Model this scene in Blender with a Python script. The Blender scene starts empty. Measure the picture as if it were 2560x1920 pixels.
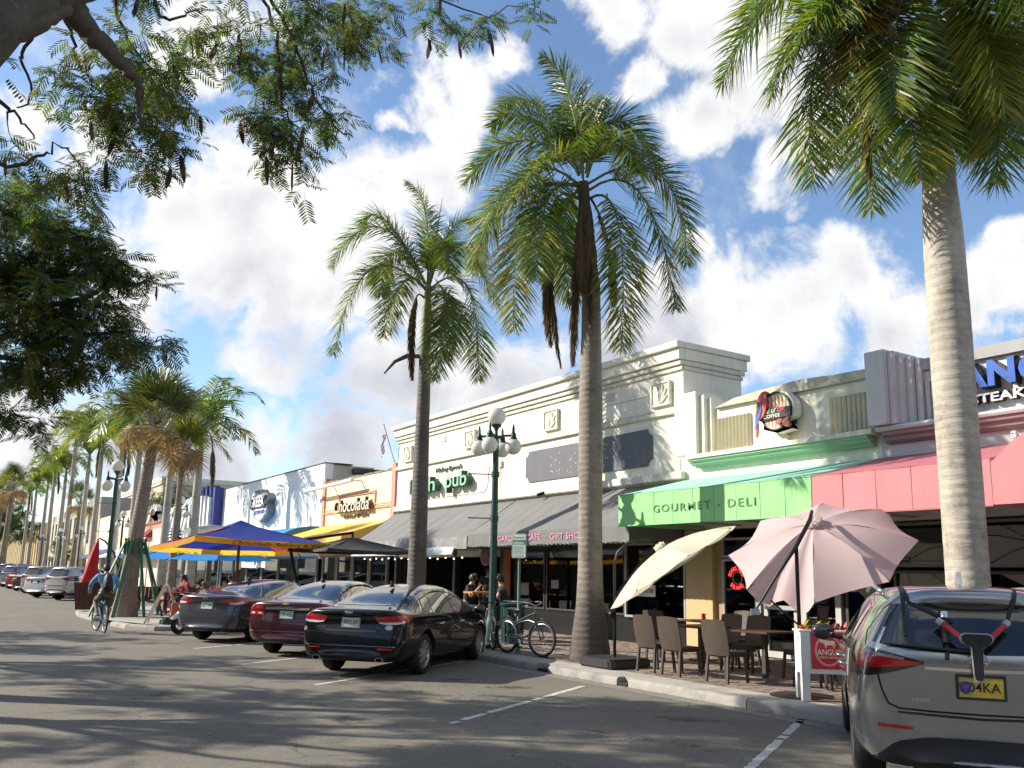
import bpy, bmesh, math, random
import numpy as np
from mathutils import Vector, Matrix
from mathutils.bvhtree import BVHTree
R = math.radians
random.seed(7); np.random.seed(7)
SC = bpy.context.scene
COL = SC.collection

# ------------------------------------------------------------------ camera
cam_d = bpy.data.cameras.new('camera'); cam = bpy.data.objects.new('camera', cam_d); COL.objects.link(cam)
SC.camera = cam
YAW, PITCH, ROLL, EYE = 0.57217424, 0.17757493, 0.01978133, 1.65
_f = Vector((math.sin(YAW)*math.cos(PITCH), math.cos(YAW)*math.cos(PITCH), math.sin(PITCH)))
_r0 = Vector((math.cos(YAW), -math.sin(YAW), 0)); _u0 = _r0.cross(_f)
_r = _r0*math.cos(ROLL)+_u0*math.sin(ROLL); _u = _u0*math.cos(ROLL)-_r0*math.sin(ROLL)
cam.matrix_world = Matrix(((_r.x, _u.x, -_f.x, 0), (_r.y, _u.y, -_f.y, 0), (_r.z, _u.z, -_f.z, EYE), (0, 0, 0, 1)))
cam_d.lens = 36*2160/2560; cam_d.sensor_width = 36; cam_d.shift_y = 90/2560
cam_d.clip_end = 4000; cam_d.clip_start = 0.05

# ------------------------------------------------------------------ light
SUN_DIR = Vector((1, -0.9, -0.79)).normalized()          # direction the light travels
SUN_EL = math.asin(-SUN_DIR.z); SUN_ROT = math.atan2(-SUN_DIR.x, -SUN_DIR.y)
sl = bpy.data.lights.new('sun', 'SUN'); sl.energy = 5.0; sl.angle = R(0.53); sl.color = (1.0, 0.92, 0.79)
so = bpy.data.objects.new('sun', sl); COL.objects.link(so)
so.rotation_euler = SUN_DIR.to_track_quat('-Z', 'Y').to_euler(); so.location = (-20, 18, 20)
SC.view_settings.view_transform = 'Standard'; SC.view_settings.look = 'None'
SC.view_settings.exposure = 0.78; SC.view_settings.gamma = 1.0
SC.cycles.max_bounces = 6; SC.cycles.transparent_max_bounces = 12

# ------------------------------------------------------------------ sky with clouds
W = bpy.data.worlds.new('World'); SC.world = W; W.use_nodes = True
nt = W.node_tree; nt.nodes.clear()
def N(t, **k):
    n = nt.nodes.new(t)
    for a, b in k.items():
        if a[0] == 'i' and a[1:].isdigit(): n.inputs[int(a[1:])].default_value = b
        else: setattr(n, a, b)
    return n
def LK(a, b): nt.links.new(a, b)
def mth(op, a, b=None, c=None):
    n = nt.nodes.new('ShaderNodeMath'); n.operation = op
    for i, v in enumerate((a, b, c)):
        if v is None: continue
        if isinstance(v, (int, float)): n.inputs[i].default_value = v
        else: nt.links.new(v, n.inputs[i])
    return n.outputs[0]
sky = N('ShaderNodeTexSky', sky_type='NISHITA', sun_disc=False, sun_elevation=SUN_EL, sun_rotation=SUN_ROT)
sky.air_density = 1.0; sky.dust_density = 0.25; sky.ozone_density = 3.0
tc = N('ShaderNodeTexCoord'); DV = tc.outputs['Generated']
warp = N('ShaderNodeTexNoise', noise_dimensions='3D'); warp.inputs['Scale'].default_value = 9; warp.inputs['Detail'].default_value = 6
LK(DV, warp.inputs['Vector'])
wv = N('ShaderNodeVectorMath', operation='MULTIPLY_ADD'); LK(warp.outputs['Color'], wv.inputs[0])
wv.inputs[1].default_value = (.13, .13, .13); 
wb = N('ShaderNodeVectorMath', operation='ADD'); LK(DV, wb.inputs[0]); wb.inputs[1].default_value = (-.065, -.065, -.065); LK(wb.outputs[0], wv.inputs[2])
BLOBS = [(0.249, 0.901, 0.354, 0.099), (0.169, 0.918, 0.358, 0.065), (0.343, 0.851, 0.397, 0.084), (0.41, 0.81, 0.418, 0.049), (0.139, 0.943, 0.302, 0.055), (0.302, 0.91, 0.284, 0.066), (0.357, 0.876, 0.324, 0.081), (0.425, 0.859, 0.285, 0.069), (0.415, 0.883, 0.218, 0.06), (0.224, 0.932, 0.284, 0.046), (0.496, 0.84, 0.221, 0.069), (0.256, 0.869, 0.422, 0.034), (0.697, 0.657, 0.285, 0.073), (0.752, 0.592, 0.288, 0.065), (0.782, 0.537, 0.315, 0.046), (0.813, 0.514, 0.272, 0.056), (0.847, 0.447, 0.287, 0.048), (0.85, 0.418, 0.321, 0.027), (0.646, 0.699, 0.305, 0.049), (0.641, 0.728, 0.245, 0.067), (0.675, 0.639, 0.368, 0.024), (0.595, 0.573, 0.563, 0.068), (0.621, 0.625, 0.474, 0.046), (0.647, 0.563, 0.513, 0.067), (0.558, 0.636, 0.533, 0.031), (0.695, 0.576, 0.429, 0.033), (0.509, 0.637, 0.579, 0.037), (0.702, 0.528, 0.478, 0.047), (0.407, 0.749, 0.523, 0.043), (0.391, 0.772, 0.501, 0.03), (0.431, 0.722, 0.541, 0.026), (0.414, 0.776, 0.476, 0.022), (0.154, 0.828, 0.539, 0.046), (0.228, 0.808, 0.543, 0.024), (0.017, 0.906, 0.423, 0.028), (0.075, 0.91, 0.408, 0.037), (0.122, 0.848, 0.516, 0.03), (0.066, 0.988, 0.142, 0.055), (0.142, 0.982, 0.128, 0.039), (0.282, 0.947, 0.151, 0.048), (0.363, 0.922, 0.134, 0.058), (0.223, 0.97, 0.099, 0.063), (0.404, 0.898, 0.172, 0.027), (0.043, 0.994, 0.099, 0.028), (0.365, 0.795, 0.484, 0.015)]
field = None; shade = None
for x, y, z, rr in BLOBS:
    d = N('ShaderNodeVectorMath', operation='DISTANCE'); LK(wv.outputs[0], d.inputs[0]); d.inputs[1].default_value = (x, y, z)
    v = mth('MULTIPLY_ADD', d.outputs['Value'], -1.0/(rr*(1.5 if rr > .044 else 1.4)), 1.0)
    field = v if field is None else mth('SMOOTH_MAX', field, v, 0.10)
big = N('ShaderNodeTexNoise'); LK(DV, big.inputs['Vector']); big.inputs['Scale'].default_value = 2.6; big.inputs['Detail'].default_value = 4
dc = N('ShaderNodeVectorMath', operation='DISTANCE'); LK(DV, dc.inputs[0]); dc.inputs[1].default_value = (0.52, 0.78, 0.34)
away = N('ShaderNodeMapRange'); LK(dc.outputs['Value'], away.inputs['Value']); away.inputs['From Min'].default_value = .62; away.inputs['From Max'].default_value = .85
away.inputs['To Min'].default_value = -1.5; away.inputs['To Max'].default_value = 0
outside = mth('ADD', mth('MULTIPLY_ADD', big.outputs['Fac'], 3.0, -1.35), away.outputs['Result'])
field = mth('MAXIMUM', field, outside)
nz = N('ShaderNodeTexNoise'); LK(DV, nz.inputs['Vector']); nz.inputs['Scale'].default_value = 12; nz.inputs['Detail'].default_value = 12; nz.inputs['Roughness'].default_value = .64; nz.inputs['Distortion'].default_value = .25
dens = mth('ADD', field, mth('MULTIPLY_ADD', nz.outputs['Fac'], 1.9, -.97))
cm = N('ShaderNodeMapRange', interpolation_type='SMOOTHSTEP'); LK(dens, cm.inputs['Value']); cm.inputs['From Min'].default_value = .08; cm.inputs['From Max'].default_value = .58
wisp = N('ShaderNodeTexNoise'); LK(DV, wisp.inputs['Vector']); wisp.inputs['Scale'].default_value = 5; wisp.inputs['Detail'].default_value = 8; wisp.inputs['Roughness'].default_value = .62; wisp.inputs['Distortion'].default_value = .8
wm = N('ShaderNodeMapRange', interpolation_type='SMOOTHSTEP'); LK(wisp.outputs['Fac'], wm.inputs['Value']); wm.inputs['From Min'].default_value = .50; wm.inputs['From Max'].default_value = .80; wm.inputs['To Max'].default_value = .45
sep = N('ShaderNodeSeparateXYZ'); LK(DV, sep.inputs[0])
hz = N('ShaderNodeMapRange', interpolation_type='SMOOTHSTEP'); LK(sep.outputs['Z'], hz.inputs['Value']); hz.inputs['From Min'].default_value = 0; hz.inputs['From Max'].default_value = .22; hz.inputs['To Min'].default_value = .25; hz.inputs['To Max'].default_value = 0
mask = mth('MAXIMUM', mth('MAXIMUM', cm.outputs['Result'], wm.outputs['Result']), hz.outputs['Result'])
# thick parts turn lavender grey
gn = N('ShaderNodeTexNoise'); LK(DV, gn.inputs['Vector']); gn.inputs['Scale'].default_value = 7.5; gn.inputs['Detail'].default_value = 6; gn.inputs['Roughness'].default_value = .5; gn.inputs['Distortion'].default_value = .3
lowz = N('ShaderNodeMapRange'); LK(sep.outputs['Z'], lowz.inputs['Value']); lowz.inputs['From Min'].default_value = .42; lowz.inputs['From Max'].default_value = .2; lowz.inputs['To Min'].default_value = -.25; lowz.inputs['To Max'].default_value = .3
gf = N('ShaderNodeMapRange', interpolation_type='SMOOTHSTEP')
LK(mth('ADD', mth('ADD', mth('MULTIPLY', dens, .40), mth('MULTIPLY_ADD', gn.outputs['Fac'], 2.2, -1.14)), lowz.outputs['Result']), gf.inputs['Value'])
gf.inputs['From Min'].default_value = .05; gf.inputs['From Max'].default_value = 1.0
cc = N('ShaderNodeMixRGB'); LK(gf.outputs['Result'], cc.inputs[0]); cc.inputs[1].default_value = (1.0, 1.0, 1.0, 1); cc.inputs[2].default_value = (.52, .545, .64, 1)
b1 = N('ShaderNodeBackground'); b2 = N('ShaderNodeBackground')
sg = N('ShaderNodeGamma'); LK(sky.outputs[0], sg.inputs[0]); sg.inputs[1].default_value = 1.0
LK(sg.outputs[0], b1.inputs[0]); b1.inputs[1].default_value = 0.118
LK(cc.outputs[0], b2.inputs[0]); b2.inputs[1].default_value = 0.60
mx = N('ShaderNodeMixShader'); LK(mask, mx.inputs[0]); LK(b1.outputs[0], mx.inputs[1]); LK(b2.outputs[0], mx.inputs[2])
wo = N('ShaderNodeOutputWorld'); LK(mx.outputs[0], wo.inputs[0])

# ------------------------------------------------------------------ materials
_M = {}
def mat(name, col, rough=.6, metal=0.0, var=.12, vscale=3.0, bump=0.0, bscale=60.0, spec=.5, coat=0.0, emit=0.0, dirt=None, trans=0.0, aniso_z=1.0, streak=0.0):
    """Principled material: base colour varied by noise, optional bump, dirt blotches and rain streaks."""
    if name in _M: return _M[name]
    m = bpy.data.materials.new(name); m.use_nodes = True; t = m.node_tree; n = t.nodes; l = t.links
    p = n['Principled BSDF']; p.inputs['Roughness'].default_value = rough; p.inputs['Metallic'].default_value = metal
    p.inputs['Specular IOR Level'].default_value = spec
    p.inputs['Coat Weight'].default_value = coat; p.inputs['Coat Roughness'].default_value = .03
    co = n.new('ShaderNodeTexCoord'); mp = n.new('ShaderNodeMapping'); l.new(co.outputs['Object'], mp.inputs[0])
    mp.inputs['Scale'].default_value = (1, 1, aniso_z)
    nz = n.new('ShaderNodeTexNoise'); nz.inputs['Scale'].default_value = vscale; nz.inputs['Detail'].default_value = 6; nz.inputs['Roughness'].default_value = .6
    l.new(mp.outputs[0], nz.inputs['Vector'])
    mr = n.new('ShaderNodeMapRange'); l.new(nz.outputs['Fac'], mr.inputs['Value'])
    mr.inputs['From Min'].default_value = .3; mr.inputs['From Max'].default_value = .7
    mr.inputs['To Min'].default_value = 1-var; mr.inputs['To Max'].default_value = 1+var
    vm = n.new('ShaderNodeVectorMath'); vm.operation = 'SCALE'; vm.inputs[0].default_value = col[:3]; l.new(mr.outputs[0], vm.inputs['Scale'])
    out = vm.outputs[0]
    if dirt:
        dn = n.new('ShaderNodeTexNoise'); dn.inputs['Scale'].default_value = dirt[1]; dn.inputs['Detail'].default_value = 8; dn.inputs['Roughness'].default_value = .7
        l.new(mp.outputs[0], dn.inputs['Vector'])
        dr = n.new('ShaderNodeMapRange'); l.new(dn.outputs['Fac'], dr.inputs['Value']); dr.inputs['From Min'].default_value = .5; dr.inputs['From Max'].default_value = .75; dr.inputs['To Max'].default_value = dirt[2]
        mxr = n.new('ShaderNodeMixRGB'); l.new(dr.outputs[0], mxr.inputs[0]); l.new(out, mxr.inputs[1]); mxr.inputs[2].default_value = (*dirt[0], 1); out = mxr.outputs[0]
    if streak:
        m2 = n.new('ShaderNodeMapping'); l.new(co.outputs['Object'], m2.inputs[0]); m2.inputs['Scale'].default_value = (7, 7, .35)
        sn = n.new('ShaderNodeTexNoise'); sn.inputs['Scale'].default_value = 1; sn.inputs['Detail'].default_value = 5; l.new(m2.outputs[0], sn.inputs['Vector'])
        sr = n.new('ShaderNodeMapRange'); l.new(sn.outputs['Fac'], sr.inputs['Value']); sr.inputs['From Min'].default_value = .5; sr.inputs['From Max'].default_value = .8; sr.inputs['To Max'].default_value = streak
        ms = n.new('ShaderNodeMixRGB'); l.new(sr.outputs[0], ms.inputs[0]); l.new(out, ms.inputs[1]); ms.inputs[2].default_value = (col[0]*.45, col[1]*.43, col[2]*.4, 1); out = ms.outputs[0]
    l.new(out, p.inputs['Base Color'])
    if emit:
        p.inputs['Emission Color'].default_value = (*col[:3], 1); p.inputs['Emission Strength'].default_value = emit
    if bump:
        bn = n.new('ShaderNodeTexNoise'); bn.inputs['Scale'].default_value = bscale; bn.inputs['Detail'].default_value = 4; l.new(mp.outputs[0], bn.inputs['Vector'])
        b = n.new('ShaderNodeBump'); b.inputs['Strength'].default_value = bump; b.inputs['Distance'].default_value = .02; l.new(bn.outputs['Fac'], b.inputs['Height']); l.new(b.outputs[0], p.inputs['Normal'])
    if trans:
        tr = n.new('ShaderNodeBsdfTranslucent'); l.new(out, tr.inputs[0]); mxs = n.new('ShaderNodeMixShader'); mxs.inputs[0].default_value = trans
        o = n['Material Output']; l.new(p.outputs[0], mxs.inputs[1]); l.new(tr.outputs[0], mxs.inputs[2]); l.new(mxs.outputs[0], o.inputs[0])
    _M[name] = m; return m
def glass(name, tint=(.5, .55, .55), clear=.45):
    if name in _M: return _M[name]
    m = bpy.data.materials.new(name); m.use_nodes = True; n = m.node_tree.nodes; l = m.node_tree.links
    n.remove(n['Principled BSDF']); g = n.new('ShaderNodeBsdfGlossy'); g.inputs['Roughness'].default_value = .02; g.inputs['Color'].default_value = (.9, .95, .95, 1)
    t = n.new('ShaderNodeBsdfTransparent'); t.inputs[0].default_value = (*[c*clear*2 for c in tint], 1)
    f = n.new('ShaderNodeFresnel'); f.inputs[0].default_value = 1.55; x = n.new('ShaderNodeMixShader')
    l.new(f.outputs[0], x.inputs[0]); l.new(t.outputs[0], x.inputs[1]); l.new(g.outputs[0], x.inputs[2]); l.new(x.outputs[0], n['Material Output'].inputs[0])
    _M[name] = m; return m

# ------------------------------------------------------------------ mesh helpers
class MB:
    def __init__(s): s.v = []; s.f = []; s.m = []
    def add(s, vs, fs, m=0):
        o = len(s.v); s.v += [tuple(v) for v in vs]; s.f += [tuple(i+o for i in f) for f in fs]; s.m += [m]*len(fs); return s
    def box(s, x0, x1, y0, y1, z0, z1, m=0):
        return s.add([(x0,y0,z0),(x1,y0,z0),(x1,y1,z0),(x0,y1,z0),(x0,y0,z1),(x1,y0,z1),(x1,y1,z1),(x0,y1,z1)],
                     [(0,3,2,1),(4,5,6,7),(0,1,5,4),(1,2,6,5),(2,3,7,6),(3,0,4,7)], m)
    def obox(s, c, ax, ay, az, m=0):
        """box from centre and three half-axis vectors"""
        c = Vector(c); ax, ay, az = Vector(ax), Vector(ay), Vector(az)
        vs = [c+ax*i+ay*j+az*k for k in (-1, 1) for i, j in ((-1,-1),(1,-1),(1,1),(-1,1))]
        return s.add(vs, [(0,3,2,1),(4,5,6,7),(0,1,5,4),(1,2,6,5),(2,3,7,6),(3,0,4,7)], m)
    def bar(s, a, b, w, h=None, up=(0,0,1), m=0):
        a, b = Vector(a), Vector(b); d = (b-a); h = w if h is None else h
        n = d.normalized(); u = Vector(up)
        if abs(n.dot(u)) > .98: u = Vector((1,0,0))
        r = n.cross(u).normalized(); u = r.cross(n)
        return s.obox((a+b)/2, d/2, r*w/2, u*h/2, m)
    def tube(s, pts, r, n=8, m=0, cap=True):
        pts = [Vector(p) for p in pts]; rs = r if isinstance(r, (list, tuple)) else [r]*len(pts)
        o = len(s.v); ref = None
        for i, p in enumerate(pts):
            t = (pts[min(i+1, len(pts)-1)]-pts[max(i-1, 0)]).normalized()
            if ref is None: ref = Vector((0,0,1)) if abs(t.z) < .9 else Vector((1,0,0))
            a = t.cross(ref); 
            if a.length < 1e-4: a = t.cross(Vector((0,1,0)))
            a.normalize(); b = a.cross(t); ref = b
            for k in range(n):
                th = 2*math.pi*k/n; s.v.append(tuple(p+(a*math.cos(th)+b*math.sin(th))*rs[i]))
        for i in range(len(pts)-1):
            for k in range(n):
                s.f.append((o+i*n+k, o+i*n+(k+1)%n, o+(i+1)*n+(k+1)%n, o+(i+1)*n+k)); s.m.append(m)
        if cap:
            s.f.append(tuple(o+k for k in range(n))[::-1]); s.m.append(m)
            s.f.append(tuple(o+(len(pts)-1)*n+k for k in range(n))); s.m.append(m)
        return s
    def lathe(s, prof, c=(0,0,0), n=16, axis='z', m=0, cap=True):
        """prof: (radius, height) pairs about an axis through c"""
        o = len(s.v)
        for r, h in prof:
            for k in range(n):
                t = 2*math.pi*k/n; a, b = r*math.cos(t), r*math.sin(t)
                q = (a, b, h) if axis == 'z' else ((h, a, b) if axis == 'x' else (b, h, a))
                s.v.append((c[0]+q[0], c[1]+q[1], c[2]+q[2]))
        for i in range(len(prof)-1):
            for k in range(n):
                s.f.append((o+i*n+k, o+i*n+(k+1)%n, o+(i+1)*n+(k+1)%n, o+(i+1)*n+k)); s.m.append(m)
        if cap and tuple(prof[0]) != tuple(prof[-1]) and prof[0][0] > 1e-3: s.f.append(tuple(o+k for k in range(n))[::-1]); s.m.append(m)
        if cap and tuple(prof[0]) != tuple(prof[-1]) and prof[-1][0] > 1e-3: s.f.append(tuple(o+(len(prof)-1)*n+k for k in range(n))); s.m.append(m)
        return s
    def sphere(s, c, r, n=14, m=0, sq=(1,1,1)):
        o = len(s.v); k = n//2
        for i in range(k+1):
            th = math.pi*i/k
            for j in range(n):
                ph = 2*math.pi*j/n; s.v.append((c[0]+r*sq[0]*math.sin(th)*math.cos(ph), c[1]+r*sq[1]*math.sin(th)*math.sin(ph), c[2]+r*sq[2]*math.cos(th)))
        for i in range(k):
            for j in range(n): s.f.append((o+i*n+j, o+(i+1)*n+j, o+(i+1)*n+(j+1)%n, o+i*n+(j+1)%n)); s.m.append(m)
        return s
    def prism(s, poly, a, b, axis='x', m=0):
        """extrude a 2-D polygon along an axis from a to b; poly in the other two axes (yz, xz or xy)"""
        n = len(poly); f = {'x': lambda p, h: (h, p[0], p[1]), 'y': lambda p, h: (p[0], h, p[1]), 'z': lambda p, h: (p[0], p[1], h)}[axis]
        return s.add([f(p, a) for p in poly]+[f(p, b) for p in poly],
                     [tuple(range(n)), tuple(range(2*n-1, n-1, -1))]+[(i, i+n, (i+1) % n+n, (i+1) % n) for i in range(n)], m)
    def build(s, name, mats, parent=None, smooth=False, world=False, bevel=0.0, loc=None, rot=None, recalc=True):
        me = bpy.data.meshes.new(name); me.from_pydata(s.v, [], s.f)
        if not isinstance(mats, (list, tuple)): mats = [mats]
        for k in mats: me.materials.append(k)
        if len(mats) > 1: me.polygons.foreach_set('material_index', s.m)
        if recalc and len(s.f) < 60000:
            bm = bmesh.new(); bm.from_mesh(me); bmesh.ops.recalc_face_normals(bm, faces=bm.faces)
            if bevel: bmesh.ops.bevel(bm, geom=[e for e in bm.edges if len(e.link_faces) == 2 and e.calc_face_angle(0) > .5], offset=bevel, segments=2, affect='EDGES', clamp_overlap=True)
            bm.to_mesh(me); bm.free()
        if smooth:
            me.polygons.foreach_set('use_smooth', [True]*len(me.polygons))
            if smooth != 'full': me.set_sharp_from_angle(angle=R(38))
        return obj(name, me, parent, world, loc, rot)
WOFF = {}
def obj(name, data, parent=None, world=False, loc=None, rot=None):
    o = bpy.data.objects.new(name, data); COL.objects.link(o)
    if parent is not None:
        o.parent = parent
        if world: o.location = -WOFF.get(parent.name, Vector((0, 0, 0)))
        WOFF[o.name] = WOFF.get(parent.name, Vector((0,0,0)))+Vector(o.location) if world else WOFF.get(parent.name, Vector((0,0,0)))
    if loc is not None: o.location = loc
    if rot is not None: o.rotation_euler = rot
    if parent is None and loc is not None: WOFF[o.name] = Vector(loc)
    return o
def tag(o, label=None, cat=None, group=None, kind=None):
    if label: o['label'] = label
    if cat: o['category'] = cat
    if group: o['group'] = group
    if kind: o['kind'] = kind
    return o
def thing(name, label, cat, loc=(0,0,0), rz=0.0, group=None):
    o = obj(name, None, loc=loc, rot=(0, 0, rz)); o.empty_display_size = .2
    return tag(o, label, cat, group)
def copy_tree(o, loc=None, rz=None, label=None, group=None, parent=None):
    c = o.copy(); COL.objects.link(c); c.parent = parent
    if loc is not None: c.location = loc
    if rz is not None: c.rotation_euler = (0, 0, rz)
    if label: c['label'] = label
    if group: c['group'] = group
    for k in list(o.children): copy_tree(k, parent=c)
    return c
_txt_cache = {}
def text_mesh(s, bold=0.0, depth=.01, shear=0.0, spacing=1.0):
    key = (s, bold, depth, shear, spacing)
    if key in _txt_cache: return _txt_cache[key]
    c = bpy.data.curves.new('t', 'FONT'); c.body = s; c.offset = bold; c.extrude = depth; c.resolution_u = 3; c.shear = shear; c.space_character = spacing
    o = bpy.data.objects.new('t', c); COL.objects.link(o); dg = bpy.context.evaluated_depsgraph_get(); dg.update()
    me = bpy.data.meshes.new_from_object(o.evaluated_get(dg)); bpy.data.objects.remove(o)
    _txt_cache[key] = me; return me
def text(name, s, m, origin, width, height, parent=None, depth=.01, bold=0.0, xa=(0,-1,0), ya=(0,0,1), world=False, shear=0.0, spacing=1.0, rot=0.0):
    """flat or raised lettering: origin is the lower-left corner, xa the reading direction"""
    me = text_mesh(s, bold, depth, shear, spacing).copy()
    n = len(me.vertices); a = np.empty(n*3); me.vertices.foreach_get('co', a); a = a.reshape(-1, 3)
    lo, hi = a.min(0), a.max(0)
    a[:, 0] = (a[:, 0]-lo[0])/(hi[0]-lo[0])*width
    hh = height if height else width*(hi[1]-lo[1])/(hi[0]-lo[0])
    a[:, 1] = (a[:, 1]-lo[1])/(hi[1]-lo[1])*hh
    a[:, 2] = (a[:, 2]-lo[2])/max(1e-6, hi[2]-lo[2])*depth
    X, Y = Vector(xa).normalized(), Vector(ya).normalized(); Z = X.cross(Y)
    if rot:
        c, s_ = math.cos(rot), math.sin(rot); X, Y = X*c+Y*s_, Y*c-X*s_
    b = np.outer(a[:, 0], X)+np.outer(a[:, 1], Y)+np.outer(a[:, 2], Z)+np.array(origin)
    me.vertices.foreach_set('co', b.ravel()); me.materials.clear(); me.materials.append(m); me.update()
    return obj(name, me, parent, world)

# ------------------------------------------------------------------ ground
def asphalt():
    m = mat('asphalt', (.168, .150, .120), .82, var=.14, vscale=.55, bump=.5, bscale=90, spec=.35)
    t = m.node_tree; n, l = t.nodes, t.links; p = n['Principled BSDF']; base = p.inputs['Base Color'].links[0].from_socket
    co = n.new('ShaderNodeTexCoord')
    def mixin(fac, col, src):
        x = n.new('ShaderNodeMixRGB'); l.new(fac, x.inputs[0]); l.new(src, x.inputs[1]); x.inputs[2].default_value = (*col, 1); return x.outputs[0]
    v = n.new('ShaderNodeTexVoronoi'); v.inputs['Scale'].default_value = 70; l.new(co.outputs['Object'], v.inputs['Vector'])
    s1 = n.new('ShaderNodeSeparateColor'); l.new(v.outputs['Color'], s1.inputs[0])
    r1 = n.new('ShaderNodeMapRange'); l.new(s1.outputs[0], r1.inputs['Value']); r1.inputs['From Min'].default_value = .72; r1.inputs['From Max'].default_value = 1; r1.inputs['To Max'].default_value = .55
    base = mixin(r1.outputs[0], (.27, .25, .21), base)
    r1b = n.new('ShaderNodeMapRange'); l.new(s1.outputs[1], r1b.inputs['Value']); r1b.inputs['From Min'].default_value = .75; r1b.inputs['From Max'].default_value = 1; r1b.inputs['To Max'].default_value = .5
    base = mixin(r1b.outputs[0], (.05, .05, .048), base)
    w = n.new('ShaderNodeTexNoise'); w.inputs['Scale'].default_value = 1.6; w.inputs['Detail'].default_value = 7; l.new(co.outputs['Object'], w.inputs['Vector'])
    va = n.new('ShaderNodeVectorMath'); va.operation = 'MULTIPLY_ADD'; l.new(w.outputs['Color'], va.inputs[0]); va.inputs[1].default_value = (.9,.9,.9); l.new(co.outputs['Object'], va.inputs[2])
    cr = n.new('ShaderNodeTexVoronoi'); cr.feature = 'DISTANCE_TO_EDGE'; cr.inputs['Scale'].default_value = .33; l.new(va.outputs[0], cr.inputs['Vector'])
    rc = n.new('ShaderNodeMapRange'); l.new(cr.outputs['Distance'], rc.inputs['Value']); rc.inputs['From Min'].default_value = .0040; rc.inputs['From Max'].default_value = .0008; rc.inputs['To Max'].default_value = .6
    base = mixin(rc.outputs[0], (.018, .017, .016), base)
    st = n.new('ShaderNodeTexNoise'); st.inputs['Scale'].default_value = .45; st.inputs['Detail'].default_value = 9; st.inputs['Roughness'].default_value = .72; l.new(co.outputs['Object'], st.inputs['Vector'])
    rs = n.new('ShaderNodeMapRange'); l.new(st.outputs['Fac'], rs.inputs['Value']); rs.inputs['From Min'].default_value = .56; rs.inputs['From Max'].default_value = .74; rs.inputs['To Max'].default_value = .6
    base = mixin(rs.outputs[0], (.075, .071, .063), base)
    l.new(base, p.inputs['Base Color']); return m
ASPH = asphalt()
CONC = mat('concrete', (.36, .34, .30), .85, var=.14, vscale=2.2, bump=.25, bscale=45, dirt=((.13, .12, .11), 1.7, .7))
CONC2 = mat('kerb concrete', (.30, .28, .25), .85, var=.16, vscale=3.2, bump=.3, bscale=40, dirt=((.08, .075, .07), 2.6, .8))
def ground_sheet(name, x0, x1, y0, y1, z, m, nx=1, ny=1, kind='structure'):
    b = MB(); b.add([(x0,y0,z),(x1,y0,z),(x1,y1,z),(x0,y1,z)], [(0,1,2,3)]); o = b.build(name, m); tag(o, kind=kind); return o
ground_sheet('ground', -900, 900, -300, 1500, -.006, mat('far ground', (.12, .11, .09), .9, vscale=.2))
ground_sheet('road', -9, 9.0, -30, 420, 0, ASPH)
GL = mat('white road paint', (.55, .54, .50), .7, var=.2, vscale=9, dirt=((.09, .088, .08), 9, .95), bump=.2, bscale=80)
def stripes():
    """worn bay lines between the parking bays"""
    d = Vector((math.cos(.535), math.sin(.535), 0)); s = Vector((-d.y, d.x, 0))
    rnd = random.Random(3)
    for x0, y0, ln in ((4.96, 8.85, 4.0), (5.4, 5.15, 4.1), (4.78, 12.64, 4.6), (4.62, 15.85, 4.9), (4.6, 19.3, 4.8)):
        b = MB(); n = 44; w = .052
        for k in range(n):
            if rnd.random() < .07: continue
            a = Vector((x0, y0, .004))+d*(ln*k/n); c = a+d*(ln/n)*.985
            w1, w2 = w*rnd.uniform(.75, 1.05), w*rnd.uniform(.75, 1.05)
            b.add([a-s*w1, c-s*w1, c+s*w2, a+s*w2], [(0,1,2,3)])
        tag(b.build('parking_line', GL), kind='structure')
stripes()
def stain_mat():
    m = bpy.data.materials.new('oil stain'); m.use_nodes = True; n = m.node_tree.nodes; l = m.node_tree.links; p = n['Principled BSDF']; p.inputs['Base Color'].default_value = (.022, .020, .018, 1); p.inputs['Roughness'].default_value = .5
    co = n.new('ShaderNodeTexCoord'); ln = n.new('ShaderNodeVectorMath'); ln.operation = 'LENGTH'; l.new(co.outputs['Object'], ln.inputs[0])
    g = n.new('ShaderNodeTexNoise'); g.inputs['Scale'].default_value = 3.2; g.inputs['Detail'].default_value = 8; g.inputs['Roughness'].default_value = .7; l.new(co.outputs['Object'], g.inputs['Vector'])
    a = n.new('ShaderNodeMath'); a.operation = 'MULTIPLY_ADD'; l.new(g.outputs['Fac'], a.inputs[0]); a.inputs[1].default_value = 2.2; a.inputs[2].default_value = -.62
    b = n.new('ShaderNodeMath'); b.operation = 'SUBTRACT'; l.new(a.outputs[0], b.inputs[0]); l.new(ln.outputs['Value'], b.inputs[1])
    r = n.new('ShaderNodeMapRange'); r.interpolation_type = 'SMOOTHSTEP'; l.new(b.outputs[0], r.inputs['Value']); r.inputs['From Max'].default_value = .5; r.inputs['To Max'].default_value = .55
    t = n.new('ShaderNodeBsdfTransparent'); x = n.new('ShaderNodeMixShader'); l.new(r.outputs[0], x.inputs[0]); l.new(t.outputs[0], x.inputs[1]); l.new(p.outputs[0], x.inputs[2]); l.new(x.outputs[0], n['Material Output'].inputs[0]); return m
STAIN = stain_mat()
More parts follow.
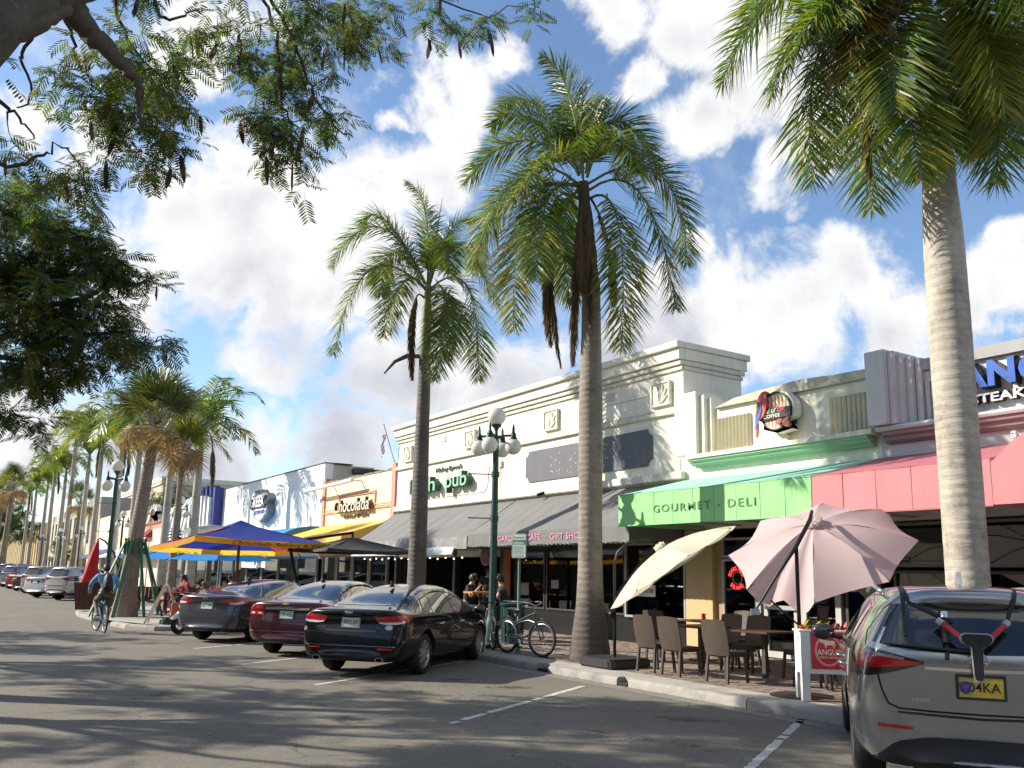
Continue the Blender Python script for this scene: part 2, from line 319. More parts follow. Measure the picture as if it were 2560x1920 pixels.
for x_, y_, s_ in ((7.3, 11.2, .8), (6.9, 9.6, .6), (7.6, 7.9, .9), (6.2, 7.6, .5), (4.0, 9.6, .7), (7.0, 12.4, .6), (3.0, 6.2, .6), (5.2, 11.0, .45), (6.4, 16.3, .7), (2.6, 12.5, .8)):
    o_ = MB().add([(1.2*math.cos(a_), 1.2*math.sin(a_), 0) for a_ in np.linspace(0, 2*math.pi, 25)[:-1]], [tuple(range(24))]).build('oil_stain', STAIN, loc=(x_, y_, .0028), rot=(0, 0, x_*9)); o_.scale = (s_, s_*.7, 1); tag(o_, kind='structure')
# sidewalk slab, bulb-out and kerbs
KX = 8.95
slab = MB(); slab.box(KX+.16, 14.6, -20, 150, -.05, .13)
slab.add([(KX+.16,25.9,.1255),(KX+.16,40,.1255),(4.35,35.6,.1255),(4.05,33.4,.1255),(4.25,28.0,.1255),(5.2,24.9,.1255)],[(0,1,2,3,4,5)])
slab.box(KX+.16, 14.6, 150, 400, -.05, .13)
tag(slab.build('sidewalk', CONC), kind='structure')
ns = ground_sheet('median', -40, -9, -30, 420, .13, mat('median grass', (.06, .075, .025), .95, bump=.6, bscale=30))
kerb_root = tag(obj('kerb', None, loc=(KX, 0, 0)), kind='structure')
def kerb_run(path, seg=1.8, first=0):
    """cast kerb pieces along a polyline, with open joints between them"""
    pts = [Vector(p) for p in path]; out = []
    for a, b in zip(pts, pts[1:]):
        L = (b-a).length; n = max(1, round(L/seg)); d = (b-a)/L; nn = Vector((d.y, -d.x, 0))
        for k in range(n):
            j = .018
            p, q = a+d*(L*k/n+j), a+d*(L*(k+1)/n-j*.2)
            out.append((p, q, nn))
    for p, q, nn in out:
        b = MB(); zj = random.uniform(-.006, .006)
        prof = [(0, -.05), (.0, .085), (.018, .115), (.05, .132+zj), (.17, .134+zj), (.17, -.05)]
        vs = [(*(e-nn*o_).xy, z) for e in (p, q) for o_, z in prof]; n = len(prof)
        b.add(vs, [tuple(range(n)), tuple(range(2*n-1, n-1, -1))]+[(i, i+n, (i+1) % n+n, (i+1) % n) for i in range(n)])
        b.build('kerb_stone', CONC2, kerb_root, world=True, smooth=True)
kerb_run([(KX, y, 0) for y in (24.6, 15.5, 12.95)][::1], 1.75)
kerb_run([(KX, 12.6, 0), (KX, 10.75, 0)], 1.6)
kerb_run([(KX, 10.5, 0), (KX, -6, 0)], 2.4)
kerb_run([(5.45, 24.75, 0), (KX, 26.2, 0)][::-1], 1.9)
kerb_run([(5.45, 24.75, 0), (4.9, 25.0, 0), (4.35, 26.0, 0), (4.15, 27.3, 0)][::-1], .8)
kerb_run([(4.05, 29.9, 0), (3.95, 32.5, 0), (4.1, 34.6, 0), (4.6, 35.7, 0), (KX, 39, 0)][::-1], 1.6)
# gutter pan
ground_sheet('gutter', KX-.32, KX, -6, 24.6, .004, mat('gutter concrete', (.20, .19, .17), .9, var=.2, vscale=3, dirt=((.07, .066, .06), 3, .85), bump=.3))
# joints/drain notch blocks
b = MB(); b.box(KX+.01, KX+.17, 12.62, 12.93, -.02, .05); b.box(KX+.01, KX+.17, 10.52, 10.73, -.02, .05)
tag(b.build('kerb_drain', mat('dark drain', (.02, .02, .02), .95)), kind='structure')
# block pavers: the nearest singly, the rest joined
PAV = [mat('paver %s' % k, c, .88, var=.22, vscale=14, bump=.35, bscale=90) for k, c in (('tan', (.27, .20, .16)), ('grey', (.23, .20, .18)), ('brown', (.20, .135, .105)))]
def pavers():
    root = tag(obj('paving', None, loc=(11.5, 9, .13)), kind='structure')
    me = []
    for m in PAV:
        b = MB(); e = .096; f = .046; h = .012
        b.box(-e, e, -f, f, -.02, h-.003); b.add([(-e+.004,-f+.004,h),(e-.004,-f+.004,h),(e-.004,f-.004,h),(-e+.004,f-.004,h)], [(0,1,2,3)])
        o = b.build('brick', m); me.append(o.data); bpy.data.objects.remove(o)
    rest = MB(); rng = random.Random(5); cells = []
    nx, ny = 24, 110; P = .2
    for i in range(nx):
        for j in range(ny):
            for h in (0, 1):
                x = 9.62+i*P+.1; y = 3.2+j*.2+h*.1+.05
                if (i+j) % 2: cx, cy, rz = 9.62+i*P+(.05 if h else .15), 3.2+j*.2+.1, math.pi/2
                else: cx, cy, rz = x, y, 0
                if x > 13.9 or y > 24: continue
                if abs(cx-10.32) < .62 and (abs(cy-13.15) < .75 or abs(cy-5.85) < .75 or abs(cy-20.4) < .75): continue
                if i == 0: cx += 0
                cells.append((cx*cx+cy*cy, cx, cy, rz))
    cells.sort()
    vis = [c for c in cells if c[2] > .78*c[1]-1.2]
    near = set(id(c) for c in vis[:300])
    for c in cells:
        dz = rng.uniform(-.004, .003); k = rng.randrange(3) if rng.random() < .8 else 0
        if id(c) in near:
            o = obj('brick', me[k], root, loc=(c[1]-11.5, c[2]-9, dz), rot=(0, 0, c[3]+rng.uniform(-.02, .02)))
        else:
            e, f = (.096, .046) if c[3] == 0 else (.046, .096); z = .138+dz
            rest.add([(c[1]-e,c[2]-f,z-.02),(c[1]+e,c[2]-f,z-.02),(c[1]+e,c[2]+f,z-.02),(c[1]-e,c[2]+f,z-.02),(c[1]-e,c[2]-f,z),(c[1]+e,c[2]-f,z),(c[1]+e,c[2]+f,z),(c[1]-e,c[2]+f,z)], [(4,5,6,7),(0,1,5,4),(1,2,6,5),(2,3,7,6),(3,0,4,7)], k)
    tag(rest.build('bricks', PAV, root, world=True, recalc=False), kind='stuff')
pavers()
tag(MB().box(9.6, 14.0, 3.0, 24.2, .10, .134).build('sand_joints', mat('joint sand', (.12, .10, .08), .95)), kind='structure')

# ================================================================== buildings on the far pavement
FX = 14.0
CREAM = mat('cream stucco', (.80, .765, .65), .85, var=.05, vscale=1.5, bump=.12, bscale=35, dirt=((.55, .51, .42), 1.1, .6), streak=.26)
CREAMT = mat('cream trim', (.68, .65, .54), .85, var=.06, vscale=2, bump=.1, bscale=35, dirt=((.36, .33, .26), 1.5, .65), streak=.4)
CREAM2 = mat('pale yellow stucco', (.80, .76, .64), .85, var=.05, vscale=1.5, bump=.12, bscale=35, dirt=((.5, .46, .36), 1.0, .6), streak=.26)
SHADEW = mat('shade-grey stucco', (.57, .58, .57), .85, var=.06, vscale=1.3, bump=.12, bscale=35, streak=.12)  # shade on the pale steakhouse wall is put into this grey
WHITEW = mat('white stucco', (.82, .82, .80), .85, var=.03, vscale=1.2, bump=.1, bscale=35, streak=.08)
PLUM = mat('plum grey moulding', (.27, .20, .20), .7, var=.08, vscale=2)
MOSS = mat('moss green moulding', (.27, .43, .27), .7, var=.14, vscale=3, dirt=((.25, .3, .18), 3, .6))
ROOFG = mat('roof felt', (.10, .10, .10), .9, var=.1)
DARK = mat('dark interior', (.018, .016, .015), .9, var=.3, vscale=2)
DKFRAME = mat('dark bronze frame', (.035, .032, .03), .5, var=.1)
ALU = mat('grey aluminium frame', (.36, .37, .36), .45, .3, var=.06)
GL1 = glass('shop glass')
GREENC = mat('lime green canvas', (.31, .67, .27), .75, streak=.22, var=.05, vscale=3, bump=.06, bscale=25, dirt=((.18, .36, .15), 3, .3), trans=.12)
GREENT = mat('faded green canvas', (.34, .66, .50), .75, var=.09, vscale=2.2, bump=.06, bscale=25, dirt=((.12, .3, .2), 3, .5), trans=.1)
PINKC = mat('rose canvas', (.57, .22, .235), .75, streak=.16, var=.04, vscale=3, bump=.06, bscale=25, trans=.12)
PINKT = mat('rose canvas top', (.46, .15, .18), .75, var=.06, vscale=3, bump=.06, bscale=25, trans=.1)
GREYC = mat('charcoal canvas', (.155, .153, .153), .75, streak=.12, var=.08, vscale=1.6, bump=.1, bscale=14, dirt=((.17, .17, .17), 1.5, .4), trans=.03)
SEAM = {k: mat(k+' seam', c, .8) for k, c in (('green', (.20, .50, .24)), ('pink', (.40, .12, .14)), ('grey', (.05, .05, .05)))}

def wallbox(b, y0, y1, z0, z1, x0=FX, x1=FX+.35, m=0): return b.box(x0, x1, y0, y1, z0, z1, m)
def building(name, label, loc, cat='building'): return thing(name, label, cat, loc)

# ---------------------------------------------- long cream building with stepped cornice
B = building('shop_building', 'long cream two-tone building with stepped cornice, leaf medallions and a dark grey blank sign panel', (FX, 22, 0))
b = MB(); wallbox(b, 14.39, 29.66, 2.2, 6.94); b.box(FX+.351, 15.95, 14.39, 14.72, 3.6, 6.94); b.box(15.65, 15.95, 14.722, 29.36, 3.6, 6.94); b.box(FX+.351, 15.95, 29.362, 29.66, 3.6, 6.94)
b.build('wall', CREAM, B, world=True)
MB().box(14.3, 15.7, 14.7, 29.4, 5.9, 5.99).build('roof', ROOFG, B, world=True)
for z0, z1, d in ((6.97, 7.12, .26), (6.70, 6.966, .17), (6.575, 6.69, .11), (6.46, 6.565, .055)):
    b = MB(); b.box(FX-d, FX-.002, 14.39-d*.35, 29.66+d*.6, z0, z1); b.box(FX-.002, 15.95+d, 14.39-d*.35, 14.388, z0, z1)
    if z0 > 6.9: b.box(FX-.002, 16.1, 14.39, 29.66, z0, z1)
    b.build('cornice', CREAMT if z0 < 6.6 else CREAM, B, world=True, bevel=.012)
MB().box(FX-.09, FX-.002, 14.36, 29.68, 5.44, 5.55).box(FX-.05, FX-.002, 14.37, 29.67, 5.56, 5.60).build('band', CREAMT, B, world=True, bevel=.01)
MB().box(FX-.14, FX-.002, 14.34, 29.66, 3.88, 4.07).build('ledge', CREAMT, B, world=True, bevel=.02)
SEAMD = mat('stucco joint', (.30, .28, .23), .9)
MB().box(FX-.004, FX-.001, 14.4, 29.6, 6.01, 6.022).build('joint', SEAMD, B, world=True)
def medallion(y):
    m = MB(); m.box(FX-.06, FX-.002, y-.33, y+.33, 5.69, 6.28)
    for a, c, d, e in ((-.33, .33, 5.69, 5.735), (-.33, .33, 6.235, 6.28), (-.33, -.285, 5.735, 6.235), (.285, .33, 5.735, 6.235)): m.box(FX-.095, FX-.06, y+a, y+c, d, e)
    o = m.build('medallion', CREAM, B, world=True, bevel=.006)
    lf = MB()
    for s in (-1, 1):
        for (a0, a1, h, w) in ((.02, .10, .42, .05), (.05, .22, .33, .055), (.07, .25, .16, .05)):
            z0 = 5.77
            pts = [(y+s*(a0+(a1-a0)*t**1.5), z0+h*t) for t in np.linspace(0, 1, 7)]
            L = [(p[0]-w*math.sin(math.pi*t)*.6, p[1]) for p, t in zip(pts, np.linspace(.05, .98, 7))]; Rr = [(p[0]+w*math.sin(math.pi*t)*.6, p[1]) for p, t in zip(pts, np.linspace(.05, .98, 7))]
            lf.prism(L+Rr[::-1], FX-.10, FX-.058, 'x')
    lf.prism([(y-.03, 5.76), (y+.03, 5.76), (y+.045, 5.95), (y, 6.2), (y-.045, 5.95)], FX-.10, FX-.058, 'x')
    lf.build('leaf_relief', CREAM, o)
for y in (15.1, 19.62, 24.15, 28.72): medallion(y)
pan = MB(); c = .16
def notch(y0, y1, z0, z1, c):
    p = []
    for cy, cz, a0 in ((y0, z0, 0), (y1, z0, 90), (y1, z1, 180), (y0, z1, 270)):
        q = [(cy+c*math.cos(R(a0+90-t)), cz+c*math.sin(R(a0+90-t))) for t in (0, 22, 45, 68, 90)]
        p += q
    return p
pan.prism(notch(15.45, 20.9, 4.3, 5.2, c), FX-.035, FX-.002, 'x')
PANEL = mat('dark grey sign board', (.10, .10, .115), .6, var=.08, vscale=2.5, dirt=((.14, .14, .15), 2, .4))
sp = pan.build('sign_panel', PANEL, B, world=True)
rng = random.Random(11); dots = MB()
for cx in (19.55, 19.3, 18.75, 18.4, 18.1, 17.3, 17.15, 16.95, 16.8):
    for k in range(rng.randint(3, 7)):
        dots.lathe([(.0, -.006), (.013, -.004), (.013, 0)], (FX-.036, cx+rng.uniform(-.1, .1), 4.42+rng.random()*.6), 6, 'x')
tag(dots.build('bolt_holes', mat('white dot', (.8, .8, .78), .6), sp), kind='stuff')
MB().tube([(FX-.002, 19.75, 3.98), (FX-.30, 19.9, 3.86)], .05, 10).build('vent_nozzle', DARK, B, world=True)
MB().tube([(FX-.03, 22.3, 3.86), (FX-.03, 22.3, 4.9)], .015, 6).box(FX-.07, FX-.002, 22.2, 22.4, 4.9, 5.08).build('conduit', CREAMT, B, world=True)
for y_ in (16.9, 25.9): MB().box(FX-.03, FX-.002, y_, y_+.34, 6.13, 6.33).build('vent_grille', CREAMT, B, world=True)
MB().tube([(FX-.02, 14.52, 3.9), (FX-.02, 14.52, 5.42)], .012, 5).build('conduit', CREAMT, B, world=True)
# green pub lettering
IG = mat('pub letter green', (.22, .46, .30), .5, var=.08); IGD = mat('pub letter edge', (.03, .08, .05), .6)
sg_ = thing('pub_sign', 'raised green letters reading Irish pub with small dark lettering above', 'sign', (FX, 26, 4.3))
for w, y0, wd in (('Irish', 28.1, 2.02), ('pub', 25.35, 1.42)):
    text('letters', w, IGD, (FX-.06, y0, 4.30 if w == 'pub' else 4.42), wd, .66 if w == 'pub' else .52, sg_, depth=.20, bold=.022, world=True)
    text('letter_face', w, IG, (FX-.262, y0-.01, 4.31 if w == 'pub' else 4.43), wd-.02, .64 if w == 'pub' else .50, sg_, depth=.02, bold=.01, world=True)
text('letters', "Mickey Byrne's", mat('pub small letters', (.10, .13, .09), .6), (FX-.01, 26.5, 5.04), 1.8, .21, sg_, depth=.04, world=True, shear=.1)
b = MB(); b.box(FX-.02, FX-.002, 23.3, 28.9, 4.2, 4.215); b.tube([(FX-.012, 23.3, 4.208), (FX-.012, 23.12, 4.27), (FX-.012, 23.05, 4.42), (FX-.012, 22.98, 5.0)], .009, 5)
b.build('underline', mat('thin grey line', (.25, .27, .22), .6), sg_, world=True)

# ---------------------------------------------- cream deli building
D = building('shop_building', 'low pale yellow building with fluted panels and a green-edged ledge above the green awning', (FX, 11.8, 0))
b = MB(); wallbox(b, 9.35, 14.386, 2.72, 5.36)
b.build('wall', CREAM2, D, world=True)
b = MB()
ys = [9.35, 10.2, 11.0, 12.13, 12.78, 13.35]; zs = [5.53, 5.55, 5.6, 5.55, 5.50, 5.37]
for (y0, z0), (y1, z1) in zip(zip(ys, zs), list(zip(ys, zs))[1:]):
    b.add([(FX-.10,y0,5.37),(FX+.35,y0,5.37),(FX+.35,y1,5.37),(FX-.10,y1,5.37),(FX-.10,y0,z0),(FX+.35,y0,z0),(FX+.35,y1,z1+.001),(FX-.10,y1,z1+.001)], [(0,1,5,4),(1,2,6,5),(2,3,7,6),(3,0,4,7),(4,5,6,7),(0,3,2,1)])
b.build('parapet', mat('weathered coping', (.55, .51, .41), .85, var=.15, vscale=4, dirt=((.2, .18, .14), 3.5, .8), streak=.3), D, world=True)
MB().box(FX-.30, FX+.35, 13.70, 14.386, 4.372, 5.79).build('pier', CREAM2, D, world=True, bevel=.01)
MB().box(FX-.20, FX+.35, 13.54, 13.698, 4.372, 5.70).box(FX-.10, FX+.3, 13.42, 13.538, 4.372, 5.62).build('pier_step', CREAM2, D, world=True, bevel=.01)
FL = mat('fluted panel', (.66, .62, .48), .85, var=.06)
def flutes(y0, y1, z0, z1, n, m, par):
    w = (y1-y0)/n; first = None
    for k in range(n):
        y = y0+w*(k+.5); f = MB()
        f.prism([(FX-.002, y-w*.36), (FX-.05, y-w*.30), (FX-.085, y), (FX-.05, y+w*.30), (FX-.002, y+w*.36)], z0, z1, 'z')
        f.build('flute', m, par, world=True)
flutes(12.36, 13.37, 4.38, 5.13, 10, FL, D); flutes(9.40, 10.43, 4.38, 5.12, 10, FL, D)
def ledge(y0, y1, mats, par):
    b = MB()
    b.prism([(FX-.34, 4.27), (FX-.34, 4.34), (FX-.30, 4.37), (FX-.002, 4.37), (FX-.002, 4.27)], y0-.06, y1+.06, 'y', 0)
    b.prism([(FX-.30, 4.268), (FX-.30, 4.225), (FX-.25, 4.20), (FX-.22, 4.15), (FX-.14, 4.11), (FX-.12, 4.08), (FX-.002, 4.08), (FX-.002, 4.268)], y0+.05, y1-.05 if y1 > 12 else y1, 'y', 1)
    b.build('ledge', mats, par, world=True)
ledge(9.40, 13.95, [CREAMT, MOSS], D)
# ---------------------------------------------- steakhouse building, pale walls tinted grey for shade
A = building('shop_building', 'shade-grey stucco steakhouse building with stepped pier, fluted panel and plum moulding', (FX, 5, 0))
b = MB(); wallbox(b, -3.0, 9.346, 2.72, 5.30); b.build('wall', SHADEW, A, world=True)
MB().box(FX-.09, FX+.36, -3.0, 8.45, 5.302, 5.50).build('coping', mat('grey coping', (.33, .34, .34), .85, var=.1), A, world=True)
MB().box(FX-.42, FX+.55, 8.95, 9.344, 4.39, 5.74).build('pier', SHADEW, A, world=True, bevel=.012)
for k, (y0, d, z) in enumerate(((8.83, .33, 5.70), (8.72, .24, 5.64), (8.60, .15, 5.58), (8.47, .07, 5.54))):
    MB().box(FX-d, FX+.4, y0, y0+.118, 4.39, z).build('pier_step', SHADEW, A, world=True, bevel=.008)
flutes(7.75, 8.45, 4.38, 5.11, 6, SHADEW, A); flutes(4.3, 5.3, 4.38, 5.11, 9, SHADEW, A)
b = MB()
b.prism([(FX-.30, 4.29), (FX-.33, 4.33), (FX-.30, 4.375), (FX-.002, 4.375), (FX-.002, 4.29)], -3, 9.27, 'y', 0)
b.prism([(FX-.26, 4.288), (FX-.24, 4.22), (FX-.17, 4.19), (FX-.15, 4.13), (FX-.08, 4.09), (FX-.002, 4.08), (FX-.002, 4.288)], -3, 9.2, 'y', 1)
b.build('ledge', [SHADEW, PLUM], A, world=True)
AS = thing('restaurant_sign', 'large blue channel letters ANGUS over white STEAK HOUSE letters on shade-grey wall', 'sign', (FX, 6.3, 4.5))
BL = mat('glossy blue acrylic', (.03, .10, .42), .25, var=.25, vscale=4, coat=.5); BK = mat('letter return black', (.012, .012, .014), .4); WH = mat('white acrylic', (.80, .80, .80), .35, var=.03)
text('letters', 'ANGUS', BK, (FX-.02, 7.78, 4.775), 2.22, .46, AS, depth=.16, bold=.06, world=True, spacing=1.10)
text('letter_face', 'ANGUS', BL, (FX-.182, 7.765, 4.79), 2.19, .43, AS, depth=.02, bold=.045, world=True, spacing=1.10)
text('letters', '- STEAK HOUSE -', BK, (FX-.02, 7.80, 4.545), 2.3, .165, AS, depth=.10, bold=.03, world=True)
text('letter_face', '- STEAK HOUSE -', WH, (FX-.122, 7.79, 4.553), 2.28, .15, AS, depth=.02, bold=.022, world=True)
# wall floodlight bracket
t_ = thing('security_camera', 'small white box camera on the shade-grey wall above the rose awning', 'camera', (FX-.12, 6.96, 3.98))
MB().box(-.05, .05, -.04, .04, -.06, .05).build('housing', mat('white plastic', (.7, .7, .7), .4), t_, bevel=.008)
MB().lathe([(.014, 0), (.014, .006)], (-.057, .01, .01), 8, 'x').build('lens', DARK, t_)
MB().bar((0, -.04, -.03), (.12, -.10, -.03), .02).build('bracket', DKFRAME, t_)

# ---------------------------------------------- parrot coffee sign
P = thing('coffee_sign', 'round striped coffee shop sign with a scarlet macaw, coffee beans and a black name board', 'sign', (FX, 11.45, 4.9))
cab = MB(); poly = [(11.46+.40*math.cos(t)-.0, 4.99+.40*math.sin(t)) for t in np.linspace(R(-60), R(240), 24)]
poly = [(11.87, 4.66), (11.30, 4.56), (11.04, 4.60), (11.0, 4.70)]+[(11.44+.42*math.cos(t), 5.03+.42*math.sin(t)) for t in np.linspace(R(190), R(-10), 20)][::-1][::-1][::-1]
pp = [(11.44+.42*math.cos(t), 5.0+.42*math.sin(t)) for t in np.linspace(R(-20), R(200), 22)]+[(11.80, 4.66), (11.45, 4.55), (11.10, 4.60)]
cab.prism(pp, FX-.30, FX-.08, 'x'); cab.build('cabinet', mat('sign cabinet ivory', (.70, .70, .64), .5), P, world=True, smooth=True)
MB().box(FX-.079, FX-.002, 11.2, 11.7, 4.75, 5.2).build('mount', DKFRAME, P, world=True)
OR_ = mat('sign orange', (.62, .22, .05), .5); WHS = mat('sign white', (.8, .79, .75), .5)
cy, cz, rr = 11.46, 5.0, .36
dk = MB().lathe([(.36, -.006), (.36, 0)], (FX-.301, cy, cz), 36, 'x'); disc = dk.build('disc', WHS, P, world=True)
for k in range(-4, 4):
    yc = cy+k*.088+.02; h = math.sqrt(max(0, .345**2-(abs(yc-cy)+.02)**2))
    if h > .03: MB().box(FX-.312, FX-.308, yc-.022, yc+.022, cz-h, cz+h).build('stripe', OR_, disc)
MB().lathe([(.36, -.03), (.375, -.035), (.395, -.03), (.395, 0), (.36, 0), (.36, -.03)], (FX-.301, cy, cz), 36, 'x').build('ring', BK, P, world=True, smooth=True)
MB().lathe([(.335, -.012), (.345, -.016), (.35, -.012), (.35, 0), (.335, 0), (.335, -.012)], (FX-.308, cy, cz), 36, 'x').build('inner_ring', mat('sign gold', (.55, .5, .25), .4), P, world=True)
nb = MB().prism([(11.84, 4.83), (11.08, 4.86), (11.07, 5.05), (11.83, 5.07)], FX-.36, FX-.31, 'x').build('name_board', BK, P, world=True)
for s_, c_, y0, w in (('Col', (.25, .6, .35), 11.78, .2), ('or', (.75, .75, .7), 11.53, .12), ('OR', (.65, .05, .12), 11.38, .2)):
    text('letters', s_, mat('sign tint %s' % s_, c_, .5), (FX-.365, y0, 4.96), w, .085, nb, depth=.006, bold=.012)
text('letters', 'COFFEE', mat('sign cream', (.8, .76, .6), .5), (FX-.365, 11.74, 4.865), .42, .07, nb, depth=.006, bold=.01)
bird = MB()
bird.prism([(11.66,5.30),(11.60,5.38),(11.66,5.43),(11.74,5.42),(11.82,5.34),(11.88,5.18),(11.91,4.95),(11.90,4.86),(11.80,4.86),(11.70,4.94),(11.64,5.08),(11.62,5.2)], FX-.40, FX-.30, 'x', 0)
bird.prism([(11.83,5.22),(11.76,5.20),(11.74,5.05),(11.80,4.90),(11.89,4.66),(11.925,4.66),(11.91,4.95)], FX-.415, FX-.395, 'x', 1)
bird.prism([(11.88,5.13),(11.845,5.18),(11.83,5.10),(11.87,5.0),(11.90,4.98)], FX-.425, FX-.413, 'x', 2)
bird.prism([(11.90,4.78),(11.85,4.78),(11.87,4.55),(11.90,4.50),(11.92,4.55)], FX-.41, FX-.37, 'x', 0)
bird.prism([(11.65,5.30),(11.60,5.33),(11.61,5.25),(11.65,5.24)], FX-.41, FX-.39, 'x', 3)
bird.build('macaw', [mat('macaw red', (.55, .06, .04), .5), mat('macaw blue', (.05, .08, .32), .5), mat('macaw yellow', (.75, .5, .05), .5), BK], P, world=True, smooth=True)
bn = MB()
for y, z, r_, a in ((11.16, 4.71, .095, .6), (11.33, 4.76, .075, -.4), (11.12, 4.84, .055, .9)):
    q = [(y+r_*1.15*math.cos(t)*math.cos(a)-r_*.75*math.sin(t)*math.sin(a), z+r_*1.15*math.cos(t)*math.sin(a)+r_*.75*math.sin(t)*math.cos(a)) for t in np.linspace(0, 2*math.pi, 14)[:-1]]
    bn.prism(q, FX-.40, FX-.33, 'x')
bn.build('coffee_bean', mat('bean red brown', (.33, .09, .07), .4), P, world=True, bevel=.012)
MB().box(FX-.12, FX-.002, 11.36, 11.46, 4.39, 4.52).build('junction_box', CREAMT, P, world=True)

# ---------------------------------------------- awnings
def strip(b, pts0, pts1, th, m=0):
    """a sheet of cloth between two polylines with some thickness"""
    n = len(pts0); vs = list(pts0)+list(pts1)+[(p[0], p[1], p[2]-th) for p in pts0]+[(p[0], p[1], p[2]-th) for p in pts1]
    fs = []
    for i in range(n-1): fs += [(i, i+1, n+i+1, n+i), (2*n+i, 3*n+i, 3*n+i+1, 2*n+i+1)]
    fs += [(0, n, 3*n, 2*n), (n-1, 3*n-1, 4*n-1, 2*n-1)]
    for i in range(n-1): fs += [(i, 2*n+i, 2*n+i+1, i+1), (n+i, n+i+1, 3*n+i+1, 3*n+i)]
    b.add(vs, fs, m)
def box_awning(name, label, y0, y1, mats, seam, panels, xv=12.0, zt=3.38, zb=2.73, zw=3.86, cap=True):
    t = thing(name, label, 'awning', (xv, (y0+y1)/2, zb))
    ys = [y0+(y1-y0)*k/panels for k in range(panels+1)]
    for a, c in zip(ys, ys[1:]):
        v = MB(); n = 7; rows = []
        for i in range(n):
            yy = a+.004+(c-a-.008)*i/(n-1)
            rows.append([(xv+.003*math.sin(7*yy+z*3), yy, z) for z in np.linspace(zt, zb, 5)])
        for i in range(n-1):
            for j in range(4): v.add([rows[i][j], rows[i+1][j], rows[i+1][j+1], rows[i][j+1]], [(0, 1, 2, 3)])
        v.add([(xv+.03,a+.004,zb),(xv+.03,c-.004,zb),(xv+.03,c-.004,zt-.02),(xv+.03,a+.004,zt-.02)], [(0,1,2,3)])
        v.build('valance_panel', mats[0], t, world=True, smooth='full')
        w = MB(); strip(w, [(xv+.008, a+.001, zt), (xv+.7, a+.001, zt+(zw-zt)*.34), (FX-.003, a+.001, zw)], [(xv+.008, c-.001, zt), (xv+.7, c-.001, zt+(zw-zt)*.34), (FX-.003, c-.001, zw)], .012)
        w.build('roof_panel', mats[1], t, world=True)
    s = MB()
    for y in ys[1:-1]: s.box(xv-.006, xv+.002, y-.005, y+.005, zb, zt)
    s.box(xv-.006, xv+.002, y0, y1, zt-.012, zt+.008); s.box(xv-.006, xv+.034, y0, y1, zb-.02, zb)
    s.build('seam', seam, t, world=True)
    if cap:
        for ye, sgn in ((y0, -1), (y1, 1)):
            e = MB(); e.prism([(xv+.006, zb), (xv+.006, zt), (FX-.004, zw), (FX-.004, zb)], ye-(.0 if sgn > 0 else .0), ye+sgn*.012, 'y'); e.build('end_panel', mats[0], t, world=True)
    f = MB()
    for y in ys[::2]: f.bar((xv+.06, y, zb+.04), (FX-.05, y, zb+.04), .035); f.bar((xv+.06, y, zb+.04), (xv+.06, y, zt-.05), .03)
    f.bar((xv+.06, y0, zb+.04), (xv+.06, y1, zb+.04), .035); f.build('frame', ALU, t, world=True)
    return t
GA = box_awning('awning', 'lime green box awning lettered GOURMET - DELI over the deli', 9.37, 14.34, [GREENC, GREENT], SEAM['green'], 9)
STEN = mat('stencil grey letters', (.13, .24, .12), .8, var=.3, vscale=20)
ltr = text('lettering', 'GOURMET - DELI', STEN, (11.988, 13.25, 2.955), 2.68, .155, GA, depth=.004, world=True, spacing=1.25, bold=.005)
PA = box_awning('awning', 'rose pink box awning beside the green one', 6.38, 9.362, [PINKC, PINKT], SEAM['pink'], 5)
# domed entrance part of the rose awning
PD = thing('awning', 'arched rose pink entrance hood at the edge of the steakhouse awning', 'awning', (12, 4.8, 2.73))
pro = [(6.37, 2.73), (6.37, 3.31), (6.09, 3.55), (5.90, 3.68), (5.6, 3.95), (5.3, 4.12), (4.9, 4.2), (4.3, 4.12), (4.0, 3.95), (3.7, 3.68), (3.3, 3.31), (3.3, 2.73)]
v = MB(); v.prism(pro, 11.985, 12.0, 'x'); v.build('valance_panel', PINKC, PD, world=True)
for (y0, z0), (y1, z1) in zip(pro[1:], pro[2:-1]):
    w = MB(); w.add([(12.0,y0,z0),(FX-.004,y0,z0),(FX-.004,y1,z1),(12.0,y1,z1)], [(0,1,2,3)]); w.build('roof_panel', PINKC, PD, world=True)
MB().box(12.0, FX-.01, 6.355, 6.37, 2.73, 3.30).build('end_panel', PINKC, PD, world=True)
s = MB()
for k in range(14):
    a = R(15+k*11); s.tube([(11.98, 4.85+.95*math.cos(a+d_), 3.2+.70*math.sin(a+d_)) for d_ in np.linspace(0, R(11), 3)], .004, 4)
s.build('piping', mat('pale piping', (.75, .45, .45), .7), PD, world=True)
